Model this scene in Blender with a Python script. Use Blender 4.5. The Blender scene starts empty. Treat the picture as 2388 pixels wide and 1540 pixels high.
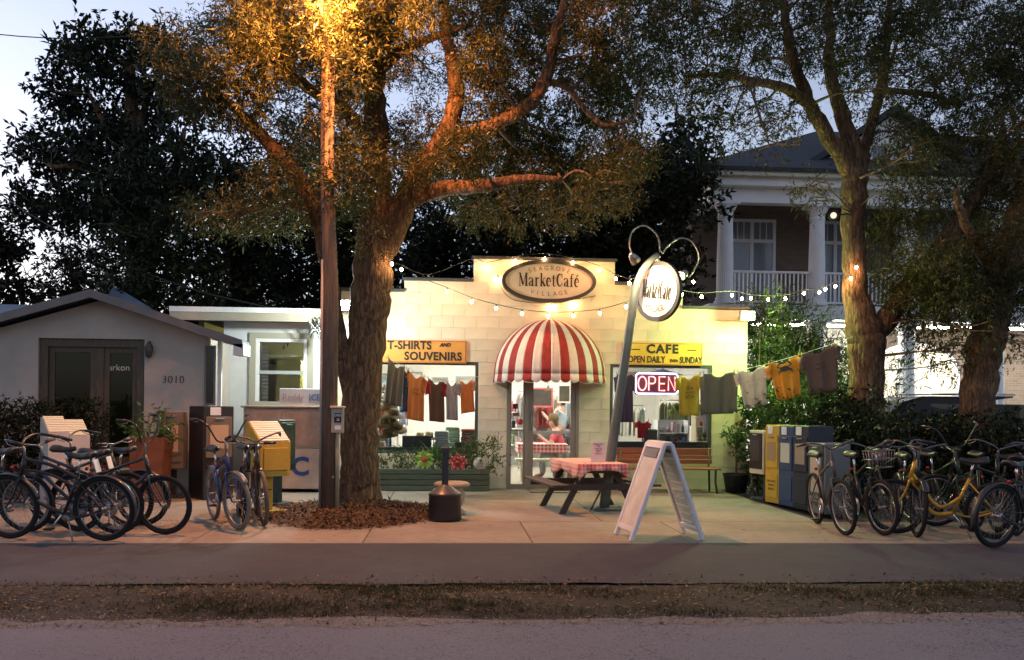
import bpy, math, random
import numpy as np
from mathutils import Vector, Matrix
R = math.radians
scene = bpy.context.scene
COL = scene.collection
rng = random.Random(7)

# ------------------------------------------------------------------ camera
YAW, ROLL, CAMH = R(4.0), 0.011, 1.5
cam_data = bpy.data.cameras.new('camera')
cam_data.sensor_width = 36.0
cam_data.lens = 32.0
cam_data.shift_y = 173.0 / 2388.0
cam_data.clip_start, cam_data.clip_end = 0.1, 2000.0
cam = bpy.data.objects.new('camera', cam_data)
COL.objects.link(cam)
cam.matrix_world = (Matrix.Translation((0, 0, CAMH)) @ Matrix.Rotation(-YAW, 4, 'Z')
                    @ Matrix.Rotation(math.pi / 2, 4, 'X') @ Matrix.Rotation(ROLL, 4, 'Z'))
scene.camera = cam

# ------------------------------------------------------------------ dusk sky
world = bpy.data.worlds.new('World')
scene.world = world
world.use_nodes = True
wn = world.node_tree
bg = wn.nodes['Background']
sky = wn.nodes.new('ShaderNodeTexSky')
sky.sky_type = 'NISHITA'
sky.sun_disc = False
sky.sun_elevation = R(2.6)
sky.sun_rotation = R(-42)
sky.altitude = 0.0
sky.air_density = 1.0
sky.dust_density = 0.8
sky.ozone_density = 3.0
hsv = wn.nodes.new('ShaderNodeHueSaturation')          # the photograph's white balance: a paler, slightly lavender dusk
hsv.inputs['Saturation'].default_value = 0.42
tint = wn.nodes.new('ShaderNodeMix')
tint.data_type, tint.blend_type = 'RGBA', 'MULTIPLY'
tint.inputs[0].default_value = 1.0
tint.inputs[7].default_value = (1.06, 1.06, 1.20, 1)
wn.links.new(sky.outputs['Color'], hsv.inputs['Color'])
wn.links.new(hsv.outputs['Color'], tint.inputs[6])
wn.links.new(tint.outputs[2], bg.inputs['Color'])
bg.inputs['Strength'].default_value = 0.15

scene.view_settings.view_transform = 'Standard'
scene.view_settings.look = 'None'
scene.view_settings.exposure = 1.75        # a long dusk exposure
scene.view_settings.gamma = 1.0
scene.view_settings.use_curve_mapping = False
scene.render.engine = 'CYCLES'
scene.cycles.use_denoising = True
scene.cycles.denoiser = 'OPENIMAGEDENOISE'
scene.cycles.use_adaptive_sampling = True
scene.cycles.adaptive_threshold = 0.02
scene.cycles.use_light_tree = True
scene.cycles.max_bounces = 6
scene.cycles.diffuse_bounces = 3
scene.cycles.glossy_bounces = 3
scene.cycles.transmission_bounces = 4
scene.cycles.transparent_max_bounces = 12
scene.cycles.sample_clamp_indirect = 4.0
scene.cycles.caustics_reflective = False
scene.cycles.caustics_refractive = False

# ------------------------------------------------------------------ measuring: photo pixel (2388 wide) -> world
FPX, CX, HY = 2123.0, 1194.0, 943.0
_s, _c = math.sin(YAW), math.cos(YAW)
def ray(u, v):
    uu = u - CX + ROLL * (v - HY); vv = v - HY - ROLL * (u - CX)
    a, b = uu / FPX, -vv / FPX
    return Vector((_c * a + _s, _c - _s * a, b))
def P(u, v, Y):
    d = ray(u, v)
    return Vector((0, 0, CAMH)) + d * (Y / d.y)
def G(u, v, z=0.0):
    d = ray(u, v)
    return Vector((0, 0, CAMH)) + d * ((z - CAMH) / d.z)
def XZ(u, v, Y):
    p = P(u, v, Y)
    return p.x, p.z

# ------------------------------------------------------------------ materials
MATS = {}
def M(name, col=(.5, .5, .5), rough=.6, metal=0., var=0., scale=6., bump=0., bscale=None, spec=.5, emit=None, estr=0., orand=0., col2=None, coat=0., trans=0., sheen=0., stretch=None, detail=4):
    if name in MATS: return MATS[name]
    m = bpy.data.materials.new(name); m.use_nodes = True
    nt = m.node_tree; N = nt.nodes; L = nt.links
    b = N['Principled BSDF']
    b.inputs['Base Color'].default_value = (*col, 1)
    b.inputs['Roughness'].default_value = rough
    b.inputs['Metallic'].default_value = metal
    b.inputs['Specular IOR Level'].default_value = spec
    b.inputs['Coat Weight'].default_value = coat
    b.inputs['Sheen Weight'].default_value = sheen
    if emit:
        b.inputs['Emission Color'].default_value = (*emit, 1); b.inputs['Emission Strength'].default_value = estr
    tc = None
    def coords():
        nonlocal tc
        if tc is None:
            t = N.new('ShaderNodeTexCoord'); tc = t.outputs['Object']
            if stretch:
                mp = N.new('ShaderNodeMapping'); mp.inputs['Scale'].default_value = stretch
                L.new(tc, mp.inputs['Vector']); tc = mp.outputs['Vector']
        return tc
    out = None
    if var > 0 or col2:
        n = N.new('ShaderNodeTexNoise'); n.inputs['Scale'].default_value = scale; n.inputs['Detail'].default_value = detail
        n.inputs['Roughness'].default_value = .62
        L.new(coords(), n.inputs['Vector'])
        r = N.new('ShaderNodeValToRGB')
        r.color_ramp.elements[0].position = .32; r.color_ramp.elements[1].position = .68
        c0 = col2 if col2 else tuple(c * (1 - var) for c in col)
        c1 = col if col2 else tuple(min(1, c * (1 + var)) for c in col)
        r.color_ramp.elements[0].color = (*c0, 1); r.color_ramp.elements[1].color = (*c1, 1)
        L.new(n.outputs['Fac'], r.inputs['Fac']); out = r.outputs['Color']
    if orand > 0:
        oi = N.new('ShaderNodeObjectInfo')
        mr = N.new('ShaderNodeMapRange'); mr.inputs['To Min'].default_value = 1 - orand; mr.inputs['To Max'].default_value = 1 + orand
        L.new(oi.outputs['Random'], mr.inputs['Value'])
        mx = N.new('ShaderNodeMix'); mx.data_type, mx.blend_type = 'RGBA', 'MULTIPLY'; mx.inputs[0].default_value = 1
        if out: L.new(out, mx.inputs[6])
        else: mx.inputs[6].default_value = (*col, 1)
        L.new(mr.outputs['Result'], mx.inputs[7]); out = mx.outputs[2]
    if out: L.new(out, b.inputs['Base Color'])
    if bump > 0:
        n2 = N.new('ShaderNodeTexNoise'); n2.inputs['Scale'].default_value = bscale or scale * 4; n2.inputs['Detail'].default_value = 5
        L.new(coords(), n2.inputs['Vector'])
        bp = N.new('ShaderNodeBump'); bp.inputs['Strength'].default_value = bump; bp.inputs['Distance'].default_value = .02
        L.new(n2.outputs['Fac'], bp.inputs['Height']); L.new(bp.outputs['Normal'], b.inputs['Normal'])
    if trans > 0:   # thin cloth or leaf: some light passes through
        tr = N.new('ShaderNodeBsdfTranslucent'); ms = N.new('ShaderNodeMixShader'); ms.inputs['Fac'].default_value = trans
        if out: L.new(out, tr.inputs['Color'])
        else: tr.inputs['Color'].default_value = (*col, 1)
        L.new(b.outputs[0], ms.inputs[1]); L.new(tr.outputs[0], ms.inputs[2]); L.new(ms.outputs[0], N['Material Output'].inputs['Surface'])
    MATS[name] = m
    return m

def glass_mat(name, tint=(.96, .98, .97), rough=.0, strength=1.0):
    if name in MATS: return MATS[name]
    m = bpy.data.materials.new(name); m.use_nodes = True
    N = m.node_tree.nodes; L = m.node_tree.links
    N.remove(N['Principled BSDF'])
    t = N.new('ShaderNodeBsdfTransparent'); t.inputs['Color'].default_value = (*tint, 1)
    g = N.new('ShaderNodeBsdfGlossy'); g.inputs['Roughness'].default_value = rough
    f = N.new('ShaderNodeFresnel'); f.inputs['IOR'].default_value = 1.45
    mu = N.new('ShaderNodeMath'); mu.operation = 'MULTIPLY'; mu.inputs[1].default_value = strength
    x = N.new('ShaderNodeMixShader')
    L.new(f.outputs[0], mu.inputs[0]); L.new(mu.outputs[0], x.inputs[0]); L.new(t.outputs[0], x.inputs[1]); L.new(g.outputs[0], x.inputs[2])
    L.new(x.outputs[0], N['Material Output'].inputs['Surface'])
    MATS[name] = m
    return m

def leaf_mat(name, cols, rough=.45, trans=.25):
    if name in MATS: return MATS[name]
    m = bpy.data.materials.new(name); m.use_nodes = True
    N = m.node_tree.nodes; L = m.node_tree.links
    b = N['Principled BSDF']; b.inputs['Roughness'].default_value = rough; b.inputs['Specular IOR Level'].default_value = .2
    ge = N.new('ShaderNodeNewGeometry'); r = N.new('ShaderNodeValToRGB')
    for i in range(len(cols) - 2): r.color_ramp.elements.new((i + 1) / (len(cols) - 1))
    for e, c in zip(r.color_ramp.elements, cols): e.color = (*c, 1)
    L.new(ge.outputs['Random Per Island'], r.inputs['Fac']); L.new(r.outputs['Color'], b.inputs['Base Color'])
    tr = N.new('ShaderNodeBsdfTranslucent'); L.new(r.outputs['Color'], tr.inputs['Color'])
    x = N.new('ShaderNodeMixShader'); x.inputs['Fac'].default_value = trans
    L.new(b.outputs[0], x.inputs[1]); L.new(tr.outputs[0], x.inputs[2]); L.new(x.outputs[0], N['Material Output'].inputs['Surface'])
    MATS[name] = m
    return m

def checker_mat(name, c1, c2, size, mid=None):
    if name in MATS: return MATS[name]
    m = M(name, c1, .8)
    N = m.node_tree.nodes; L = m.node_tree.links; b = N['Principled BSDF']
    tc = N.new('ShaderNodeTexCoord'); sp = N.new('ShaderNodeSeparateXYZ'); L.new(tc.outputs['Object'], sp.inputs[0])
    outs = []
    for ax in (0, 1, 2):
        a = N.new('ShaderNodeMath'); a.operation = 'MULTIPLY'; a.inputs[1].default_value = 1 / size; L.new(sp.outputs[ax], a.inputs[0])
        f = N.new('ShaderNodeMath'); f.operation = 'FRACT'; L.new(a.outputs[0], f.inputs[0])
        g = N.new('ShaderNodeMath'); g.operation = 'GREATER_THAN'; g.inputs[1].default_value = .5; L.new(f.outputs[0], g.inputs[0])
        outs.append(g.outputs[0])
    s1 = N.new('ShaderNodeMath'); s1.operation = 'ADD'; L.new(outs[0], s1.inputs[0]); L.new(outs[1], s1.inputs[1])
    s2 = N.new('ShaderNodeMath'); s2.operation = 'ADD'; L.new(s1.outputs[0], s2.inputs[0]); L.new(outs[2], s2.inputs[1])
    s3 = N.new('ShaderNodeMath'); s3.operation = 'MULTIPLY'; s3.inputs[1].default_value = 1 / 3; L.new(s2.outputs[0], s3.inputs[0])
    r = N.new('ShaderNodeValToRGB'); r.color_ramp.elements[0].color = (*c1, 1); r.color_ramp.elements[1].color = (*c2, 1)
    L.new(s3.outputs[0], r.inputs['Fac']); L.new(r.outputs['Color'], b.inputs['Base Color'])
    return m

def brick_mat(name, c1, c2, mortar, scale=1.0, bw=.21, bh=.073):
    if name in MATS: return MATS[name]
    m = M(name, c1, .85)
    N = m.node_tree.nodes; L = m.node_tree.links; b = N['Principled BSDF']
    tc = N.new('ShaderNodeTexCoord'); mp = N.new('ShaderNodeMapping'); mp.inputs['Rotation'].default_value = (R(90), 0, 0)
    L.new(tc.outputs['Object'], mp.inputs['Vector'])
    t = N.new('ShaderNodeTexBrick'); t.inputs['Scale'].default_value = 1; t.inputs['Brick Width'].default_value = bw; t.inputs['Row Height'].default_value = bh
    t.inputs['Mortar Size'].default_value = .006; t.inputs['Color1'].default_value = (*c1, 1); t.inputs['Color2'].default_value = (*c2, 1); t.inputs['Mortar'].default_value = (*mortar, 1)
    L.new(mp.outputs['Vector'], t.inputs['Vector']); L.new(t.outputs['Color'], b.inputs['Base Color'])
    bp = N.new('ShaderNodeBump'); bp.inputs['Strength'].default_value = .5; bp.inputs['Distance'].default_value = .01; bp.invert = True
    L.new(t.outputs['Fac'], bp.inputs['Height']); L.new(bp.outputs['Normal'], b.inputs['Normal'])
    return m

def ground_mat(name, dark, light, patch=.5, speck=90, crack=0., contrast=.35, rough=.9, bump=.6):
    if name in MATS: return MATS[name]
    m = M(name, light, rough)
    N = m.node_tree.nodes; L = m.node_tree.links; b = N['Principled BSDF']; b.inputs['Specular IOR Level'].default_value = .25
    tc = N.new('ShaderNodeTexCoord').outputs['Object']
    def noise(sc, det, rg=.6):
        n = N.new('ShaderNodeTexNoise'); n.inputs['Scale'].default_value = sc; n.inputs['Detail'].default_value = det; n.inputs['Roughness'].default_value = rg; L.new(tc, n.inputs['Vector']); return n.outputs['Fac']
    def mathn(op, a, b_=None, v=None):
        q = N.new('ShaderNodeMath'); q.operation = op; L.new(a, q.inputs[0])
        if b_ is not None: L.new(b_, q.inputs[1])
        else: q.inputs[1].default_value = v
        return q.outputs[0]
    big, mid, fine = noise(patch, 6, .65), noise(patch * 7, 5, .7), noise(speck, 3, .8)
    f = mathn('ADD', mathn('MULTIPLY', big, v=.45), mathn('MULTIPLY', mid, v=.25)); f = mathn('ADD', f, mathn('MULTIPLY', fine, v=contrast))
    r = N.new('ShaderNodeValToRGB'); c = .35 + contrast / 2
    r.color_ramp.elements[0].position = c - .15 - contrast * .06; r.color_ramp.elements[1].position = c + .15 + contrast * .06
    r.color_ramp.elements[0].color = (*dark, 1); r.color_ramp.elements[1].color = (*light, 1); L.new(f, r.inputs['Fac']); out = r.outputs['Color']
    if crack > 0:
        v = N.new('ShaderNodeTexVoronoi'); v.feature = 'DISTANCE_TO_EDGE'; v.inputs['Scale'].default_value = crack
        w = N.new('ShaderNodeMix'); w.data_type = 'VECTOR'; w.inputs[0].default_value = .25; n = N.new('ShaderNodeTexNoise'); n.inputs['Scale'].default_value = 1.8; n.inputs['Detail'].default_value = 5
        L.new(tc, n.inputs['Vector']); L.new(tc, w.inputs[4]); L.new(n.outputs['Color'], w.inputs[5]); L.new(w.outputs[1], v.inputs['Vector'])
        cr = N.new('ShaderNodeValToRGB'); cr.color_ramp.elements[0].position = .0; cr.color_ramp.elements[1].position = .012; cr.color_ramp.elements[0].color = (.35, .35, .35, 1); cr.color_ramp.elements[1].color = (1, 1, 1, 1)
        L.new(v.outputs['Distance'], cr.inputs['Fac'])
        mx = N.new('ShaderNodeMix'); mx.data_type, mx.blend_type = 'RGBA', 'MULTIPLY'; mx.inputs[0].default_value = 1; L.new(out, mx.inputs[6]); L.new(cr.outputs['Color'], mx.inputs[7]); out = mx.outputs[2]
    L.new(out, b.inputs['Base Color'])
    bp = N.new('ShaderNodeBump'); bp.inputs['Strength'].default_value = bump; bp.inputs['Distance'].default_value = .012; L.new(fine, bp.inputs['Height']); L.new(bp.outputs['Normal'], b.inputs['Normal'])
    return m

def bark_mat(name, c1, c2, stretch=(1, 1, .25), scale=14):
    if name in MATS: return MATS[name]
    m = M(name, c1, .9, spec=.2)
    N = m.node_tree.nodes; L = m.node_tree.links; b = N['Principled BSDF']
    tc = N.new('ShaderNodeTexCoord'); mp = N.new('ShaderNodeMapping'); mp.inputs['Scale'].default_value = stretch
    L.new(tc.outputs['Object'], mp.inputs['Vector'])
    v = N.new('ShaderNodeTexVoronoi'); v.feature = 'DISTANCE_TO_EDGE'; v.inputs['Scale'].default_value = scale
    n = N.new('ShaderNodeTexNoise'); n.inputs['Scale'].default_value = scale * 1.6; n.inputs['Detail'].default_value = 6
    w = N.new('ShaderNodeMix'); w.data_type = 'VECTOR'; w.inputs[0].default_value = .12
    L.new(mp.outputs['Vector'], n.inputs['Vector']); L.new(mp.outputs['Vector'], w.inputs[4]); L.new(n.outputs['Color'], w.inputs[5])
    L.new(w.outputs[1], v.inputs['Vector'])
    ml = N.new('ShaderNodeMath'); ml.operation = 'MULTIPLY_ADD'; ml.inputs[1].default_value = 1.6
    L.new(v.outputs['Distance'], ml.inputs[0]); L.new(n.outputs['Fac'], ml.inputs[2])
    r = N.new('ShaderNodeValToRGB'); r.color_ramp.elements[0].position = .38; r.color_ramp.elements[1].position = .95
    r.color_ramp.elements[0].color = (*c2, 1); r.color_ramp.elements[1].color = (*c1, 1)
    L.new(ml.outputs[0], r.inputs['Fac']); L.new(r.outputs['Color'], b.inputs['Base Color'])
    bp = N.new('ShaderNodeBump'); bp.inputs['Strength'].default_value = .9; bp.inputs['Distance'].default_value = .05
    L.new(ml.outputs[0], bp.inputs['Height']); L.new(bp.outputs['Normal'], b.inputs['Normal'])
    return m

def emit_mat(name, col, strength):
    if name in MATS: return MATS[name]
    m = bpy.data.materials.new(name); m.use_nodes = True
    N = m.node_tree.nodes; N.remove(N['Principled BSDF'])
    e = N.new('ShaderNodeEmission'); e.inputs['Color'].default_value = (*col, 1); e.inputs['Strength'].default_value = strength
    m.node_tree.links.new(e.outputs[0], N['Material Output'].inputs['Surface'])
    MATS[name] = m
    return m

# ------------------------------------------------------------------ mesh building
class MB:
    def __init__(s): s.v = []; s.f = []; s.sm = []
    def add(s, vs, fs, smooth=False):
        o = len(s.v); s.v.extend(tuple(p) for p in vs); s.f.extend(tuple(i + o for i in f) for f in fs); s.sm.extend([smooth] * len(fs)); return s
    def box(s, c, d, rot=None):
        x, y, z = (k / 2 for k in d); vs = [Vector((i * x, j * y, k * z)) for i in (-1, 1) for j in (-1, 1) for k in (-1, 1)]
        if rot is not None: vs = [rot @ v for v in vs]
        c = Vector(c); vs = [v + c for v in vs]
        return s.add(vs, [(0, 1, 3, 2), (4, 6, 7, 5), (0, 4, 5, 1), (2, 3, 7, 6), (0, 2, 6, 4), (1, 5, 7, 3)])
    def bb(s, x0, x1, y0, y1, z0, z1): return s.box(((x0 + x1) / 2, (y0 + y1) / 2, (z0 + z1) / 2), (x1 - x0, y1 - y0, z1 - z0))
    def cbox(s, c, d, ch=.006, rot=None):
        ch = min(ch, min(d) * .4); h = [k / 2 for k in d]; c = Vector(c)
        idx = {}; vs = []
        for i in (-1, 1):
            for j in (-1, 1):
                for k in (-1, 1):
                    for a in range(3):
                        p = [i * h[0], j * h[1], k * h[2]]
                        for q in range(3):
                            if q != a: p[q] -= (i, j, k)[q] * ch
                        v = Vector(p)
                        if rot is not None: v = rot @ v
                        idx[(i, j, k, a)] = len(vs); vs.append(v + c)
        fs = []
        for a in range(3):
            b, e = (a + 1) % 3, (a + 2) % 3
            for sg in (-1, 1):
                def key(p, q):
                    t = [0, 0, 0]; t[a] = sg; t[b] = p; t[e] = q; return idx[(*t, a)]
                f = [key(-1, -1), key(1, -1), key(1, 1), key(-1, 1)]
                fs.append(f if sg > 0 else f[::-1])
            for p in (-1, 1):
                for q in (-1, 1):      # edge along axis a between faces b and e
                    def k2(t_, ax):
                        t = [0, 0, 0]; t[a] = t_; t[b] = p; t[e] = q; return idx[(*t, ax)]
                    f = [k2(-1, b), k2(1, b), k2(1, e), k2(-1, e)]
                    fs.append(f if p * q < 0 else f[::-1])
        for i in (-1, 1):
            for j in (-1, 1):
                for k in (-1, 1):
                    f = [idx[(i, j, k, 0)], idx[(i, j, k, 1)], idx[(i, j, k, 2)]]
                    fs.append(f if i * j * k > 0 else f[::-1])
        return s.add(vs, fs)
    def tube(s, pts, r, n=8, cap=True, smooth=True, closed=False):
        pts = [Vector(p) for p in pts]; m = len(pts)
        rs = list(r) if hasattr(r, '__len__') else [r] * m
        vs = []; fs = []; up = None
        for i, p in enumerate(pts):
            if closed: t = pts[(i + 1) % m] - pts[i - 1]
            else: t = pts[min(i + 1, m - 1)] - pts[max(i - 1, 0)]
            t = t.normalized() if t.length > 1e-9 else Vector((0, 0, 1))
            if up is None:
                up = Vector((0, 0, 1)) if abs(t.z) < .9 else Vector((0, 1, 0))
            a = t.cross(up)
            if a.length < 1e-6: a = t.cross(Vector((1, 0, 0)))
            a.normalize(); b = a.cross(t).normalized(); up = b
            for k in range(n):
                th = 2 * math.pi * k / n
                vs.append(p + (a * math.cos(th) + b * math.sin(th)) * rs[i])
        for i in range(m if closed else m - 1):
            j = (i + 1) % m
            for k in range(n):
                k2 = (k + 1) % n
                fs.append((i * n + k, j * n + k, j * n + k2, i * n + k2))
        s.add(vs, fs, smooth)
        if cap and not closed:
            o = len(s.v) - len(vs)
            s.f.append(tuple(o + k for k in range(n))); s.sm.append(False)
            s.f.append(tuple(o + (m - 1) * n + k for k in reversed(range(n)))); s.sm.append(False)
        return s
    def lathe(s, prof, n=16, c=(0, 0, 0), axis='z', smooth=True, arc=2 * math.pi):
        vs = []; fs = []; full = abs(arc - 2 * math.pi) < 1e-6; cols = n if full else n + 1
        for r_, z in prof:
            for k in range(cols):
                t = arc * k / n; x, y = r_ * math.cos(t), r_ * math.sin(t)
                p = (x, y, z) if axis == 'z' else ((x, z, y) if axis == 'y' else (z, x, y))
                vs.append((p[0] + c[0], p[1] + c[1], p[2] + c[2]))
        for i in range(len(prof) - 1):
            for k in range(n):
                k2 = (k + 1) % cols
                f = (i * cols + k, i * cols + k2, (i + 1) * cols + k2, (i + 1) * cols + k)
                fs.append(f if axis != 'y' else f[::-1])
        return s.add(vs, fs, smooth)
    def ball(s, c, r, n=12, m=8):
        r = r if hasattr(r, '__len__') else (r, r, r); vs = []; fs = []
        for i in range(m + 1):
            ph = math.pi * i / m
            for k in range(n):
                th = 2 * math.pi * k / n
                vs.append((c[0] + r[0] * math.sin(ph) * math.cos(th), c[1] + r[1] * math.sin(ph) * math.sin(th), c[2] + r[2] * math.cos(ph)))
        for i in range(m):
            for k in range(n):
                fs.append((i * n + k, (i + 1) * n + k, (i + 1) * n + (k + 1) % n, i * n + (k + 1) % n))
        return s.add(vs, fs, True)
    def prism(s, poly, y0, y1):        # polygon in x,z pushed along y
        n = len(poly); vs = [(x, y0, z) for x, z in poly] + [(x, y1, z) for x, z in poly]
        return s.add(vs, [tuple(range(n)), tuple(range(2 * n - 1, n - 1, -1))] + [(i, i + n, (i + 1) % n + n, (i + 1) % n) for i in range(n)])
    def prismx(s, poly, x0, x1):       # polygon in y,z pushed along x
        n = len(poly); vs = [(x0, y, z) for y, z in poly] + [(x1, y, z) for y, z in poly]
        return s.add(vs, [tuple(range(n - 1, -1, -1)), tuple(range(n, 2 * n))] + [(i, (i + 1) % n, (i + 1) % n + n, i + n) for i in range(n)])
    def grid(s, fn, nu, nv, smooth=True):
        vs = [fn(i / nu, j / nv) for j in range(nv + 1) for i in range(nu + 1)]
        fs = [(j * (nu + 1) + i, j * (nu + 1) + i + 1, (j + 1) * (nu + 1) + i + 1, (j + 1) * (nu + 1) + i) for j in range(nv) for i in range(nu)]
        return s.add(vs, fs, smooth)
    def mesh(s, name, mat):
        me = bpy.data.meshes.new(name); me.from_pydata(s.v, [], s.f); me.polygons.foreach_set('use_smooth', s.sm)
        for m_ in (mat if isinstance(mat, (list, tuple)) else [mat]): me.materials.append(m_)
        me.update(); return me
    def build(s, name, mat, parent=None, loc=None, rot=None, **kw):
        return obj(name, s.mesh(name, mat), parent, loc, rot, **kw)

def obj(name, me, parent=None, loc=None, rot=None, label=None, cat=None, group=None, kind=None):
    o = bpy.data.objects.new(name, me); COL.objects.link(o)
    if parent: o.parent = parent
    if loc is not None: o.location = loc
    if rot is not None: o.rotation_euler = rot
    return tag(o, label, cat, group, kind)
def tag(o, label=None, cat=None, group=None, kind=None):
    if label: o['label'] = label
    if cat: o['category'] = cat
    if group: o['group'] = group
    if kind: o['kind'] = kind
    return o
def thing(name, label, cat, loc=(0, 0, 0), rz=0., group=None, rot=None):
    return obj(name, None, None, loc, rot or (0, 0, rz), label, cat, group)
def copy_tree(o, parent=None):
    c = o.copy(); COL.objects.link(c); c.parent = parent
    for ch in list(o.children): copy_tree(ch, c)
    return c
def solidify(o, t, off=0.):
    m = o.modifiers.new('thick', 'SOLIDIFY'); m.thickness = t; m.offset = off; return o
def text_mesh(body, size, mat, ext=.002, xs=1.0, bold=0.0, align='CENTER', spacing=1.0, shear=0.0, name='lettering'):
    cu = bpy.data.curves.new('lettering', 'FONT'); cu.body = body; cu.size = size; cu.extrude = ext; cu.offset = bold; cu.shear = shear
    cu.align_x = align; cu.align_y = 'CENTER'; cu.space_character = spacing; cu.resolution_u = 3
    t = bpy.data.objects.new('lettering', cu); me = bpy.data.meshes.new_from_object(t)
    n = len(me.vertices); a = np.empty(n * 3, dtype=np.float32); me.vertices.foreach_get('co', a); a = a.reshape(-1, 3); a[:, 0] *= xs
    me.vertices.foreach_set('co', a.ravel()); me.materials.clear(); me.materials.append(mat); me.name = name
    bpy.data.objects.remove(t); bpy.data.curves.remove(cu)
    return me
def text(body, size, mat, parent, loc, rot=(math.pi / 2, 0, 0), name='lettering', **kw):
    return obj(name, text_mesh(body, size, mat, name=name, **kw), parent, loc, rot)
def lamp(kind, name, parent, loc, power, col, radius=.05, rot=None, size=None, spot=None, blend=.5):
    l = bpy.data.lights.new(name, kind); l.energy = power; l.color = col
    if kind == 'AREA':
        l.shape = 'RECTANGLE'; l.size, l.size_y = size
    else: l.shadow_soft_size = radius
    if kind == 'SPOT': l.spot_size = spot; l.spot_blend = blend
    o = bpy.data.objects.new(name, l); COL.objects.link(o); o.parent = parent; o.location = loc
    if rot is not None: o.rotation_euler = rot
    return o
def aim(a, b):
    return (Vector(b) - Vector(a)).to_track_quat('-Z', 'Y').to_euler()

# foliage: many leaf-sized faces on short twigs, spread through ellipsoids (centre, radii, twigs)
def leaf_arrays(blobs, seed, L, W, per, tl=(.12, .35), droop=.25, shell=.5, fold=.25, curl=.0):
    g = np.random.default_rng(seed); V = []
    for (c, r, n) in blobs:
        n = int(n); d = g.normal(size=(n, 3)); d /= np.linalg.norm(d, axis=1, keepdims=True)
        rad = shell + (1 - shell) * g.random((n, 1)) ** .7 if shell > 0 else g.random((n, 1)) ** (1 / 3)
        rad = rad * (0.8 + .3 * g.random((n, 1)))
        p = np.array(c) + d * rad * np.array(r)
        t = d * .7 + g.normal(size=(n, 3)) * .6 + np.array([0, 0, -droop]); t /= np.linalg.norm(t, axis=1, keepdims=True)
        ln = g.uniform(tl[0], tl[1], (n, 1))
        k = per; s = np.linspace(.1, 1, k)[None, :, None]
        q = p[:, None, :] + t[:, None, :] * ln[:, None, :] * s                     # leaf bases
        ld = t[:, None, :] * .55 + g.normal(size=(n, k, 3)) * .75 + np.array([0, 0, -droop * .8]); ld /= np.linalg.norm(ld, axis=2, keepdims=True)
        nr = g.normal(size=(n, k, 3)) + np.array([0, 0, .6]); sd = np.cross(ld, nr); sd /= np.maximum(np.linalg.norm(sd, axis=2, keepdims=True), 1e-6)
        up = np.cross(sd, ld)
        ll = L * g.uniform(.6, 1.3, (n, k, 1)) * np.exp(g.normal(0, .22, (n, 1, 1))); ww = W * g.uniform(.7, 1.2, (n, k, 1)) / 2
        b = q; tip = q + ld * ll - up * ll * curl
        m1 = q + ld * ll * .45 + sd * ww + up * ww * fold; m2 = q + ld * ll * .45 - sd * ww + up * ww * fold
        V.append(np.stack([b, m1, tip, m2], 2).reshape(-1, 3))
    return np.concatenate(V).astype(np.float32)
def quads_mesh(name, V, mat):
    n = len(V) // 4; me = bpy.data.meshes.new(name); me.vertices.add(len(V)); me.vertices.foreach_set('co', np.ascontiguousarray(V, dtype=np.float32).ravel())
    me.loops.add(n * 4); me.loops.foreach_set('vertex_index', np.arange(n * 4, dtype=np.int32))
    me.polygons.add(n); me.polygons.foreach_set('loop_start', np.arange(0, n * 4, 4, dtype=np.int32)); me.polygons.foreach_set('loop_total', np.full(n, 4, dtype=np.int32))
    me.materials.append(mat); me.update(calc_edges=True); return me
def smooth_path(pts, rs, k=4):
    pts = [Vector(p) for p in pts]; out = []; ro = []; n = len(pts)
    for i in range(n - 1):
        p0, p1, p2, p3 = pts[max(i - 1, 0)], pts[i], pts[i + 1], pts[min(i + 2, n - 1)]
        for j in range(k):
            t = j / k; t2, t3 = t * t, t * t * t
            out.append(.5 * (2 * p1 + (p2 - p0) * t + (2 * p0 - 5 * p1 + 4 * p2 - p3) * t2 + (3 * p1 - p0 - 3 * p2 + p3) * t3))
            ro.append(rs[i] * (1 - t) + rs[i + 1] * t)
    out.append(pts[-1]); ro.append(rs[-1]); return out, ro

# ------------------------------------------------------------------ base materials
KX = 1 / 3.36       # lamp strengths below are thought of at exposure 0
m_cream = M('painted_block', (.66, .555, .39), .55, var=.15, scale=1.2, bump=.25, bscale=60, orand=.05)
m_mortar = M('painted_mortar', (.66, .59, .45), .7, var=.1, scale=12)
m_flash = M('roof_flashing', (.05, .05, .05), .5)
m_white = M('white_paint', (.72, .72, .70), .5, var=.06, scale=3)
m_stucco = M('white_stucco', (.44, .39, .34), .85, var=.08, scale=2.5, bump=.3, bscale=90)
m_conc = ground_mat('concrete', (.17, .14, .11), (.38, .335, .275), .8, 110, 0, .4, rough=.8, bump=.25)
m_asph = ground_mat('path_asphalt', (.045, .047, .054), (.10, .102, .113), .45, 80, 0, .8)
m_road = ground_mat('road_asphalt', (.045, .048, .056), (.19, .197, .225), .6, 55, 0, 1.5, bump=1.0)
m_dirt = ground_mat('verge_soil', (.014, .013, .010), (.085, .076, .062), 1.1, 45, 0, .9, bump=1.0)
m_black = M('black_plastic', (.018, .018, .02), .45, var=.2, scale=20)
m_rubber = M('tyre_rubber', (.02, .02, .021), .92, spec=.15)
m_chrome = M('bright_metal', (.75, .75, .76), .22, metal=1)
m_steel = M('dull_steel', (.32, .32, .33), .42, metal=.8, var=.15, scale=12)
m_alum = M('door_aluminium', (.30, .24, .18), .4, metal=.6)
m_dkframe = M('dark_window_frame', (.05, .055, .045), .45)
m_ink = M('black_ink', (.012, .012, .012), .6)
m_glass = glass_mat('window_glass')
m_dkglass = glass_mat('dim_glass', (.55, .58, .55))

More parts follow.
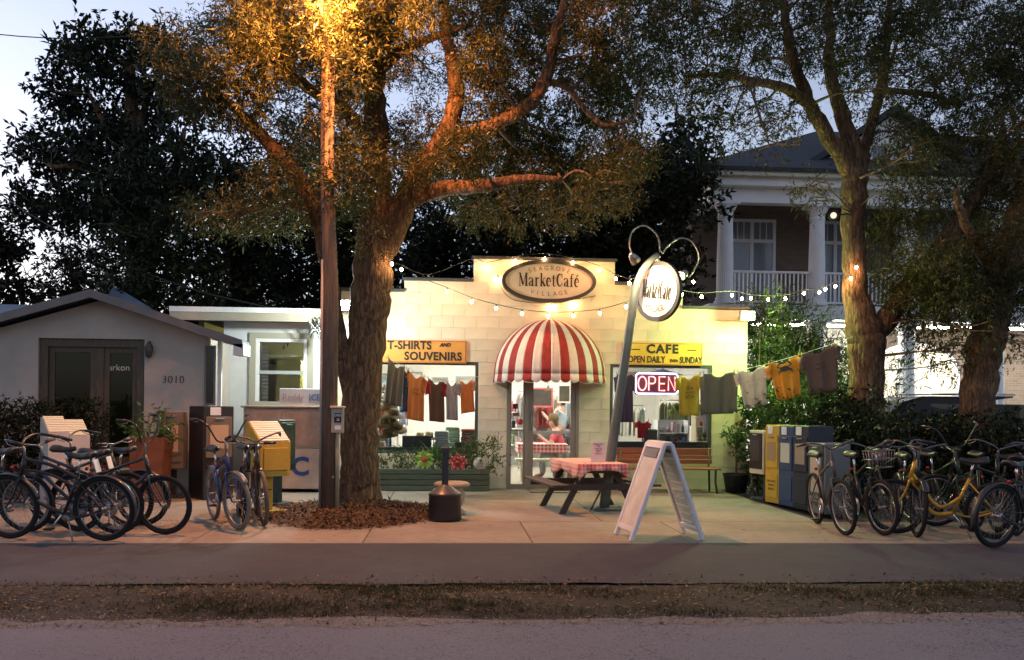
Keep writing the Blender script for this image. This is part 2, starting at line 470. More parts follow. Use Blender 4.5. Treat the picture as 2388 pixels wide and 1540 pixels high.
# ------------------------------------------------------------------ ground, road, verge, path, pavement
MB().bb(-300, 300, -60, 500, -.5, -.06).build('ground', M('ground_soil', (.05, .045, .032), .95, var=.35, scale=.8), kind='structure')
g = np.random.default_rng(3)
def strip(name, y0, y1, z, mat, nx=900, wob0=0., wob1=0., x0=-40, x1=40, rough=0.):
    def f(a, b):
        x = x0 + (x1 - x0) * a
        w0 = wob0 * (math.sin(x * 2.1) + .6 * math.sin(x * 5.3 + 1) + .5 * math.sin(x * 11.7) + .5 * math.sin(x * 27.1) * math.sin(x * 3.3)); w1 = wob1 * (math.sin(x * 1.7 + 2) + .6 * math.sin(x * 4.9) + .5 * math.sin(x * 12.1 + 1))
        y = (y0 + w0) * (1 - b) + (y1 + w1) * b
        return (x, y, z + rough * math.sin(b * math.pi) * (1 + .35 * math.sin(x * .9 + b * 5) + .25 * math.sin(x * 3.1)) )
    return MB().grid(f, nx, 8 if rough else 2).build(name, mat, kind='structure')
strip('road', -9, 6.38, -.008, m_road, wob1=.025)
strip('verge', 6.2, 7.75, -.03, m_dirt, rough=.05)
strip('sand_edge', 6.22, 6.44, -.0068, M('pale_sand', (.18, .165, .15), .95, var=.3, scale=25, bump=.6, bscale=90), wob0=.05, wob1=.07)
strip('path', 7.62, 9.81, -.004, m_asph, wob0=.02)
pave = obj('pavement', MB().bb(-14, 14, 9.82, 11.62, -.05, -.012).bb(-9.5, 5.0, 11.62, 16.6, -.05, -.013).mesh('pavement', M('joint_dirt', (.06, .05, .04), .95)), kind='structure')
slab_cache = {}
def slab(x0, x1, y0, y1):
    k = (round(x1 - x0, 2), round(y1 - y0, 2))
    if k not in slab_cache: slab_cache[k] = MB().cbox((0, 0, -.03), (x1 - x0 - .012, y1 - y0 - .012, .06), .006).mesh('slab', m_conc)
    obj('slab', slab_cache[k], pave, ((x0 + x1) / 2, (y0 + y1) / 2, rng.uniform(-.002, .002)))
for i in range(-7, 8): slab(-.9 + 1.83 * i, -.9 + 1.83 * (i + 1), 9.82, 11.64)
for j, (y0, y1) in enumerate(((11.64, 13.85), (13.85, 16.08))):
    for i in range(-3, 2):
        x0, x1 = -.9 + 2.9 * i, -.9 + 2.9 * (i + 1)
        slab(x0, min(x1, 4.98), y0, y1)

# ------------------------------------------------------------------ the café
YF, CH_ = 16.1, .2032
cafe = thing('cafe_building', 'cream painted concrete block cafe with stepped parapet, lit by string lights', 'building')
XL, XR = XZ(785, 900, YF)[0], XZ(1742, 900, YF)[0]
XB = [XL, XZ(943, 660, YF)[0], XZ(1105, 620, YF)[0], XZ(1434, 630, YF)[0], XZ(1592, 690, YF)[0], XR]
TC = [17, 18, 20, 18, 16]
WL = (XZ(846, 950, YF)[0], XZ(1115, 950, YF)[0], 3, 11)
DR = (XZ(1182, 1000, YF)[0], XZ(1349, 1000, YF)[0], 0, 11)
WR = (XZ(1422, 950, YF)[0], XZ(1660, 950, YF)[0], 3, 11)
OPEN_ = [WL, DR, WR]
wall = MB()                                      # mortar bed: a wall of strips round the openings
full = None
for row in range(20):
    z0, z1 = row * CH_, (row + 1) * CH_
    seg = [(XB[i], XB[i + 1]) for i in range(5) if row < TC[i]]
    mer = []
    for a, b in seg:
        if mer and abs(mer[-1][1] - a) < 1e-6: mer[-1] = (mer[-1][0], b)
        else: mer.append((a, b))
    out = []
    for a, b in mer:
        cuts = [a]
        for (o0, o1, r0, r1) in OPEN_:
            if r0 <= row < r1 and o0 >= a and o1 <= b: cuts += [o0, o1]
        cuts.append(b)
        out += [(cuts[i], cuts[i + 1]) for i in range(0, len(cuts), 2)]
    for a, b in out:
        wall.bb(a, b, YF + .006, YF + .2, z0, z1)
        k0 = math.floor((a - XL) / .4064) - 1; off = XL + (.2032 if row % 2 else 0)
        for k in range(k0, k0 + 30):
            p0, p1 = max(a, off + k * .4064), min(b, off + (k + 1) * .4064)
            if p1 - p0 < .03: continue
            if p1 - p0 > .405:
                if full is None: full = MB().cbox((0, 0, 0), (.4015, .08, .1985), .003).mesh('block', m_cream)
                me = full
            else: me = MB().cbox((0, 0, 0), (p1 - p0 - .005, .08, .1985), .003).mesh('block', m_cream)
            obj('block', me, cafe, ((p0 + p1) / 2, YF + .04 - rng.uniform(0, .003), (z0 + z1) / 2), (rng.uniform(-.002, .002), 0, rng.uniform(-.0015, .0015)))
wall.build('wall', m_mortar, cafe)
for i in range(5):
    e0 = -.03 if i == 0 or TC[i] > TC[i - 1] else .0; e1 = .03 if i == 4 or TC[i] > TC[i + 1] else .0
    z = TC[i] * CH_
    MB().cbox(((XB[i] + e0 + XB[i + 1] + e1) / 2, YF + .1, z + .025), (XB[i + 1] - XB[i] + e1 - e0, .3, .05), .004).build('coping', m_flash, cafe)
YI, YB = YF + .2, YF + 6.6
MB().bb(XL + .02, XR - .02, YI, YB, 3.02, 3.18).build('roof_deck', m_flash, cafe)
m_iwall = M('interior_wall', (.82, .80, .74), .7, var=.04)
MB().bb(XL, XL + .15, YI, YB, 0, 3.0).build('side_wall', m_iwall, cafe)
MB().bb(XR - .15, XR, YI, YB, 0, 3.0).build('side_wall', m_iwall, cafe)
MB().bb(XL, XR, YB, YB + .15, 0, 3.1).build('back_wall', m_iwall, cafe)
MB().bb(XL + .16, XR - .16, YI, YB, -.04, .015).build('shop_floor', M('shop_floor', (.42, .37, .30), .45, var=.15, scale=3), cafe)
MB().bb(XL + .16, XR - .16, YI, YB, 2.82, 2.9).build('shop_ceiling', M('shop_ceiling', (.8, .8, .78), .8), cafe)
m_tube = emit_mat('fluorescent_tube', (1, .97, .88), 52 * KX)
for x in (-2.0, .4, 2.7):
    for y in (17.6, 19.4, 21.2):
        f = MB().bb(x - .62, x + .62, y - .16, y + .16, 2.76, 2.818).build('ceiling_light', m_white, cafe)
        MB().bb(x - .58, x + .58, y - .13, y + .13, 2.745, 2.758).build('diffuser', m_tube, f)

def frame_rect(mb, x0, x1, z0, z1, y0, y1, w):
    mb.bb(x0, x0 + w, y0, y1, z0, z1); mb.bb(x1 - w, x1, y0, y1, z0, z1)
    mb.bb(x0 + w, x1 - w, y0, y1, z0, z0 + w); mb.bb(x0 + w, x1 - w, y0, y1, z1 - w, z1); return mb
m_green = M('green_trim', (.10, .14, .11), .5, var=.15)
for (x0, x1, r0, r1), wname in ((WL, 'shop_window'), (WR, 'shop_window')):
    z0, z1 = r0 * CH_, r1 * CH_
    w = frame_rect(MB(), x0, x1, z0, z1, YF + .01, YF + .12, .055).build('window_frame', m_dkframe, cafe)
    MB().bb(x0 + .056, x1 - .056, YF + .06, YF + .066, z0 + .056, z1 - .056).build('pane', m_glass, w)
    MB().bb(x0 + .0, x1 - .0, YF + .21, YF + .55, z0 - .02, z0 + .10).build('display_sill', m_green if x0 < 0 else M('dark_sill', (.045, .04, .03), .6), cafe)
MB().bb(WR[0] + .03, WR[1] - .03, YF + .125, YF + .2, WR[2] * CH_ + .02, WR[2] * CH_ + .24).build('sill_panel', M('dark_sill', (.045, .04, .03), .6), cafe)
# entrance: sidelight, door with push bar
dx0, dx1, dz = DR[0], DR[1], 11 * CH_
xm = XZ(1224, 1000, YF)[0]
fr = frame_rect(MB(), dx0, dx1, .0, dz, YF - .012, YF + .13, .05); fr.bb(xm, xm + .06, YF - .01, YF + .128, .05, dz - .05)
door_frame = fr.build('door_frame', m_alum, cafe)
sl = frame_rect(MB(), dx0 + .051, xm - .001, .051, dz - .051, YF + .03, YF + .08, .03).build('sidelight', m_alum, cafe)
MB().bb(dx0 + .082, xm - .032, YF + .05, YF + .056, .082, dz - .082).build('pane', m_glass, sl)
MB().bb(dx0 + .082, xm - .032, YF + .045, YF + .062, 1.02, 1.05).build('glazing_bar', m_alum, sl)
d0, d1 = xm + .061, dx1 - .051
door = frame_rect(MB(), d0, d1, .052, dz - .051, YF + .02, YF + .075, .09).build('door', m_alum, cafe)
MB().bb(d0 + .091, d1 - .091, YF + .045, YF + .051, .143, dz - .142).build('pane', m_glass, door)
MB().bb(d0 + .091, d1 - .091, YF + .022, YF + .06, .98, 1.03).build('push_bar', M('bar_aluminium', (.5, .47, .42), .35, metal=.8), door)
MB().tube([(d0 + .05, YF + .02, 1.05), (d0 + .05, YF - .05, 1.08), (d0 + .05, YF - .05, 1.3), (d0 + .05, YF + .02, 1.33)], .012).build('pull_handle', m_steel, door)
mst = thing('door_stickers', 'small dark and red stickers on the entrance sidelight glass', 'stickers', (dx0 + .12, YF + .035, 1.5))
for i, (u, v, w, h, c) in enumerate(((1202, 948, .09, .09, (.03, .03, .03)), (1204, 967, .12, .06, (.2, .12, .08)), (1198, 990, .06, .13, (.05, .05, .05)), (1212, 990, .10, .13, (.75, .72, .65)))):
    p = P(u, v, YF + .02); MB().bb(-w / 2, w / 2, -.002, .001, -h / 2, h / 2).build('sticker', M('sticker_%d' % i, c, .5), mst, p - mst.location + Vector((0, .012 + .002 * i, 0)))
p = P(1213, 984, YF + .02); MB().lathe([(0, 0), (.05, 0), (.05, .004), (0, .004)], 16, axis='y').build('round_sticker', M('red_ink', (.6, .03, .03), .5), mst, p - mst.location + Vector((0, .006, 0)))
MB().bb(-.42, .42, -.3, .3, .002, .014).build('doormat', M('mat_fibre', (.22, .17, .11), .95, var=.4, scale=40), None, (P(1290, 1140, YF).x - .05, YF - .42, 0), label='tan ribbed doormat at the cafe entrance', cat='doormat')

# ------------------------------------------------------------------ awning: nineteen gores of red and white canvas
ax0, ax1 = XZ(1150, 880, YF)[0], XZ(1411, 880, YF)[0]
AW, AX = (ax1 - ax0) / 2 * .985, (ax0 + ax1) / 2
AZ0, AZ1, AD = 2.02, XZ(1281, 746, YF)[1], .98
awn = thing('awning', 'red and white striped dome awning over the cafe door', 'awning', (AX, YF - .004, AZ0))
m_red = M('red_canvas', (.34, .035, .028), .8, var=.2, scale=9, trans=.18)
m_cwhite = M('white_canvas', (.72, .66, .58), .8, var=.08, scale=9, trans=.18)
NG = 19
def dome(ph, th): return Vector((-AW * math.cos(ph) * math.sin(th), -AD * math.sin(ph) * math.sin(th), (AZ1 - AZ0) * math.cos(th)))
for i in range(NG):
    a0, a1 = math.pi * i / NG, math.pi * (i + 1) / NG
    mb = MB()
    def f(a, b, a0=a0, a1=a1):
        p = dome(a0 + (a1 - a0) * a, .02 + (math.pi / 2 - .02) * b)
        return p * (1 - .012 * math.sin(a * math.pi) * b)
    mb.grid(f, 4, 14)
    def val(a, b, a0=a0, a1=a1):
        p = dome(a0 + (a1 - a0) * a, math.pi / 2); p.z = -(.105 + .05 * math.sin(a * math.pi)) * b; p.x *= 1 + .015 * b; p.y *= 1 + .015 * b; return p
    mb.grid(val, 6, 2)
    solidify(mb.build('canvas_panel', m_red if i % 2 == 0 else m_cwhite, awn), .004)
MB().tube([dome(math.pi * k / 24, math.pi / 2) * .97 for k in range(25)], .012).build('hoop', m_steel, awn)
MB().tube([dome(math.pi * k / 24, math.pi / 2 + .001) * 1.03 + Vector((0, 0, -.115 - .045 * abs(math.sin(k * math.pi / 2.5)))) for k in range(25)], .004, 5).build('white_piping', m_cwhite, awn)

# ------------------------------------------------------------------ oval signs and their slab-serif lettering
def stroke(mb, pts, w, z):
    pts = [Vector((p[0], p[1])) for p in pts]; ws = w if hasattr(w, '__len__') else [w] * len(pts); L_, R_ = [], []
    for i, p in enumerate(pts):
        t = (pts[min(i + 1, len(pts) - 1)] - pts[max(i - 1, 0)]).normalized(); n = Vector((-t.y, t.x)) * ws[i] / 2
        L_.append(p + n); R_.append(p - n)
    k = len(pts); vs = [(q.x, q.y, z) for q in L_] + [(q.x, q.y, z) for q in R_]
    mb.add(vs, [(i, i + k, i + k + 1, i + 1) for i in range(k - 1)])
def arc(cx, cy, rx, ry, a0, a1, n=12): return [(cx + rx * math.cos(R(a0 + (a1 - a0) * i / n)), cy + ry * math.sin(R(a0 + (a1 - a0) * i / n))) for i in range(n + 1)]
def wv(n, a, b): return [a + (b - a) * math.sin(math.pi * i / n) for i in range(n + 1)]
E_ = [(arc(.2, .33, .14, .31, 5, 315), wv(12, .05, .13)), ([(.07, .36), (.34, .36)], .04)]
GLY = {'M': (.72, [([(.1, 0), (.1, 1)], .045), ([(.1, 1), (.34, .1)], .13), ([(.34, .04), (.56, 1)], .045), ([(.59, 0), (.59, 1)], .14), ([(0, .025), (.2, .025)], .05), ([(.46, .025), (.72, .025)], .05), ([(0, .975), (.18, .975)], .05), ([(.53, .975), (.72, .975)], .05)]),
       'a': (.44, [([(.31, 0.02), (.31, .5)], .12), ([(.06, .5), (.09, .6), (.19, .65), (.28, .61), (.33, .48)], [.1, .08, .06, .07, .09]), ([(.29, .4), (.15, .34), (.09, .2), (.12, .06), (.2, .04), (.29, .12)], [.05, .06, .12, .1, .06, .05]), ([(.31, .03), (.43, .03)], .06)]),
       'r': (.36, [([(.13, 0), (.13, .66)], .12), ([(.15, .46), (.22, .62), (.33, .6)], [.05, .08, .12]), ([(.02, .025), (.25, .025)], .05), ([(.03, .64), (.14, .64)], .05)]),
       'k': (.46, [([(.13, 0), (.13, 1)], .12), ([(.18, .28), (.36, .64)], .045), ([(.22, .38), (.4, .02)], .13), ([(.02, .025), (.23, .025)], .05), ([(.31, .025), (.47, .025)], .05), ([(.28, .64), (.45, .64)], .045), ([(.03, .975), (.14, .975)], .05)]),
       'e': (.4, E_), 't': (.32, [([(.14, .08), (.14, .86)], .11), ([(.02, .64), (.29, .64)], .05), ([(.14, .1), (.18, .03), (.25, .03), (.3, .1)], [.1, .08, .06, .04])]),
       'C': (.52, [(arc(.28, .5, .2, .46, 50, 310), wv(12, .05, .14)), ([(.44, .98), (.44, .68)], .05), ([(.43, .3), (.43, .16)], .05)]),
       'f': (.32, [([(.14, 0), (.14, .82)], .11), ([(.14, .8), (.18, .95), (.31, .93)], [.1, .07, .1]), ([(.02, .64), (.3, .64)], .05), ([(.03, .025), (.26, .025)], .05)]),
       '\u00e9': (.4, E_ + [([(.18, .74), (.3, .95)], .07)])}
def serif_word(word, h, xs=1.0):
    mb = MB(); x = 0; z = 0
    for ch in word:
        w, st = GLY[ch]
        for k, (pts, wd) in enumerate(st):
            stroke(mb, [((x + p[0]) * h * xs, p[1] * h) for p in pts], [q * h for q in wd] if hasattr(wd, '__len__') else wd * h, .0004 * k)
        x += w + .03
    W = x * h * xs
    mb.v = [(p[0] - W / 2, p[1] - h * .4, p[2]) for p in mb.v]
    return mb
m_signface = M('sign_face', (.62, .50, .34), .5, var=.05, scale=3)
m_signrim = M('sign_rim', (.035, .028, .018), .5)
def oval_sign(root, w, h, depth, both=False, face=m_signface):
    n = 48; el = lambda k, s=1.0: (w / 2 * s * math.cos(2 * math.pi * k / n), h / 2 * s * math.sin(2 * math.pi * k / n))
    MB().prism([el(k, .925) for k in range(n)][::-1], -depth / 2 - .006, depth / 2 + .006).build('sign_panel', face, root)
    rd = depth / 2 + (.03 if depth > .04 else .012); rim = MB(); r0 = [(w / 2 * math.cos(2 * math.pi * k / n), h / 2 * math.sin(2 * math.pi * k / n)) for k in range(n)]
    r1 = [((w / 2 - .065) * math.cos(2 * math.pi * k / n), (h / 2 - .065) * math.sin(2 * math.pi * k / n)) for k in range(n)]
    vs = [(x, -rd, z) for x, z in r0] + [(x, -rd, z) for x, z in r1] + [(x, rd, z) for x, z in r0] + [(x, rd, z) for x, z in r1]
    fs = []
    for k in range(n):
        j = (k + 1) % n
        fs += [(k, j, n + j, n + k), (n + k, n + j, 3 * n + j, 3 * n + k), (3 * n + k, 3 * n + j, 2 * n + j, 2 * n + k), (2 * n + k, 2 * n + j, j, k)]
    rim.add(vs, fs).build('sign_rim', m_signrim, root)
    y = -depth / 2 - .009
    m_ltr = M('sign_letter', (.03, .02, .012), .6); m_lts = M('sign_small_letter', (.16, .10, .05), .6)
    serif_word('MarketCaf\u00e9', h * .31, .98 * w / h / 2.2).build('lettering', m_ltr, root, (0, y - .001, 0), (math.pi / 2, 0, 0))
    for word, top, rad in (('SEAGROVE', True, .70), ('VILLAGE', False, .70)):
        sp = .165 if top else .165
        for i, ch in enumerate(word):
            t = (i - (len(word) - 1) / 2) * sp * 1.15
            ang = (math.pi / 2 - t) if top else (-math.pi / 2 + t)
            x, z = w / 2 * .66 * math.cos(ang), h / 2 * .60 * math.sin(ang)
            tilt = (-t if top else t) * h / w * 1.5
            o = text(ch, h * .145, m_lts, root, (x, y - .001, z), ext=.001)
            o.rotation_euler = (Matrix.Rotation(-tilt, 3, 'Y') @ Matrix.Rotation(math.pi / 2, 3, 'X')).to_euler()
osx, osz = XZ(1280, 657, YF - .06)
osg = thing('oval_sign', 'oval tan sign with dark rim reading MarketCafe on the cafe parapet', 'sign', (osx, YF - .075, osz))
oval_sign(osg, 1.68, .76, .05)

# painted boards over the two windows
m_board_o = M('orange_board', (.62, .27, .05), .55, var=.08, scale=4)
m_board_y = M('yellow_board', (.72, .45, .05), .55, var=.08, scale=4)
def board(root, w, h, mat, edge):
    MB().cbox((0, 0, 0), (w, .03, h), .004).build('board', mat, root)
    frame_rect(MB(), -w / 2 + .012, w / 2 - .012, -h / 2 + .012, h / 2 - .012, -.0175, -.0145, .012).build('border_line', edge, root)
x0, z0 = XZ(845, 845, YF - .02); x1, z1 = XZ(1088, 795, YF - .02)
tsg = thing('tshirt_sign', 'orange board lettered T-SHIRTS AND SOUVENIRS over the cafe window', 'sign', ((x0 + x1) / 2, YF - .02, (z0 + z1) / 2))
board(tsg, x1 - x0, abs(z1 - z0), m_board_o, M('red_line', (.45, .10, .03), .6))
def at_sign(t, u, v): p = P(u, v, YF - .04); return (p.x - t.location.x, -.019, p.z - t.location.z)
text('T-SHIRTS', .20, m_ink, tsg, at_sign(tsg, 955, 806), bold=.006, xs=.93, spacing=1.03)
text('AND', .085, m_ink, tsg, at_sign(tsg, 1038, 805), bold=.004, shear=.25)
text('SOUVENIRS', .20, m_ink, tsg, at_sign(tsg, 1010, 832), bold=.006, xs=.93, spacing=1.06)
x0, z0 = XZ(1450, 851, YF - .02); x1, z1 = XZ(1638, 801, YF - .02)
csg = thing('cafe_sign', 'yellow board lettered CAFE OPEN DAILY EVEN SUNDAY over the cafe window', 'sign', ((x0 + x1) / 2, YF - .02, (z0 + z1) / 2))
board(csg, x1 - x0, abs(z1 - z0), m_board_y, M('red_line', (.45, .10, .03), .6))
text('CAFE', .215, m_ink, csg, at_sign(csg, 1545, 815), bold=.008, xs=1.05, spacing=1.15)
MB().bb(-.08, .08, -.001, .001, -.008, .008).build('dash', m_ink, csg, at_sign(csg, 1482, 815))
MB().bb(-.08, .08, -.001, .001, -.008, .008).build('dash', m_ink, csg, at_sign(csg, 1614, 817))
text('OPEN DAILY', .165, m_ink, csg, at_sign(csg, 1508, 839), bold=.003, xs=.72)
text('EVEN', .075, m_ink, csg, at_sign(csg, 1572, 842), bold=.002, xs=.85)
text('SUNDAY', .165, m_ink, csg, at_sign(csg, 1611, 841), bold=.003, xs=.62)

# ------------------------------------------------------------------ white gabled house at left
YH, YWg = 15.0, 16.35
m_wood = M('dark_door_wood', (.075, .055, .032), .5, var=.3, scale=6, stretch=(8, 8, 1))
m_trim = M('grey_trim', (.17, .155, .145), .6, var=.1)
m_roof = M('metal_roof', (.22, .27, .36), .35, metal=.3, var=.1, scale=2)
house = thing('gabled_house', 'low white stucco house with wide gable, dark double doors and number 3010', 'house')
hx1 = XZ(487, 900, YH)[0]; hx0 = XZ(-160, 900, YH)[0]
pk = P(232, 690, YH); er = P(560, 800, YH); 
def rake(x): return pk.z - (x - pk.x) * (pk.z - er.z) / (er.x - pk.x) if x > pk.x else pk.z - (pk.x - x) * .30
ex0, ex1, ez0, ez1 = XZ(88, 900, YH)[0], XZ(336, 900, YH)[0], .45, XZ(210, 790, YH)[1]
w = MB()
w.prism([(hx0, 0), (ex0, 0), (ex0, rake(ex0) - .08), (hx0, rake(hx0) - .08)], YH, YH + .18)
w.prism([(ex1, 0), (hx1, 0), (hx1, rake(hx1) - .08), (ex1, rake(ex1) - .08)], YH, YH + .18)
w.prism([(ex0, ez1), (ex1, ez1), (ex1, rake(ex1) - .08), (pk.x, pk.z - .08), (ex0, rake(ex0) - .08)], YH, YH + .18)
w.bb(hx1 - .18, hx1, YH + .18, YWg + .1, 0, rake(hx1) - .1)
w.build('wall', m_stucco, house)
# rakes, soffit and roof planes of the gable, front overhang
yo = YH - .36
for sgn in (1, -1):
    xa, xb = (pk.x, er.x + .12) if sgn > 0 else (hx0 - .3, pk.x)
    za, zb = rake(xa), rake(xb)
    MB().prism([(xa, za), (xb, zb), (xb, zb + .05), (xa, za + .05)], yo, YH + .1).build('roof_plane', m_roof, house)
    xq = min(xb, P(558, 800, YWg).x); zq = rake(xq)
    MB().prism([(xa, za - .002), (xq, zq - .002), (xq, zq + .048), (xa, za + .048)], YH + .1, YH + 3.2).build('roof_plane', m_roof, house)
    MB().prism([(xa, za - .07), (xb, zb - .07), (xb, zb + .06), (xa, za + .06)], yo - .03, yo - .003).build('rake_board', m_trim, house)
MB().bb(er.x - .02, er.x + .14, yo - .03, YH + .1, er.z - .22, er.z - .04).build('gutter', m_white, house)
# entrance
fr = frame_rect(MB(), ex0, ex1, ez0, ez1, YH + .05, YH + .2, .13)
fr.build('door_casing', m_wood, house)
MB().bb(ex0, ex1, YH - .02, YH + .9, 0, ez0).build('door_threshold', M('threshold', (.12, .11, .10), .8), house)
xA, xB, xC = XZ(130, 900, YH)[0], XZ(218, 900, YH)[0], XZ(237, 900, YH)[0]
for (a, b) in ((ex0 + .131, xB), (xC, ex1 - .131)):
    d = frame_rect(MB(), a, b, ez0 + .02, ez1 - .131, YH + .1, YH + .16, .085).build('door', m_wood, house)
    MB().bb(a + .086, b - .086, YH + .12, YH + .127, ez0 + .107, ez1 - .218).build('pane', m_dkglass, d)
MB().bb(xB + .001, xC - .001, YH + .08, YH + .18, ez0, ez1 - .131).build('door_post', m_wood, house)
p = P(277, 858, YH + .1); text('arkon', .145, M('etched_letter', (.55, .55, .52), .5), house, (p.x, YH + .114, p.z), ext=.001)
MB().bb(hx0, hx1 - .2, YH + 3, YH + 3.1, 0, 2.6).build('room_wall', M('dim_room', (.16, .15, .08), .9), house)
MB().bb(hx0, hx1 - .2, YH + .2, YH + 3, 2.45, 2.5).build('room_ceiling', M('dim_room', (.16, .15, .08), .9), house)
p = P(404, 886, YH); text('3010', .175, m_ink, house, (p.x, YH - .008, p.z), ext=.006, spacing=1.05, bold=-.004, name='house_number')
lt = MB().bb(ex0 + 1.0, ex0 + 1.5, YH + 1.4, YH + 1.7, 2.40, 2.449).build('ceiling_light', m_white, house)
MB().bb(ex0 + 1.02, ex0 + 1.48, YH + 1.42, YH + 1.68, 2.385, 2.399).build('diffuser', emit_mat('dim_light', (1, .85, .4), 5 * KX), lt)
# sconce and slim corner window
p = P(351, 818, YH); MB().lathe([(0, -.13), (.05, -.1), (.065, .05), (.03, .12), (0, .15)], 10).tube([(0, 0, .1), (0, .06, .14)], .015).build('wall_sconce', m_dkframe, house, (p.x, YH - .08, p.z))
sx0, sx1 = XZ(477, 900, YH)[0], XZ(503, 900, YH)[0]; sz0, sz1 = XZ(490, 946, YH)[1], XZ(490, 806, YH)[1]
wn_ = frame_rect(MB(), sx0, sx1, sz0, sz1, YH - .03, YH - .003, .03).build('side_window', m_trim, house)
MB().bb(sx0 + .031, sx1 - .031, YH - .018, YH - .012, sz0 + .031, sz1 - .031).build('pane', M('dark_pane', (.03, .035, .03), .08), wn_)
p = P(512, 880, YH); MB().bb(p.x - .03, p.x + .03, YH - .02, YH + .05, .05, rake(hx1) - .1).build('downspout', m_white, house)
# deck in front of the doors
dk = thing('entry_deck', 'grey plank deck and step before the white house doors', 'deck', (0, 0, 0))
for i in range(7):
    MB().cbox(((hx0 + ex1 + .3) / 2, YH - .12 - i * .16, .40), (ex1 + .3 - hx0, .145, .04), .006).build('plank', M('weathered_plank', (.16, .15, .13), .85, var=.25, scale=4, stretch=(1, 10, 10), orand=.15), dk)
MB().bb(hx0, ex1 + .28, YH - 1.06, YH - .04, .0, .375).build('skirt', M('deck_skirt', (.03, .028, .025), .9), dk)

# main roof behind the gable (faces the street) and flat roofed wing
rz = XZ(300, 742, 17.0)[1]
za_ = P(60, 711, 18.2).z
MB().add([(hx0 - 8, 15.9, 2.55), (P(200, 740, 16.4).x, 15.9, 2.55), (P(150, 711, 18.2).x, 18.2, za_), (hx0 - 8, 18.2, za_)], [(0, 1, 2, 3)]).build('lower_roof', m_roof, house).modifiers.new('thick', 'SOLIDIFY').thickness = .06
MB().add([(P(215, 740, 16.4).x, 15.9, 2.56), (XZ(488, 745, 16.4)[0], 15.9, 2.55), (XZ(276, 672, 18.2)[0], 18.2, XZ(276, 672, 18.2)[1]), (P(262, 672, 18.2).x, 18.2, XZ(276, 672, 18.2)[1])], [(0, 1, 2, 3)]).build('main_roof', m_roof, house).modifiers.new('thick', 'SOLIDIFY').thickness = .06
MB().bb(hx0 - 7.6, hx0 + .1, 16.3, 16.5, 0, 2.62).build('rear_wall', m_stucco, house)
MB().bb(hx0 - 7.6, hx0 - 7.4, 16.5, 20.5, 0, 2.62).build('end_wall', m_stucco, house)
wing = thing('flat_wing', 'white flat roofed wing with a lit sash window beside the ice chest', 'building')
wx0, wx1 = hx1 - .1, XZ(770, 900, YWg)[0]
cx0, cx1 = XZ(605, 870, YWg)[0], XZ(709, 870, YWg)[0]; cz0, cz1 = XZ(655, 942, YWg)[1], XZ(655, 799, YWg)[1]
zt = XZ(600, 750, YWg)[1] + .02
wl = MB()
wl.bb(wx0, cx0, YWg, YWg + .15, 0, zt).bb(cx1, wx1, YWg, YWg + .15, 0, zt).bb(cx0, cx1, YWg, YWg + .15, 0, cz0).bb(cx0, cx1, YWg, YWg + .15, cz1, zt)
wl.bb(wx1 - .15, wx1, YWg + .15, YWg + 4, 0, zt)
wl.build('wall', M('wing_stucco', (.62, .63, .62), .8, var=.05, scale=3, bump=.2, bscale=90), wing)
f0, f1 = XZ(395, 734, YWg - .45)[0], XZ(752, 734, YWg - .45)[0]
fz0, fz1 = XZ(600, 749, YWg - .45)[1], XZ(600, 718, YWg - .45)[1]
MB().bb(f0, f1 + .1, YWg - .45, YWg - .4, fz0, fz1 - .09).build('fascia', M('wing_fascia', (.36, .32, .24), .6, var=.08), wing)
MB().bb(f0, f1 + .1, YWg - .47, YWg - .42, fz1 - .088, fz1).build('drip_edge', m_white, wing)
MB().bb(f0, f1 + .1, YWg - .399, YWg + 4.1, fz0 + .02, fz1 - .05).build('roof_slab', m_trim, wing)
m_cas = M('window_casing', (.36, .34, .26), .6)
cas = frame_rect(MB(), cx0 - .17, cx1 + .16, cz0 - .06, cz1 + .17, YWg - .035, YWg - .002, .1).build('window', m_cas, wing)
frame_rect(MB(), cx0 - .065, cx1 + .055, cz0 - .03, cz1 + .065, YWg - .03, YWg + .04, .06).build('window_frame', m_white, cas)
zm = XZ(655, 869, YWg)[1]
MB().bb(cx0, cx1, YWg - .01, YWg + .03, zm - .03, zm + .03).build('sash_rail', M('sash_rail', (.35, .37, .35), .5), cas)
for a, b in ((cz0 + .03, zm - .031), (zm + .031, cz1)): MB().bb(cx0 + .001, cx1 - .001, YWg + .005, YWg + .011, a, b).build('pane', m_glass, cas)
# the lit room behind it
m_room = M('pale_green_room', (.62, .60, .30), .8)
MB().bb(cx0 - 1.0, cx1 + .25, YWg + 3, YWg + 3.1, 0, zt).build('room_wall', m_room, wing)
MB().bb(cx0 - 1.1, cx0 - 1.0, YWg + .15, YWg + 3, 0, zt).build('room_side_wall', m_room, wing)
MB().bb(cx1 + .25, cx1 + .35, YWg + .15, YWg + 3, 0, zt).build('room_side_wall', m_room, wing)
MB().bb(cx0 - 1.0, cx1 + .25, YWg + .15, YWg + 3, 2.3, 2.34).build('room_ceiling', M('room_ceiling', (.7, .7, .5), .8), wing)
MB().bb(cx0 - 1.0, cx1 + .25, YWg + .15, YWg + 3, -.02, .02).build('room_floor', M('room_floor', (.3, .27, .2), .6), wing)
MB().bb(cx0 + .1, cx0 + .55, YWg + 1.0, YWg + 3, 0, 2.29).build('room_partition', m_room, wing)
MB().bb(cx0 + .72, cx0 + .78, YWg + 2.9, YWg + 2.99, 0, 2.0).bb(cx0 + .5, cx0 + .74, YWg + 2.93, YWg + 2.98, 0, 1.75).build('room_door', M('room_door', (.10, .10, .06), .6), wing)
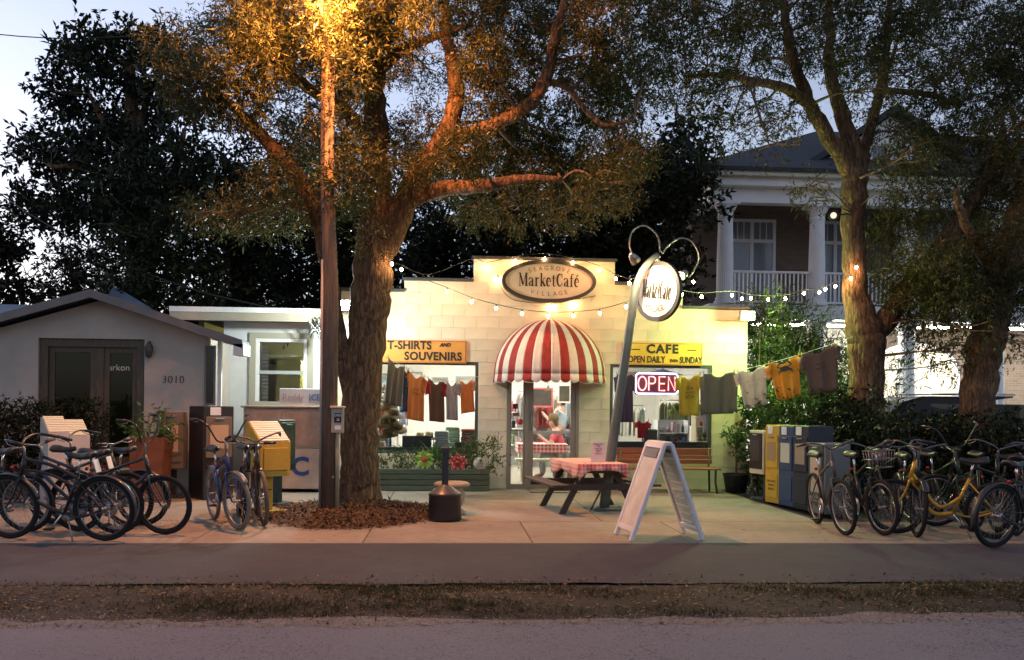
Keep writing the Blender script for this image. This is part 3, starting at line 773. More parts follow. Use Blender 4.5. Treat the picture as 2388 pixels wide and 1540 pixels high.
for k in range(16): MB().box((cx0 + .07, YWg + .12, cz0 + .05 + k * .063), (.12, .012, .05), Matrix.Rotation(.35, 3, 'X')).build('blind_slat', m_white, wing)
fl = MB().bb(cx0 + .2, cx1 - .1, YWg + 1.2, YWg + 1.8, 2.26, 2.298).build('ceiling_light', m_white, wing)
MB().bb(cx0 + .22, cx1 - .12, YWg + 1.22, YWg + 1.78, 2.245, 2.259).build('diffuser', emit_mat('room_light', (1, .93, .50), 75 * KX), fl)

# ------------------------------------------------------------------ two-storey columned building at right
YR = 24.0
bld = thing('columned_building', 'two-storey brick building with white columns, balcony rail and bright arcade', 'building')
m_col = M('column_paint', (.76, .76, .77), .5, var=.05, scale=2)
m_brick = brick_mat('wall_brick', (.15, .105, .075), (.20, .14, .10), (.19, .165, .14))
m_shingle = M('dark_shingle', (.035, .04, .05), .85, var=.3, scale=30, stretch=(1, 1, 6))
bx0 = XZ(1660, 600, YR)[0]; bx1 = bx0 + 15
zf = XZ(1800, 712, YR)[1]; zr = XZ(1800, 632, YR)[1]; zc = XZ(1800, 478, YR)[1]; ze = XZ(1800, 411, YR)[1]
# porch floor slab, ceilings
MB().bb(bx0 - .1, bx1, YR - .15, YR + 3.2, zf - .38, zf).build('balcony_slab', m_white, bld)
MB().bb(bx0 - .05, bx1, YR - .1, YR + 3.2, zc + .62, zc + .7).build('porch_ceiling', m_white, bld)
MB().bb(bx0 - .1, bx1, YR - .12, YR + .22, zc + .02, zc + .62).build('entablature', m_col, bld)
MB().bb(bx0 - .1, bx0 + .22, YR + .22, YR + 3.2, zc + .02, zc + .62).build('side_entablature', m_col, bld)
MB().bb(bx0 - .55, bx1, YR - .6, YR - .1, ze - .14, ze + .06).build('cornice', M('cornice_paint', (.58, .55, .47), .6, var=.08), bld)
MB().bb(bx0 - .55, bx0 - .1, YR - .1, YR + 9, ze - .14, ze + .06).build('side_cornice', M('cornice_paint'), bld)
MB().bb(bx0 - .35, bx1, YR - .4, YR - .11, ze - .36, ze - .141).build('bed_moulding', m_col, bld)
rp = P(1905, 306, YR + 4); rz_ = rp.z
MB().add([(bx0 - .7, YR - .7, ze + .06), (bx1, YR - .7, ze + .06), (bx1, YR + 4, rz_), (rp.x, YR + 4, rz_), (bx0 - .7, YR + 9, ze + .06), (rp.x + 1, YR + 9, rz_), (bx1, YR + 9, rz_)], [(0, 1, 2, 3), (0, 3, 5, 4), (3, 2, 6, 5)]).build('hip_roof', m_shingle, bld).modifiers.new('thick', 'SOLIDIFY').thickness = .1
# front gable dormer with pale pediment
gx = XZ(2080, 330, YR + .5); dw = 2.6; gp = XZ(2080, 270, YR + .5)[1]; gb = XZ(2080, 420, YR + .5)[1]
MB().prism([(gx[0] - dw, gb), (gx[0] + dw, gb), (gx[0], gp)], YR + .5, YR + .6).build('pediment', m_white, bld)
MB().prism([(gx[0] - dw - .3, gb - .05), (gx[0], gp + .05), (gx[0] + dw + .3, gb - .05), (gx[0] + dw + .3, gb + .13), (gx[0], gp + .25), (gx[0] - dw - .3, gb + .13)], YR + .2, YR + 4).build('dormer_roof', m_shingle, bld)
wf = frame_rect(MB(), gx[0] - 1.1, gx[0] - .1, gb + .1, gb + 1.0, YR + .46, YR + .499, .07).bb(gx[0] - .63, gx[0] - .57, YR + .465, YR + .495, gb + .17, gb + .93).build('dormer_window', m_white, bld)
MB().bb(gx[0] - 1.03, gx[0] - .17, YR + .48, YR + .49, gb + .17, gb + .93).build('pane', M('dusk_pane', (.10, .12, .16), .1), wf)
def column(x, y, z0, z1, r, cap=True):
    c = MB(); n = 24; prof = []
    for k in range(2 * n):
        t = math.pi * k / n; q = r * (.955 if k % 2 else 1.0); prof.append((q * math.cos(t), q * math.sin(t)))
    vs = []; zz = (z0 + .18, z0 + (z1 - z0) * .4, z1 - .42); sc = (1.0, .98, .86)
    for z, s_ in zip(zz, sc): vs += [(x + p[0] * s_, y + p[1] * s_, z) for p in prof]
    m_ = 2 * n; c.add(vs, [(i * m_ + k, i * m_ + (k + 1) % m_, (i + 1) * m_ + (k + 1) % m_, (i + 1) * m_ + k) for i in range(2) for k in range(m_)])
    co = c.build('column', m_col, bld)
    MB().lathe([(r * .86, z1 - .43), (r * .96, z1 - .40), (r * .9, z1 - .37), (r * .9, z1 - .24), (r * 1.08, z1 - .2), (r * 1.3, z1 - .09), (r * 1.3, z1 - .07)], 24, (x, y, 0)).bb(x - r * 1.38, x + r * 1.38, y - r * 1.38, y + r * 1.38, z1 - .07, z1).build('capital', m_col, co)
    MB().lathe([(r * 1.25, z0), (r * 1.28, z0 + .08), (r * 1.05, z0 + .12), (r * 1.12, z0 + .16), (r, z0 + .19)], 24, (x, y, 0)).build('column_base', m_col, co)
colx = [XZ(u, 600, YR + .05)[0] for u in (1691, 1905)]
dxc = colx[1] - colx[0]; colx += [colx[1] + dxc * k for k in (1, 2, 3)]
for x in colx: column(x, YR + .05, zf, zc + .02, .225)
for x in colx: column(x, YR + .05, 0, zf - .38, .235)
# balcony rail, bay by bay, each baluster its own
bal = MB().box((0, 0, 0), (.032, .032, zr - zf - .20)).mesh('baluster', m_col)
for i in range(len(colx) - 1):
    a, b = colx[i] + .22, colx[i + 1] - .22
    rl = MB().cbox(((a + b) / 2, YR + .05, zr - .03), (b - a, .09, .06), .008).build('rail', m_col, bld)
    MB().bb(a, b, YR + .02, YR + .08, zf + .07, zf + .12).build('bottom_rail', m_col, rl)
    nb = int((b - a) / .115)
    for k in range(nb): obj('baluster', bal, rl, (a + (k + .5) * (b - a) / nb, YR + .05, (zf + .12 + zr - .06) / 2))
a, b = colx[0], bx0
# brick walls, both floors, with windows
YW2 = YR + 2.4
MB().bb(bx0 + .1, bx1, YW2 + .02, YW2 + .3, 0, zc + .65).bb(bx0 + .08, bx0 + .38, YW2 + .3, YR + 9, 0, ze - .1).build('brick_wall', m_brick, bld)
def sash(x0, x1, z0, z1, Y, pane):
    w_ = frame_rect(MB(), x0, x1, z0, z1, Y - .06, Y + .018, .09).bb((x0 + x1) / 2 - .05, (x0 + x1) / 2 + .05, Y - .055, Y + .015, z0 + .09, z1 - .09).build('window', m_col, bld)
    zt_ = z1 - (z1 - z0) * .24
    MB().bb(x0 + .09, x1 - .09, Y - .05, Y + .012, zt_ - .05, zt_ + .05).build('transom', m_col, w_)
    for a_, b_ in ((x0 + .09, (x0 + x1) / 2 - .05), ((x0 + x1) / 2 + .05, x1 - .09)):
        MB().bb(a_ + .001, b_ - .001, Y - .03, Y - .02, z0 + .09, zt_ - .051).build('pane', pane, w_)
        MB().bb(a_ + .001, b_ - .001, Y - .03, Y - .02, zt_ + .051, z1 - .09).build('pane', pane, w_)
        for q in (1, 2): MB().bb(a_ + (b_ - a_) * q / 3 - .012, a_ + (b_ - a_) * q / 3 + .012, Y - .045, Y - .031, zt_ + .051, z1 - .09).build('muntin', m_col, w_)
m_dusk = M('curtained_pane', (.22, .24, .28), .12, var=.25, scale=5, stretch=(12, 1, 1))
for i in range(4):
    x = XZ(1752, 600, YW2)[0] + i * dxc * 1.0
    sash(x - .72, x + .72, zf + .12, XZ(1752, 512, YW2)[1], YW2, m_dusk)
# arcade: bright soffit lights, pale rear wall with an arched window
m_arc = M('arcade_plaster', (.72, .68, .58), .7, var=.04)
MB().bb(bx0 + .4, bx0 + 5.6, YW2 - .05, YW2 + .018, 0, zf - .4).build('plaster_panel', m_arc, bld)
axc = XZ(2130, 850, YW2)[0]; arcp = []
aw_, azs = 1.25, XZ(2130, 868, YW2)[1]
for rr, yy, mt, nm in ((aw_ + .14, .10, m_col, 'arch_trim'), (aw_, .13, M('arched_glazing', (.75, .66, .50), .25), 'arched_pane')):
    poly = [(axc - rr, .9), (axc + rr, .9)] + [(axc + rr * math.cos(t), azs + rr * .62 * math.sin(t)) for t in [math.pi * k / 16 for k in range(17)]]
    MB().prism(poly, YW2 - yy, YW2 - .051).build(nm, mt, bld)
for k in (-.42, .42): MB().bb(axc + k - .02, axc + k + .02, YW2 - .15, YW2 - .131, .9, azs + .5).build('glazing_bar', m_col, bld)
m_lit = emit_mat('arcade_tube', (1, 1, .93), 72 * KX)
for k in range(9):
    x = bx0 + .9 + k * 1.55
    f_ = MB().bb(x - .7, x + .7, YR + .35, YR + .65, zf - .46, zf - .382).build('arcade_light', m_white, bld)
    MB().bb(x - .67, x + .67, YR + .37, YR + .63, zf - .50, zf - .461).build('tube_cover', m_lit, f_)
MB().bb(bx0 - 2, bx1, YR - .6, YW2 + .02, -.04, .06).build('arcade_floor', m_conc, bld)
# lower side wing behind, with its sloping eave
swx = XZ(1592, 560, 27)[0]
MB().bb(swx - .2, bx0 + .05, 27, 27.2, 0, 6.0).build('side_wing_wall', m_brick, bld)
pa, pb = P(1575, 512, 26.6), P(1662, 480, 26.6)
MB().tube([P(1545, 545, 26.6), P(1665, 485, 26.6)], .09, 4).build('side_eave', m_col, bld)

# ------------------------------------------------------------------ trees and shrubs
m_bark = bark_mat('oak_bark', (.25, .15, .085), (.065, .04, .025))
m_twig = M('twig_bark', (.15, .11, .075), .9)
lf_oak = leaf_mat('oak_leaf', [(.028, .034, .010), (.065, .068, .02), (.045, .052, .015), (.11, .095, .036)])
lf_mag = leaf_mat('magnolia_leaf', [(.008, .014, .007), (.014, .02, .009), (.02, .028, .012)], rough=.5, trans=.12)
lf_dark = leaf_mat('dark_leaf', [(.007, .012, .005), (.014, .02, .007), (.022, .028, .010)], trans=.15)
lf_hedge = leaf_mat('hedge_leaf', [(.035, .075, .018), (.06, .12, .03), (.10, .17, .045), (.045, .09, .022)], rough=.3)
lf_ole = leaf_mat('oleander_leaf', [(.05, .085, .025), (.085, .13, .04), (.06, .095, .03)], rough=.4)

def limb(parent, pts, name='branch', n=12, k=5, jit=.02):
    ps = [P(u, v, Y) for u, v, Y, r in pts]; rs = [r for *_, r in pts]
    pp, rr = smooth_path(ps, rs, k)
    rg = random.Random(int(pts[0][0] * 7 + pts[-1][1]))
    pp = [p + Vector((rg.uniform(-jit, jit), rg.uniform(-jit, jit), 0)) if 0 < i < len(pp) - 1 else p for i, p in enumerate(pp)]
    rr = [r * rg.uniform(.94, 1.07) for r in rr]
    MB().tube(pp, rr, n).build(name, m_bark, parent)
    return list(zip(pp, rr))
def px_blobs(lst, dens=1.0):
    out = []
    for (u, v, Y, ru, rv, ry, n) in lst:
        s_ = Y / FPX; out.append((tuple(P(u, v, Y)), (ru * s_, ry, rv * s_), n * dens))
    return out
def crown(parent, blobs, seed, L, W, per, mat, skel=None, name='crown', tw=.7, **kw):
    obj(name, quads_mesh(name, leaf_arrays(blobs, seed, L, W, per, **kw), mat), parent)
    if skel:
        rg = random.Random(seed); mb = MB()
        for (c, r, n) in blobs:
            c = Vector(c); bp, br = min(skel, key=lambda q: (q[0] - c).length + .4 * max(0, q[0].z - c.z))
            mid = (bp + c) / 2 + Vector((rg.uniform(-.1, .1), rg.uniform(-.1, .1), rg.uniform(-.05, .2)))
            pp, rr = smooth_path([bp, mid, c], [min(br * .5, .05) * tw, .028 * tw, .014 * tw], 4); mb.tube(pp, rr, 5, cap=False)
            for _ in range(7):
                d = Vector((rg.gauss(0, 1), rg.gauss(0, 1), rg.gauss(0, .8))).normalized()
                e = c + Vector((d.x * r[0], d.y * r[1], d.z * r[2])) * rg.uniform(.7, 1.05); s0 = mid.lerp(c, rg.uniform(.4, 1))
                q = s0.lerp(e, .5) + Vector((rg.uniform(-.08, .08), rg.uniform(-.08, .08), rg.uniform(-.06, .1)))
                mb.tube([s0, q, e], [.013, .009, .004], 4, cap=False)
        mb.build('twigs', m_twig, parent, kind='stuff')
def jitter_blobs(lst, seed, n=150, ru=72, rv=52, ry=.65, Y=(12.2, 15.0), du=22, dv=18):
    rg = random.Random(seed); out = []
    for it in lst:
        u, v = it[0], it[1]; k = it[2] if len(it) > 2 else 1.0; yy = it[3] if len(it) > 3 else rg.uniform(*Y)
        out.append((u + rg.uniform(-du, du), v + rg.uniform(-dv, dv), yy, ru * rg.uniform(.75, 1.2), rv * rg.uniform(.75, 1.2), ry, n * k))
    return out

# big oak at the kerb, forked low behind the utility pole
oak = thing('oak_tree', 'tall forked oak with orange lit bark standing in mulch beside the utility pole', 'tree', tuple(G(838, 1168)))
oak.location = (0, 0, 0)
sk = limb(oak, [(838, 1180, 14.05, .41), (838, 1160, 14.05, .345), (837, 1120, 14.05, .30), (840, 1000, 14.05, .295), (846, 850, 14.05, .30), (861, 740, 14.05, .295), (868, 640, 14.05, .305), (878, 540, 14.05, .29), (880, 440, 14.05, .225), (876, 330, 14.05, .195), (872, 210, 14.0, .165), (880, 100, 13.9, .135), (908, 10, 13.8, .10), (940, -110, 13.7, .06)], 'trunk', 18, 5, .03)
sk += limb(oak, [(895, 590, 14.05, .20), (930, 505, 13.95, .205), (985, 395, 13.8, .17), (1040, 305, 13.7, .14), (1064, 215, 13.6, .12), (1050, 120, 13.5, .10), (1034, 10, 13.4, .07), (1020, -90, 13.4, .05)])
sk += limb(oak, [(948, 470, 13.9, .13), (1040, 440, 13.6, .12), (1130, 434, 13.3, .10), (1220, 418, 13.1, .07), (1310, 420, 13.0, .04)])
sk += limb(oak, [(1030, 325, 13.7, .11), (1130, 300, 13.4, .10), (1225, 250, 13.2, .10), (1272, 190, 13.1, .095), (1290, 110, 13.0, .08), (1310, 20, 12.9, .06), (1330, -70, 12.9, .04)])
sk += limb(oak, [(1275, 190, 13.1, .05), (1330, 210, 13.0, .045), (1400, 290, 12.9, .035), (1480, 280, 12.8, .02)])
sk += limb(oak, [(822, 930, 14.05, .13), (800, 830, 13.95, .135), (780, 730, 13.9, .13), (764, 610, 13.9, .125), (740, 500, 13.85, .13), (690, 410, 13.8, .12), (640, 350, 13.7, .11), (592, 298, 13.6, .09), (535, 240, 13.5, .06), (470, 200, 13.4, .03)])
sk += limb(oak, [(735, 492, 13.85, .07), (660, 476, 13.7, .065), (585, 490, 13.6, .05), (520, 510, 13.5, .03)])
sk += limb(oak, [(866, 330, 14.0, .11), (810, 265, 13.7, .10), (740, 218, 13.4, .085), (660, 165, 13.2, .06), (580, 120, 13.0, .04)])
sk += limb(oak, [(876, 180, 13.95, .10), (930, 120, 13.7, .09), (1000, 90, 13.5, .06), (1090, 60, 13.3, .04)])
sk += limb(oak, [(874, 250, 14.0, .08), (830, 150, 13.7, .07), (800, 60, 13.4, .05), (760, -40, 13.3, .03)])
OBL = [(560, 30, .8), (640, 60), (740, 30, .5, 13.7), (830, 40, .6, 13.8), (930, 20, .7), (1010, 30, .8), (1100, 30), (1190, 40), (1290, 30), (1390, 40), (1480, 30), (600, -40), (800, -50), (1000, -50), (1200, -50), (1400, -50),
                   (420, 90, .5), (500, 110), (590, 140), (690, 120, .5), (790, 120, .4, 13.6), (1000, 160, .5), (1110, 130), (1180, 180), (1260, 110, .7), (1350, 140), (1440, 140, .8), (1510, 120, .7),
                   (470, 220), (560, 240), (650, 230, .5), (760, 230, .3, 13.5), (820, 190, .5, 13.4), (1130, 240, .8), (1200, 250, .7), (1350, 230, .8), (1420, 230), (1500, 210, .6),
                   (440, 310), (520, 330), (600, 370, .8), (690, 320, .8), (790, 330, .7), (940, 330, .8), (1000, 290, .6), (1100, 340), (1180, 330), (1250, 310, .6), (1330, 330), (1420, 340), (1490, 360, .6),
                   (480, 420), (570, 440), (650, 420, .7), (720, 400, .6), (820, 420, .5), (810, 310, .45, 12.7), (825, 380, .5, 12.6), (800, 440, .6, 12.7), (930, 380, .5, 13.0), (860, 560, .12, 13.2), (768, 120, .65, 12.35), (745, 60, .5, 12.4), (775, 35, .5, 12.4), (790, 165, .5, 12.4), (850, 60, .7, 13.1), (885, 120, .6, 13.2), (900, 30, .7, 13.0), (980, 380, .5), (1060, 400, .8), (1150, 400, .8), (1240, 400), (1330, 420), (1420, 430, .8),
                   (420, 500), (510, 520), (600, 540), (690, 530, .7), (1110, 470, .5), (1220, 480, .6), (1330, 490, .7), (450, 590, .8), (560, 610), (660, 620, .8)]
ob = jitter_blobs([b for b in OBL if not (b[0] < 610 and b[1] > 260) and not (b[0] < 720 and b[1] > 480)], 11, n=270, ru=66, rv=48) + jitter_blobs([(590, 480, .7, 13.6), (645, 495, .5, 13.7), (540, 500, .6, 13.5)], 17, n=230)
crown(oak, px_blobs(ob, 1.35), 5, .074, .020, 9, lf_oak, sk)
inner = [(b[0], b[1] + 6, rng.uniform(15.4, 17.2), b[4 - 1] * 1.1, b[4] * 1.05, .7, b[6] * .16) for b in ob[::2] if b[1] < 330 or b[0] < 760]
crown(oak, px_blobs(inner), 15, .14, .05, 8, lf_dark, None, 'inner_foliage', tl=(.15, .4))  # crown's shaded core: shade put into a darker leaf colour
# leafy spray close to the street lamp
crown(oak, px_blobs(jitter_blobs([(610, 90, 1, 12.4), (560, 170, 1, 12.2), (650, 40, .7, 12.7), (690, 150, .4, 12.9), (900, 60, .6, 13.0), (830, 150, .4, 13.1), (700, 30, .4, 12.9), (800, 60, .3, 12.9)], 31, n=230, ru=55, rv=45, ry=.4)), 8, .074, .020, 9, lf_oak, sk, 'foliage')

# second oak at right, forked trunk behind the hedge
oak2 = thing('oak_tree', 'leaning forked oak behind the hedge with a string light wound round its trunk', 'tree')
YO = 14.8
s2 = limb(oak2, [(2025, 1130, YO, .36), (2022, 1000, YO, .30), (2020, 900, YO, .28), (2022, 820, YO, .29), (2015, 770, YO, .30), (1996, 690, YO, .20), (1990, 600, YO, .185), (1990, 500, YO, .19), (1992, 420, YO, .22), (1975, 385, YO, .15), (1925, 310, YO - .1, .125), (1885, 235, YO - .3, .11), (1850, 140, YO - .5, .09), (1830, 30, YO - .6, .07), (1820, -80, YO - .6, .05)], 'trunk', 16, 5, .02)
s2 += limb(oak2, [(1994, 430, YO, .16), (1988, 350, YO, .15), (1965, 270, YO, .13), (1940, 180, YO, .10), (1935, 60, YO, .07), (1930, -60, YO, .05)])
s2 += limb(oak2, [(2005, 420, YO, .12), (2020, 330, YO + .1, .10), (2050, 220, YO + .2, .08), (2070, 90, YO + .3, .06), (2080, -60, YO + .3, .04)])
s2 += limb(oak2, [(1890, 245, YO - .3, .09), (1830, 205, YO - .6, .08), (1760, 190, YO - .9, .06), (1680, 175, YO - 1.1, .045), (1600, 180, YO - 1.2, .03)])
s2 += limb(oak2, [(2030, 790, YO, .20), (2075, 735, YO, .18), (2115, 670, YO - .05, .15), (2170, 600, YO - .1, .13), (2240, 510, YO - .2, .11), (2300, 420, YO - .3, .09), (2340, 300, YO - .3, .06)])
s2 += limb(oak2, [(2240, 250, YO - .2, .03), (2180, 225, YO - .2, .05), (2120, 215, YO - .1, .05), (2045, 210, YO, .06)])
rb = jitter_blobs([(1570, 40), (1660, 50), (1750, 30), (1840, 40), (1930, 30), (2020, 40), (2110, 30), (2200, 40), (2290, 30), (2370, 40), (1600, -50), (1800, -50), (2000, -50), (2200, -50), (2370, -50),
                   (1560, 130, .8), (1640, 140, .7), (1730, 130, .7), (1820, 110, .9), (1910, 120), (2000, 130), (2090, 120, .8), (2180, 110, .7), (2270, 130), (2360, 120),
                   (1580, 210, .5), (1660, 220, .5), (1740, 240, .4), (1820, 260, .35), (2050, 210, .6), (2130, 180, .6), (2220, 200), (2310, 210), (2380, 220),
                   (1770, 310, .16), (1800, 350, .12), (1700, 290, .25), (2080, 290, .6), (2160, 290), (2250, 300), (2340, 300), (2100, 370, .5), (2180, 380, .8), (2270, 390), (2360, 390), (2150, 460, .6), (2240, 470, .8), (2340, 480)], 21, n=190, ru=66, rv=48, Y=(13.2, 16.0))
crown(oak2, px_blobs([(b[0], b[1] + 5, rng.uniform(16.4, 18.0), b[3] * 1.1, b[4] * 1.05, .7, b[6] * .15) for b in rb[::2] if b[6] > 120]), 16, .14, .05, 8, lf_dark, None, 'inner_foliage', tl=(.15, .4))  # darker leaf copy stands for shade inside the crown, screening the sky
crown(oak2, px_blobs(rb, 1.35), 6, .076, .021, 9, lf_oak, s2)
lb = jitter_blobs([(2110, 540), (2170, 600), (2100, 620, .8), (2150, 670), (2220, 640), (2100, 690, .7), (2200, 700), (2280, 560, .8), (2350, 560), (2310, 640), (2250, 700, .8), (2370, 650, .9), (2340, 710, .7), (2110, 480, .5), (1885, 440, .10, 13.6), (1925, 470, .08, 13.6), (2170, 760, .3), (2130, 740, .5), (2200, 800, .14), (2230, 850, .14), (2180, 830, .1), (2370, 790, .25), (2240, 775, .2)], 22, n=210, ru=55, rv=42, Y=(13.4, 14.8))
crown(oak2, px_blobs(lb, 1.2), 7, .085, .023, 8, lf_oak, s2, 'foliage', tw=.4, droop=.5)

# dark leaning trunk at the far right
oak3 = thing('oak_tree', 'thick leaning trunk at the right edge in front of the bright arcade', 'tree')
s3 = limb(oak3, [(2275, 1120, 14.2, .34), (2275, 1000, 14.2, .29), (2285, 900, 14.2, .27), (2300, 800, 14.2, .285), (2320, 720, 14.2, .27), (2345, 620, 14.2, .25), (2385, 480, 14.2, .22), (2430, 330, 14.2, .18), (2480, 150, 14.2, .12)], 'trunk', 16, 5, .03)
s3 += limb(oak3, [(2330, 690, 14.2, .12), (2300, 600, 14.0, .10), (2250, 520, 13.8, .07), (2230, 440, 13.6, .04)])
crown(oak3, px_blobs(jitter_blobs([(2400, 300), (2390, 150), (2430, 50), (2400, 420, .8), (2370, 250), (2330, 100)], 23, n=150, Y=(13.2, 14.6))), 9, .09, .025, 9, lf_oak, s3)

# magnolia silhouette at left, bigger leaves
mag = thing('magnolia_tree', 'dark broad-leaved tree outlined against the pale sky above the gabled house', 'tree')
sm = limb(mag, [(330, 1100, 21, .4), (330, 700, 21, .35), (325, 450, 21, .26), (310, 300, 21, .18), (300, 150, 21, .1)], 'trunk', 12)
for q in ([(325, 500, 21, .12), (240, 400, 21, .09), (120, 390, 21, .05)], [(322, 400, 21, .1), (250, 300, 21, .07), (210, 220, 21, .04)], [(328, 560, 21, .12), (220, 500, 21, .08), (90, 480, 21, .04)], [(320, 300, 21, .08), (360, 200, 21, .06), (400, 120, 21, .04)], [(327, 520, 21, .1), (400, 420, 21, .08), (430, 300, 21, .05)]): sm += limb(mag, q)
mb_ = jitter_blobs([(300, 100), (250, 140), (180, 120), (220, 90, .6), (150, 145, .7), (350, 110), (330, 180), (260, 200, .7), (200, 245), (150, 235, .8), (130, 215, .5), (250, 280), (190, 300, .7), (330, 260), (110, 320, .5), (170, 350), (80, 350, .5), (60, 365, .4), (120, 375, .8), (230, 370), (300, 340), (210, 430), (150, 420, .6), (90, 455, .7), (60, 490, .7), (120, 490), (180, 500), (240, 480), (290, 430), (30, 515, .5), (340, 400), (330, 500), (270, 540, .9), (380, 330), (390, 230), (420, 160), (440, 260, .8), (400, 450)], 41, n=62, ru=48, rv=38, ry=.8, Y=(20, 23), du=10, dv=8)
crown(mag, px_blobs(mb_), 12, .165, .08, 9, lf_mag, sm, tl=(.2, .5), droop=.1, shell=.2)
# smaller fine-leaved tree below it, and a neighbour peeping in at the left edge
sm2 = thing('small_tree', 'small fine-leaved tree low on the skyline left of the gable peak', 'tree')
ss = limb(sm2, [(180, 1000, 24, .15), (180, 720, 24, .12), (170, 640, 24, .08), (150, 590, 24, .04)], 'trunk', 8)
crown(sm2, px_blobs(jitter_blobs([(150, 600, .8), (120, 630, .6), (190, 610), (210, 660), (150, 660), (240, 620), (250, 670), (90, 690, .7), (180, 690), (130, 700), (230, 700), (280, 690)], 42, n=60, ru=42, rv=34, Y=(23, 25), du=8, dv=8)), 13, .13, .05, 9, lf_dark, ss)
edge = thing('edge_tree', 'sprig of a dark tree entering at the left edge of the sky', 'tree')
se = limb(edge, [(-120, 1000, 22, .3), (-110, 700, 22, .25), (-60, 600, 22, .15), (0, 590, 22, .05)], 'trunk', 10)
se += limb(edge, [(-100, 720, 22, .08), (-20, 660, 22, .05), (40, 655, 22, .02), (90, 640, 22, .01)])
crown(edge, px_blobs(jitter_blobs([(-10, 545, .8), (10, 575), (30, 590, .6), (-20, 590), (20, 650, .25), (60, 640, .25), (80, 660, .2), (40, 680, .25), (-10, 660, .5), (10, 695, .6), (50, 700, .6)], 43, n=40, ru=32, rv=22, Y=(21.5, 22.5), du=6, dv=5)), 14, .17, .08, 9, lf_mag, se, shell=.2)

# dense dark trees behind the buildings
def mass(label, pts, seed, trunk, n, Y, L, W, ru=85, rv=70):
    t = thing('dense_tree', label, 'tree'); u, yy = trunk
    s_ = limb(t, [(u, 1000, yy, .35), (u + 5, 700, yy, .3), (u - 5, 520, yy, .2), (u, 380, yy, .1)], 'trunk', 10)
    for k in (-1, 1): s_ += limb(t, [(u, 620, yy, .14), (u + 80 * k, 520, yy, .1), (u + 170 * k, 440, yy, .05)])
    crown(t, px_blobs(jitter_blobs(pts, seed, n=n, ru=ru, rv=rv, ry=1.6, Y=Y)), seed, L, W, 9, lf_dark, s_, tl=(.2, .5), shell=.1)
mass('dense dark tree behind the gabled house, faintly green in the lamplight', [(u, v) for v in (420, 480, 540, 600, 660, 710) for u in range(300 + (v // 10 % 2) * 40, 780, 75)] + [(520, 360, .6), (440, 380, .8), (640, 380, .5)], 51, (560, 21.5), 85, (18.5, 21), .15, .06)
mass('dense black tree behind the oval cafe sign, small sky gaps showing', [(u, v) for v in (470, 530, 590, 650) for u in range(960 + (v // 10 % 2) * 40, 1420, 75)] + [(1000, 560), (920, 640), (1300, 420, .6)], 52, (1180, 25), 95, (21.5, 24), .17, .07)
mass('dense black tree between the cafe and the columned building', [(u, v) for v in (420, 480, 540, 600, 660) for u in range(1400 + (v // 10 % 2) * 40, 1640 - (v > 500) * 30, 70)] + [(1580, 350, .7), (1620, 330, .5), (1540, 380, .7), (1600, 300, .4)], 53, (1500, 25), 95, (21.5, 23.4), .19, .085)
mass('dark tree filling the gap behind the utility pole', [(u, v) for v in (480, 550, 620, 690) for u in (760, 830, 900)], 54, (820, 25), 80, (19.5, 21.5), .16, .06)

# shrubs: bright hedge behind the paper boxes, dark hedge to its right, oleander, house hedge
def shrub(name, label, pts, seed, n, ru, rv, ry, Y, L, W, mat, per=8, stems=8, **kw):
    t = thing(name, label, 'shrub' if 'hedge' not in name else 'hedge'); bl = px_blobs(jitter_blobs(pts, seed, n=n, ru=ru, rv=rv, ry=ry, Y=Y, du=12, dv=10))
    bl = [((c[0], c[1], max(c[2], r[2] * .8)), r, k) for c, r, k in bl]
    obj('foliage', quads_mesh('foliage', leaf_arrays(bl, seed, L, W, per, **kw), mat), t)
    mb = MB(); rg = random.Random(seed)
    for c, r, k in bl: mb.tube([(c[0] + rg.uniform(-.15, .15), c[1] + rg.uniform(-.1, .1), 0), (c[0] + rg.uniform(-.1, .1), c[1], c[2] * .6), (c[0], c[1], c[2])], [.016, .012, .005], 5)
    mb.build('stems', m_twig, t, kind='stuff')
    return t
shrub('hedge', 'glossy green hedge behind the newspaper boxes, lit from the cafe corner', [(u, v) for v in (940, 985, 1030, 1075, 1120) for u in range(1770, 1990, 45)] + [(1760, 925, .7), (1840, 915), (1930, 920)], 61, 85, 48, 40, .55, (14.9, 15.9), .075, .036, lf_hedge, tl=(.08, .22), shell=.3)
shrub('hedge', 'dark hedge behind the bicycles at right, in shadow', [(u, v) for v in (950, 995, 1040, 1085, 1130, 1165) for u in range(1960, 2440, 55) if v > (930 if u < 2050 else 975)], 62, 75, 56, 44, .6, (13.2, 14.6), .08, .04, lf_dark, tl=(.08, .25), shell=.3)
shrub('oleander', 'tall oleander with long narrow leaves against the bright arcade', [(1790, 880), (1830, 850), (1870, 820), (1800, 800, .7), (1850, 770, .6), (1900, 840), (1930, 880), (1940, 820, .6), (1890, 760, .5), (1780, 760, .5), (1830, 730, .3), (1870, 900), (1960, 850, .5), (1960, 900), (2070, 900, .4), (2090, 870, .25), (1770, 830, .7), (1765, 780, .8), (1770, 735, .6), (1800, 760, .7), (1830, 800), (1860, 860), (1900, 900), (1820, 890), (1770, 880)], 63, 105, 40, 36, .5, (16.2, 17.6), .15, .022, lf_ole, tl=(.2, .5), droop=-.2)
shrub('hedge', 'clipped dark hedge under the left wall of the gabled house', [(u, v) for v in (965, 1000, 1040, 1090) for u in range(-40, 215, 42)], 64, 80, 46, 34, .35, (13.9, 14.3), .05, .026, lf_dark, tl=(.06, .15), shell=.4)

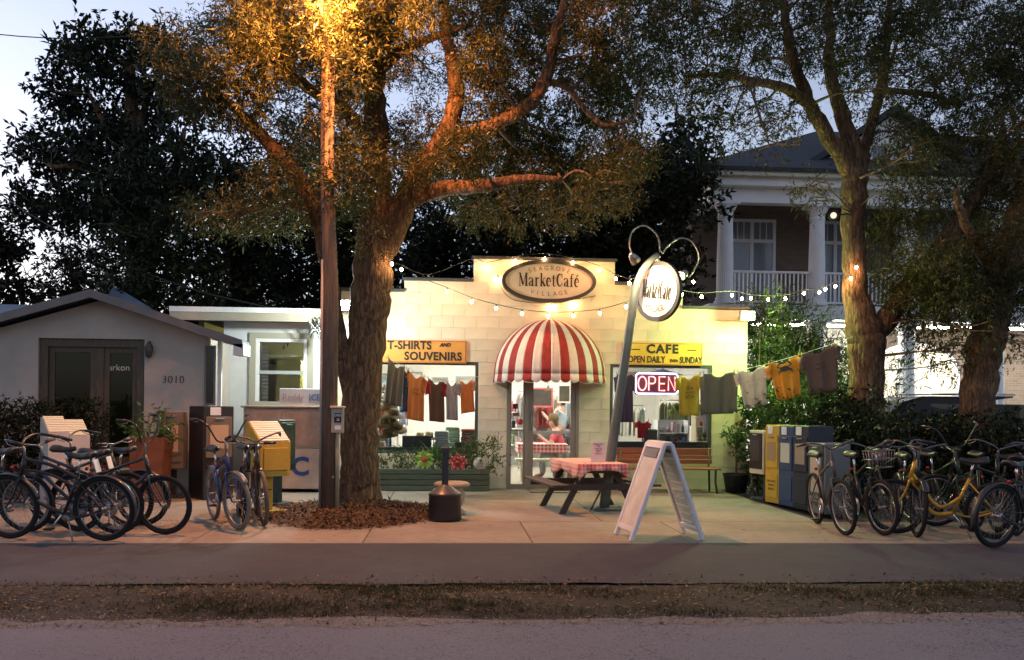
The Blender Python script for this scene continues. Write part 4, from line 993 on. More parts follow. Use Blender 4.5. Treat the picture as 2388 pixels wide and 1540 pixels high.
# grass and litter on the verge
gv = np.random.default_rng(9); NC = 2600; cxs, cys = gv.uniform(-8, 8, NC), gv.uniform(6.42, 7.72, NC); N_ = 60000; ci = gv.integers(0, NC, N_); cr_ = gv.uniform(.02, .09, NC)
bx = cxs[ci] + gv.normal(0, 1, N_) * cr_[ci]; by = np.clip(cys[ci] + gv.normal(0, 1, N_) * cr_[ci], 6.3, 7.78)
dn = np.sin(bx * 1.3 + 2) + .8 * np.sin(bx * 3.7 + by * 4) + np.sin(by * 7 + bx * .6); keep = gv.random(N_) < np.clip(.35 + .35 * dn, .02, .95); bx, by = bx[keep], by[keep]; n_ = len(bx)
h_ = gv.uniform(.01, .04, n_); ang = gv.uniform(0, 6.28, n_); w_ = gv.uniform(.002, .0045, n_); lean = gv.normal(0, .02, (n_, 2))
dx_, dy_ = np.cos(ang) * w_, np.sin(ang) * w_; vzf = lambda x, y: -.03 + .05 * np.sin(np.clip((y - 6.2) / 1.55, 0, 1) * np.pi) * (1 + .35 * np.sin(x * .9 + (y - 6.2) / 1.55 * 5) + .25 * np.sin(x * 3.1)); zb = vzf(bx, by) - .003
V_ = np.stack([np.stack([bx - dx_, by - dy_, zb], 1), np.stack([bx + dx_, by + dy_, zb], 1), np.stack([bx + dx_ * .4 + lean[:, 0], by + dy_ * .4 + lean[:, 1], zb + h_], 1), np.stack([bx - dx_ * .4 + lean[:, 0], by - dy_ * .4 + lean[:, 1], zb + h_], 1)], 1).reshape(-1, 3)
obj('grass', quads_mesh('grass', V_, leaf_mat('grass_blade', [(.02, .025, .008), (.045, .05, .014), (.10, .08, .03), (.03, .036, .01)], rough=.7)), kind='stuff', label='short patchy grass on the strip between path and road', cat='grass')
def litter(name, label, xy, z, L, mat, seed, tilt=.5):
    g_ = np.random.default_rng(seed); n = len(xy); a = g_.uniform(0, 6.28, n); l = L * g_.uniform(.6, 1.4, n); w = l * .32
    c = np.column_stack([xy, z if hasattr(z, '__len__') else np.full(n, z)])
    d = np.column_stack([np.cos(a), np.sin(a), g_.normal(0, tilt, n)]) * l[:, None] / 2; s_ = np.column_stack([-np.sin(a), np.cos(a), g_.normal(0, tilt, n)]) * w[:, None] / 2
    V = np.stack([c - d, c + s_, c + d, c - s_], 1); V[:, :, 2] = np.maximum(V[:, :, 2], c[:, None, 2] - .001)
    return obj(name, quads_mesh(name, V.reshape(-1, 3), mat), kind='stuff', label=label, cat='leaves')
m_lit1 = leaf_mat('dry_leaf', [(.14, .08, .035), (.06, .04, .02), (.26, .19, .10), (.035, .025, .015)], rough=.7, trans=.05)
xy = np.column_stack([gv.uniform(-8, 8, 7000), np.clip(gv.normal(7.05, .42, 7000), 6.2, 7.95)]); litter('leaf_litter', 'dry fallen leaves scattered over the verge', xy, np.maximum(vzf(xy[:, 0], xy[:, 1]) + .006, .001), .042, m_lit1, 71)
xy = np.column_stack([gv.uniform(-4, 5, 330), gv.uniform(9.9, 15.8, 330)]); litter('fallen_leaves', 'few dry leaves scattered on the concrete forecourt', xy, .004, .05, m_lit1, 72, .12)
xy = np.column_stack([gv.uniform(-7, 7, 160), gv.uniform(7.7, 9.8, 160)]); litter('blown_leaves', 'dry leaves blown on the asphalt path', xy, .001, .04, m_lit1, 73, .1)
m_grit = leaf_mat('road_grit', [(.05, .05, .055), (.34, .34, .36), (.12, .12, .13), (.24, .24, .25), (.46, .45, .45)], rough=.9, trans=0)
gx_ = gv.uniform(3.0, 6.42, 34000); xy = np.column_stack([gv.uniform(-.66, .80, 34000) * gx_, gx_]); litter('road_grit', 'pale stone chips and grit in the road surface', xy, -.0065, .011, m_grit, 75, .1)
gx_ = gv.uniform(6.15, 6.5, 6000); xy = np.column_stack([gv.uniform(-.66, .80, 6000) * gx_, gx_ + gv.normal(0, .04, 6000)]); litter('edge_gravel', 'loose pale gravel along the road edge', xy, -.002, .018, m_grit, 76, .4)
gx_ = gv.uniform(7.66, 9.78, 7000); xy = np.column_stack([gv.uniform(-.66, .80, 7000) * gx_, gx_]); litter('path_grit', 'fine grit on the asphalt path', xy, -.0025, .011, leaf_mat('path_grit', [(.03, .03, .033), (.16, .15, .15), (.07, .07, .075)], rough=.9, trans=0), 77, .1)
# mulch bed round the oak
mc = (G(640, 1195) + G(1000, 1195)) / 2; mrx, mry = (G(1000, 1195).x - G(640, 1195).x) / 2, (G(820, 1168).y - G(820, 1226).y) / 2
mul = obj('mulch_bed', MB().grid(lambda a, b: (mc.x + mrx * b * math.cos(a * 2 * math.pi) * (1 + .06 * math.sin(a * 44)), mc.y - .05 + mry * b * math.sin(a * 2 * math.pi) * (1 + .12 * math.sin(a * 37)), .002 + .05 * (1 - b * b)), 64, 8).mesh('mulch_bed', M('mulch_soil', (.07, .04, .022), .95, var=.5, scale=30, bump=1, bscale=60)), kind='structure')
t_ = gv.uniform(0, 6.283, 9000); r_ = np.sqrt(gv.random(9000)) * 1.06 + np.abs(gv.normal(0, .09, 9000))
litter('mulch_chips', 'brown bark mulch and leaves heaped round the oak', np.column_stack([mc.x + mrx * r_ * np.cos(t_), mc.y - .1 + mry * r_ * np.sin(t_)]), .006 + np.maximum(0, .05 * (1 - r_ ** 2)) + gv.uniform(0, .02, 9000), .07, leaf_mat('mulch_chip', [(.06, .035, .02), (.12, .07, .04), (.035, .022, .014), (.20, .13, .07)], rough=.85, trans=0), 74, .5)

# ------------------------------------------------------------------ utility pole, street lamp and the wall floods
YP = 12.62
pole = thing('utility_pole', 'weathered wooden utility pole in front of the forked oak', 'utility pole', tuple(G(766, 1196)))
px_ = pole.location.x; ptop = P(767, -60, YP)
m_pole = M('pole_wood', (.15, .10, .07), .85, var=.35, scale=5, stretch=(6, 6, .5), bump=.4, bscale=30)
MB().tube([(0, 0, -.1), (.0, 0, 3), (P(766, 430, YP).x - px_, 0, P(766, 430, YP).z), (ptop.x - px_, 0, ptop.z + 1.5)], [.112, .102, .094, .088], 20).build('shaft', m_pole, pole)
a_, b_ = P(768, 432, YP), P(770, 170, YP)
MB().cbox(((a_.x + b_.x) / 2 - px_ + .03, -.118, (a_.z + b_.z) / 2), (.125, .05, b_.z - a_.z), .008).build('cover_board', M('cover_board', (.36, .24, .13), .75, var=.25, scale=4, stretch=(5, 5, .6)), pole)
for k in range(5): MB().lathe([(0, -.003), (.016, -.003), (.016, .004), (0, .004)], 8, axis='y').build('knot_hole', m_ink, pole, (.04, -.147, a_.z + .1 + k * .38))
MB().tube([(-.112, -.04, .0), (-.112, -.04, P(748, 610, YP).z)], .018, 8).build('conduit', M('grey_conduit', (.3, .29, .3), .5), pole)
MB().tube([(.12, -.07, .0), (.12, -.07, P(770, 950, YP).z)], .03, 8).build('riser_pipe', M('riser_pipe', (.34, .30, .2), .6), pole)
mb0, mb1 = P(773, 1010, YP - .2), P(802, 952, YP - .2)
bxm = thing('meter_box', 'grey metal meter box strapped to the utility pole', 'meter box', ((mb0.x + mb1.x) / 2, YP - .19, mb0.z))
hh = mb1.z - mb0.z; ww = mb1.x - mb0.x
MB().cbox((0, 0, hh / 2), (ww, .13, hh), .01).build('case', M('meter_grey', (.33, .30, .24), .5, var=.1), bxm)
MB().cbox((0, -.01, hh + .012), (ww + .03, .17, .03), .006).build('lid', M('meter_lid', (.5, .45, .36), .5), bxm)
MB().bb(-ww * .25, ww * .32, -.069, -.066, hh * .42, hh * .8).build('dark_label', m_ink, bxm); MB().bb(-ww * .2, ww * .3, -.069, -.066, hh * .14, hh * .3).build('white_label', m_white, bxm)
for k, t_ in enumerate(('OPEN', '24')): text(t_, .05, m_white, bxm, (.01, -.0695, hh * (.7 - k * .17)), xs=.8)
# street lamp on its arm above the frame's edge
lp = P(762, -48, 11.45)
stl = thing('street_lamp', 'sodium street lamp glowing at the top of the utility pole', 'street lamp', tuple(lp))
MB().tube([(P(767, -20, YP).x - lp.x, YP - .1 - lp.y, .25), (0, .35, .42), (0, .12, .28)], .03, 8).build('arm', m_steel, stl)
MB().ball((0, .02, .16), (.14, .28, .09), 14, 8).build('hood', m_steel, stl)
MB().ball((0, -.02, .02), (.11, .17, .10), 14, 8).build('lens', emit_mat('sodium_lens', (1, .5, .22), 300 * KX), stl)
lamp('POINT', 'sodium_light', stl, (0, -.05, -.16), 1750 * KX, (1, .34, .10), .10)
def flood(name, label, u, v, Y, col, power, aimto, estr):
    p = P(u, v, Y); t = thing(name, label, 'floodlight', tuple(p))
    MB().cbox((.02, (16.09 - Y) / 2 + .035, .02), (.05, 16.09 - Y - .07, .05), .01).build('bracket', m_steel, t)
    MB().cbox((0, 0, 0), (.26, .14, .17), .012).build('housing', m_steel, t)
    MB().ball((0, -.075, -.015), (.11, .05, .07), 12, 8).build('lens', emit_mat(name + '_lens', col, estr * KX), t)
    lamp('POINT', 'flood_light', t, (0, -.2, -.04), power * KX, col, .07)
    return t
flood('floodlight', 'glaring cool white floodlight on the cafe corner behind the pole', 801, 712, 15.35, (.88, 1, .96), 320, None, 260)
flood('flood_lamp', 'glaring greenish floodlight at the right corner of the cafe', 1742, 737, 15.6, (.58, 1, .32), 230, None, 260)
# spotlight clamped to the right oak, a faint glow put into its lens
sp = P(1944, 503, 14.55)
spt = thing('spotlight', 'round spotlight head clamped to the trunk of the right oak', 'spotlight', tuple(sp), rot=(R(8), 0, R(-25)))
MB().lathe([(.03, .14), (.06, .10), (.085, -.02), (.08, -.05), (.07, -.02)], 14, axis='y').build('hood', m_dkframe, spt)
MB().lathe([(0, -.035), (.05, -.03)], 14, axis='y').build('lens', M('lamp_lens', (.8, .65, .5), .2, emit=(1, .8, .55), estr=1.2 * KX), spt)
MB().tube([(0, .1, 0), (.1, .2, .02), (.24, .25, .03)], .015, 6).build('bracket', m_dkframe, spt)

# ------------------------------------------------------------------ string lights
m_bulb = emit_mat('warm_bulb', (1, .55, .24), 300 * KX)
m_cable = M('black_cable', (.02, .02, .02), .6)
bulb_me = MB().ball((0, 0, -.045), (.021, .021, .027), 10, 6).mesh('bulb', m_bulb)
sock_me = MB().tube([(0, 0, .012), (0, 0, -.022)], .012, 8).mesh('socket', m_cable)
def string(label, pts, bulbs, lift=6, name='string_lights'):
    t = thing(name, label, 'string lights', tuple(P(*pts[0])), group='cafe string lights')
    o = t.location.copy(); pp = [P(u, v, Y) - o for u, v, Y in pts]; sp_, _ = smooth_path(pp, [1] * len(pp), 6)
    MB().tube(sp_, .006, 5).build('cable', m_cable, t)
    for (u, v, Y) in bulbs:
        p = P(u, v, Y) - o; b = obj('socket', sock_me, t, p + Vector((0, 0, .045))); obj('bulb', bulb_me, b)
string('warm string light strung from the oak along the central parapet', [(904, 606, 13.75), (935, 618, 14.0), (1000, 640, 15.0), (1100, 604, 15.95), (1136, 612, 15.95), (1202, 598, 15.95), (1270, 592, 15.95), (1336, 602, 15.95), (1397, 620, 15.9), (1436, 640, 15.6), (1468, 650, 14.6), (1492, 645, 13.2)],
       [(914, 616, 13.75), (936, 629, 14.0), (1136, 623, 15.95), (1202, 609, 15.95), (1270, 604, 15.95), (1336, 613, 15.95), (1397, 631, 15.9), (1436, 651, 15.6), (1468, 661, 14.6)])
string('warm string light swagged low above the awning', [(1000, 655, 15.9), (1043, 671, 15.7), (1100, 694, 15.4), (1157, 710, 15.1), (1217, 722, 14.8), (1278, 728, 14.5), (1337, 727, 14.2), (1399, 721, 13.9), (1460, 705, 13.4), (1490, 695, 13.1)],
       [(1043, 681, 15.7), (1100, 704, 15.4), (1157, 719, 15.1), (1217, 732, 14.8), (1278, 738, 14.5), (1337, 737, 14.2), (1399, 731, 13.9), (1460, 716, 13.4)])
string('warm bulbs pinned to the wall around the oval sign', [(1160, 640, 16.06), (1168, 670, 16.06), (1200, 700, 16.06), (1287, 708, 16.06), (1336, 700, 16.06), (1390, 690, 16.06)], [(1163, 652, 16.04), (1287, 717, 16.04), (1336, 710, 16.04)])
string('warm string light from the leaning sign across to the right oak', [(1510, 690, 13.1), (1560, 672, 13.5), (1590, 677, 14.1), (1636, 683, 14.8), (1707, 679, 15.4), (1751, 687, 15.7), (1791, 690, 15.6), (1832, 688, 15.4), (1875, 676, 15.2), (1911, 672, 15.0), (1948, 658, 14.75), (1984, 640, 14.52), (1997, 614, 14.52), (2015, 600, 14.6)],
       [(1617, 658, 14.2), (1590, 687, 14.1), (1636, 692, 14.8), (1707, 689, 15.4), (1730, 697, 15.5), (1751, 696, 15.7), (1791, 699, 15.6), (1832, 697, 15.4), (1875, 685, 15.2), (1911, 682, 15.0), (1925, 675, 14.9), (1948, 668, 14.75), (1984, 650, 14.52), (1997, 624, 14.52)])
# overhead wires
def wire(label, pts, r=.012):
    pp, _ = smooth_path([P(*p) for p in pts], [1] * len(pts), 6)
    MB().tube(pp, r, 5).build('overhead_wire', m_cable, label=label, cat='wire', group='overhead wires')
wire('upper black wire crossing the sky to the broad-leaved tree', [(-1500, 20, 26), (-500, 52, 22), (-60, 77, 20), (60, 86, 20), (180, 90, 20), (420, 80, 19)])
wire('thick black wire slanting down across the sky to the white wing', [(-1500, -160, 34), (-500, 150, 26), (-60, 410, 22), (0, 452, 21), (90, 512, 20), (250, 600, 18.5), (440, 672, 17.4), (600, 712, 16.4), (735, 742, 15.9)], .016)
wire('thin pale wire at the left edge below the thick one', [(-1500, -60, 44), (-500, 260, 32), (-60, 480, 26), (60, 540, 24), (180, 600, 22), (290, 655, 20)], .006)
wb = P(742, 758, 15.85)
sb = thing('service_cables', 'tangle of pale service cables at the corner of the white wing', 'cables', tuple(wb))
rg = random.Random(4)
for k in range(7):
    q = [Vector((rg.uniform(-.18, .1), rg.uniform(-.05, .05), rg.uniform(-.25, .16))) for _ in range(4)]; pp, _ = smooth_path(q, [1] * 4, 5); MB().tube(pp, .008, 5).build('cable', M('pale_cable', (.45, .45, .43), .6) if k % 2 else m_cable, sb)

# ------------------------------------------------------------------ leaning pole sign with gooseneck lamps
lb_ = G(1408, 1190)
lps = thing('pole_sign', 'leaning steel pole carrying a floodlit oval cafe sign on edge', 'sign', tuple(lb_))
YS = lb_.y
def L3(u, v, dy=0): return P(u, v, YS + dy) - lb_
m_green_pole = M('pole_steel', (.12, .13, .11), .45, metal=.3, var=.15)
pts = [L3(1408, 1192), L3(1428, 1040), L3(1450, 890), L3(1471, 750), L3(1480, 690), L3(1490, 650), L3(1508, 618), L3(1536, 594)]
pp, rr = smooth_path(pts, [.075, .072, .068, .062, .06, .055, .05, .045], 4)
MB().tube(pp, rr, 16).build('post', m_green_pole, lps)
MB().cbox((.05, 0, .02), (.42, .3, .04), .01).build('base_plate', m_green_pole, lps)
for dx in (-.12, .22): MB().lathe([(0, .07), (.018, .07), (.018, .04)], 6, (dx, -.1, 0)).build('bolt', m_steel, lps)
MB().tube([L3(1372, 1200), L3(1398, 1150), L3(1408, 1120)], [.012, .014, .018], 6).build('brace_rod', M('rusty_rod', (.12, .07, .05), .7), lps)
MB().tube([L3(1409, 1150), L3(1413, 1108)], .03, 8).build('wrapped_rope', M('rope', (.4, .33, .25), .9), lps)
ds = L3(1534, 680, -.05)
sgn = obj('sign_disc', None, lps, ds, (0, R(9), R(-63)))
oval_sign(sgn, 1.0, .86, .03, face=M('lit_sign_face', (.78, .74, .66), .5))
MB().tube([L3(1534, 596), ds + Vector((0, 0, .42))], .02, 8).build('hanger', m_green_pole, lps)
m_goose = M('gooseneck_steel', (.35, .33, .28), .4, metal=.6)
for pts, shade, dirn in (([(1540, 590), (1534, 552), (1505, 527), (1476, 538), (1468, 570), (1474, 592)], (1478, 603), (.35, .15, -1)), ([(1545, 592), (1560, 572), (1588, 556), (1615, 566), (1630, 600), (1618, 632), (1606, 648)], (1594, 640), (-1, 0, -.1))):
    sgn_y = -.38 if shade[0] < 1500 else .3
    pp, _ = smooth_path([L3(u, v, sgn_y * i / (len(pts) - 1)) for i, (u, v) in enumerate(pts)], [1] * len(pts), 5)
    gn = MB().tube(pp, .011, 6).build('gooseneck', m_goose, lps)
    s0 = L3(*shade, sgn_y); d = Vector(dirn).normalized(); tgt = ds
    d = (tgt - s0).normalized()
    MB().lathe([(.02, .09), (.05, .05), (.075, -.06), (.07, -.06)], 12).build('shade', m_goose, gn, s0, Vector((0, 0, -1)).rotation_difference(d).to_euler())
    MB().ball((0, 0, 0), .028, 8, 6).build('lamp_bulb', emit_mat('goose_bulb', (1, .85, .6), 60 * KX), gn, s0 + d * .03)
    lamp('SPOT', 'gooseneck_light', lps, s0 + d * .07, 130 * KX, (1, .80, .52), .03, aim(s0, tgt), spot=R(120), blend=.6)

# ------------------------------------------------------------------ ice chest, paper boxes and other street furniture
YIc = 15.25
ix0, ix1 = XZ(566, 1050, YIc)[0], XZ(757, 1050, YIc)[0]; iw = ix1 - ix0; ih = XZ(650, 952, YIc)[1]; ihm = XZ(700, 1046, YIc)[1]
ice = thing('ice_chest', 'white outdoor ice merchandiser with pink lit doors and a big blue letter', 'ice chest', ((ix0 + ix1) / 2, YIc, 0))
m_ice = M('ice_white', (.50, .41, .34), .5, var=.2, scale=3)
MB().cbox((0, .4, .06 + (ihm - .06) / 2), (iw, .8, ihm - .06), .012).build('lower_case', m_ice, ice)
MB().cbox((0, .4, (ihm + ih) / 2 + .004), (iw - .005, .8, ih - ihm - .006), .012).build('upper_case', m_ice, ice)
for sx in (-1, 1):
    d = MB().cbox((sx * iw * .25, -.012, (ihm + ih) / 2), (iw * .47, .03, ih - ihm - .08), .01).build('door', M('ice_door', (.40, .28, .21), .5, var=.3, scale=4), ice)
    MB().cbox((sx * .07, -.045, (ihm + ih) / 2 - .02), (.03, .035, .13), .006).build('handle', m_dkframe, d)
MB().cbox((0, .38, ih + .02), (iw + .06, .88, .035), .008).build('top_lip', M('rusty_lip', (.33, .25, .18), .7, var=.3, scale=8), ice)
for k, ch in enumerate('ICE'): text(ch, .42, M('blue_letter', (.03, .07, .26), .5), ice, (P(700, 1090, YIc).x - ice.location.x + (k - 1) * .40, -.006, P(700, 1090, YIc).z), bold=.014, name='lettering')
s0, s1 = P(651, 948, YIc - .02), P(750, 907, YIc - .02)
MB().cbox(((s0.x + s1.x) / 2 - ice.location.x, .02, (s0.z + s1.z) / 2), (s1.x - s0.x, .05, s1.z - s0.z), .008).build('header_sign', M('header_face', (.60, .58, .57), .4, var=.05), ice)
text('Reddy', .165, M('faded_letter', (.42, .30, .31), .6), ice, ((s0.x + s1.x) / 2 - ice.location.x - .12, -.008, (s0.z + s1.z) / 2), xs=.85)
text('ICE', .15, M('ice_blue_letter', (.10, .18, .40), .6), ice, ((s0.x + s1.x) / 2 - ice.location.x + .23, -.008, (s0.z + s1.z) / 2), xs=.85, bold=.003)
for sx in (-1, 1): MB().bb(sx * iw * .42 - .05, sx * iw * .42 + .05, .1, .7, 0, .06).build('foot', m_black, ice)

def paper_box(label, loc, rz, w, h, d, body, front, leg=None, style='flat', card=(.7, .68, .62), txt=None, group='newspaper boxes'):
    t = thing('newspaper_box', label, 'newspaper box', loc, rz, group)
    zb = 0
    if leg:
        zb = leg[0]; MB().cbox((0, 0, .02), (w * .95, d * .95, .04), .006).build('base_plate', leg[1], t); MB().cbox((0, 0, zb / 2), (.1, .1, zb - .04), .006).build('post', leg[1], t)
    if style == 'slope':      # front slopes back to a hinged ribbed lid
        MB().prismx([(-d / 2, zb), (d / 2, zb), (d / 2, h), (d / 2 - .06, h), (-d / 2, h - d * .62)], -w / 2, w / 2).build('case', body, t)
        ang = math.atan2(d * .62, d - .06); c = Vector((0, -.03, h - d * .31 + .012))
        for k in range(9):
            f = (k + .5) / 9; MB().box((0, -d / 2 + (d - .06) * f, h - d * .62 + d * .62 * f + .012), (w * .94, (d) / 9 * .8, .012), Matrix.Rotation(ang, 3, 'X')).build('lid_slat', M('lid_cream', (.70, .66, .48), .5), t)
        MB().cbox((0, -d / 2 - .012, zb + (h - zb) * .32), (w * .8, .02, (h - zb) * .42), .006).build('door', front, t)
    else:
        MB().cbox((0, 0, (zb + h) / 2), (w, d, h - zb), .012).build('case', body, t)
        zt_ = h - .16 if style == 'tall' else h - .04
        dz0 = zb + (h - zb) * (.45 if style == 'tall' else .12)
        dr = MB().cbox((0, -d / 2 - .008, (dz0 + zt_) / 2), (w * .86, .018, zt_ - dz0), .006).build('door', front, t)
        MB().bb(-w * .30, w * .30, -d / 2 - .0205, -d / 2 - .0175, dz0 + (zt_ - dz0) * .22, dz0 + (zt_ - dz0) * .80).build('window', M('box_card_%.2f_%.2f' % card[:2], card, .5), dr)
        MB().cbox((w * .0, -d / 2 - .03, zt_ - .03), (w * .3, .02, .02), .004).build('handle', m_steel, dr)
        if style == 'tall':
            MB().cbox((-w * .12, -d / 2 - .006, h - .08), (w * .35, .012, .12), .004).build('coin_plate', m_white, t)
            MB().cbox((0, -d / 2 - .006, zb + (h - zb) * .22), (w * .8, .012, (h - zb) * .3), .004).build('lower_panel', body, t)
    if txt:
        for k, s_ in enumerate(txt): text(s_, .05, m_ink, t, (0, -d / 2 - .014, zb + (h - zb) * .28 - k * .06), xs=.8, ext=.001)
    return t
m_byel = M('box_yellow', (.55, .33, .03), .45, var=.1); m_bblue = M('box_blue', (.028, .055, .13), .45, var=.12); m_bnavy = M('box_navy', (.012, .018, .032), .45); m_bcream = M('box_cream', (.58, .52, .36), .5, var=.08)
m_bblack = M('box_black', (.025, .02, .02), .35); m_bgreen = M('box_green', (.02, .05, .05), .5); m_bbrown = M('box_brown', (.16, .12, .08), .5)
def on(u, v): p = G(u, v); return (p.x, p.y, 0)
# row at right, facing the forecourt
fx = -R(90) + R(12)
p1 = G(1836, 1184)
def rowbox(k, dx=0): return (G(1797, 1176).x + .28 + .05 * k + dx, G(1797, 1176).y + .2 - .45 * k, 0)
paper_box('cream newspaper box with a black door, nearest the cafe wall', rowbox(-1, -.05), fx, .42, 1.12, .42, m_bcream, m_bblack, (.42, m_bgreen), 'flat', (.05, .03, .03))
paper_box('yellow newspaper box with printed front panel in the row by the hedge', rowbox(0), fx, .40, 1.22, .42, m_byel, m_byel, None, 'tall', (.35, .22, .12), ('REAL ESTATE', 'FOR SALE', 'RENTALS'))
paper_box('bright blue newspaper box with a pale card, between yellow and dark boxes', rowbox(1), fx, .40, 1.22, .42, m_bblue, m_bblue, None, 'tall', (.5, .5, .42))
paper_box('dark navy newspaper box with a brown card, fourth from the cafe wall', rowbox(2), fx, .40, 1.23, .42, m_bnavy, m_bnavy, None, 'tall', (.3, .24, .17))
paper_box('grey lidded newspaper box partly behind the bicycle wheel', rowbox(3), fx, .40, 1.0, .42, M('box_grey', (.16, .16, .15), .5), m_bgreen, None, 'flat', (.45, .38, .28))
# group at left
paper_box('yellow plastic newspaper box with ribbed sloping lid on a post', (G(622, 1196).x, G(622, 1196).y + .05, 0), R(38), .44, 1.22, .42, m_byel, m_byel, (.5, m_byel), 'slope')
paper_box('dark green newspaper box just behind the yellow plastic one', (G(643, 1180).x, G(643, 1180).y + .12, 0), R(62), .38, 1.24, .34, m_bgreen, m_bgreen, (.5, m_bgreen), 'flat', (.05, .06, .05))
pb = paper_box('tall brown double newspaper box with black side beside the ice chest', (P(490, 1060, 14.3).x, 14.35, 0), R(38), .48, 1.42, .55, m_bblack, m_bbrown, None, 'tall', (.5, .33, .2))
paper_box('small brown newspaper box with a tan front beside the clay planter', (P(400, 1040, 14.3).x, 14.4, 0), R(4), .36, 1.33, .34, m_bbrown, m_bbrown, (.45, m_bblack), 'flat', (.52, .36, .24))
paper_box('white plastic newspaper box standing at the hedge, taller of two', (P(128, 1050, 13.0).x, 13.0, 0), R(40), .28, 1.25, .34, M('box_white', (.44, .40, .37), .5), M('box_white'), None, 'slope', txt=None)
paper_box('white newspaper box with a red stripe behind the taller white one', (P(172, 1050, 13.2).x, 13.25, 0), R(40), .28, 1.2, .34, M('box_white'), M('box_white'), None, 'slope')
MB().bb(-.12, .12, -.186, -.16, .55, .6).build('red_stripe', M('red_ink'), [o for o in bpy.data.objects if o.name.startswith('newspaper_box') and 'red stripe' in o.get('label', '')][0])
# clay planter
cp_ = P(352, 1080, 13.9); cpt = thing('clay_planter', 'square terracotta planter with a green plant by the dark doors', 'planter', (cp_.x, 13.9, .0))
MB().prism([(-.2, 0), (.2, 0), (.26, .95), (-.26, .95)], -.22, .22).build('pot', M('terracotta', (.17, .055, .022), .8, var=.25, scale=5), cpt)
obj('foliage', quads_mesh('foliage', leaf_arrays([((0, 0, 1.05), (.25, .2, .2), 70)], 81, .10, .03, 8), lf_hedge), cpt)

# smokers' post, stone stool
ash = thing('ash_receptacle', 'black bell-shaped smokers receptacle with a tall neck on the forecourt', 'ash receptacle', tuple(G(1037, 1214)))
MB().lathe([(0, 0), (.20, 0), (.215, .03), (.205, .32), (.215, .335), (.20, .35)], 24).build('drum', m_black, ash)
MB().lathe([(.20, .352), (.15, .40), (.06, .45), (.05, .46)], 24).build('cone_top', M('ash_top', (.09, .085, .08), .35), ash)
MB().cbox((0, 0, .69), (.085, .085, .48), .01).build('neck', m_black, ash); MB().cbox((0, 0, .90), (.10, .10, .09), .015).build('head', m_black, ash)
stl2 = thing('stone_stool', 'round carved stone pedestal stool just behind the black receptacle', 'stool', tuple(G(1053, 1200)))
MB().lathe([(0, 0), (.17, 0), (.19, .04), (.12, .09), (.17, .18), (.19, .27), (.15, .34), (.18, .37)], 20).build('pedestal', M('carved_stone', (.36, .29, .22), .85, var=.2, scale=10, bump=.5), stl2)
MB().lathe([(0, .44), (.21, .44), (.24, .425), (.25, .40), (.22, .372), (0, .37)], 24).build('seat', M('carved_stone'), stl2)

# timber planter with plants and tin flowers
pl0, pl1 = G(870, 1150), P(1140, 1144, 15.55)
YPl = 15.6; plx0, plx1 = XZ(868, 1120, YPl)[0], XZ(1142, 1120, YPl)[0]
plt = thing('timber_planter', 'long green timber planter of stacked boards beneath the souvenir window', 'planter', ((plx0 + plx1) / 2, YPl, 0))
pw = plx1 - plx0; m_tim = M('green_timber', (.085, .10, .06), .8, var=.25, scale=3, stretch=(1, 12, 12), orand=.2)
for k in range(4):
    MB().cbox((-pw * .2, 0, .05 + k * .095), (pw * .6, .05, .088), .008).build('plank', m_tim, plt); MB().cbox((pw * .3 + .005, 0, .05 + k * .095), (pw * .4 - .012, .05, .088), .008).build('plank', m_tim, plt)
    MB().cbox((pw / 2 - .025, .24, .05 + k * .095), (.05, .42, .088), .008).build('plank', m_tim, plt)
MB().bb(-pw / 2, pw / 2 - .06, .03, .44, .02, .33).build('soil', m_dirt, plt)
lf_pl = leaf_mat('planter_leaf', [(.06, .09, .02), (.12, .14, .04), (.05, .10, .03), (.16, .14, .06)], rough=.5)
obj('plants', quads_mesh('plants', leaf_arrays([((x, .22, .45), (.22, .15, .16), 34) for x in np.linspace(-pw / 2 + .1, pw / 2 - .15, 9)] + [((pw / 2 - .1, .15, .62), (.3, .2, .3), 90), ((.62, .2, .55), (.25, .15, .2), 50)], 82, .07, .022, 7, tl=(.08, .25), droop=-.4), lf_pl), plt)
obj('spiky_plant', quads_mesh('spiky_plant', leaf_arrays([((P(1018, 1085, YPl).x - plt.location.x, .15, .5), (.05, .05, .08), 14)], 83, .32, .025, 5, tl=(.02, .05), droop=-.9), lf_hedge), plt)
def tin_flower(label, u, v, petals, r, col, cc, dots=None):
    p = P(u, v, YPl + .02); t = thing('tin_flower', label, 'garden ornament', (p.x, p.y, .3)); z = p.z - .3
    for k in range(petals):
        a = 2 * math.pi * k / petals; c = (math.cos(a) * r * .6, -.01 - .004 * (k % 2), z + math.sin(a) * r * .6)
        o = MB().grid(lambda s, q: (math.cos(a) * r * (.2 + .8 * q) + math.sin(a) * (s - .5) * r * .55 * math.sin(math.pi * min(1, .25 + q * .85)) , -.01 - .004 * (k % 2) - .02 * q * q, z + math.sin(a) * r * (.2 + .8 * q) - math.cos(a) * (s - .5) * r * .55 * math.sin(math.pi * min(1, .25 + q * .85))), 3, 5).build('petal', col, t)
        solidify(o, .003)
        if dots:
            for dd in (.5, .78): MB().lathe([(0, -.001), (r * .05, -.001), (r * .05, .001)], 8, axis='y').build('dot', dots, t, (math.cos(a) * r * dd, -.022 - .02 * dd * dd, z + math.sin(a) * r * dd))
    MB().lathe([(0, -.04), (r * .18, -.035), (r * .25, -.02)], 14, axis='y').build('flower_centre', cc, t, (0, 0, z))
    MB().tube([(0, 0, 0), (0, 0, z)], .008, 6).build('stake', m_steel, t)
tin_flower('lime green tin flower with a red centre standing in the planter', 989, 1072, 11, .19, M('lime_tin', (.25, .38, .05), .4), M('red_tin', (.5, .04, .03), .4))
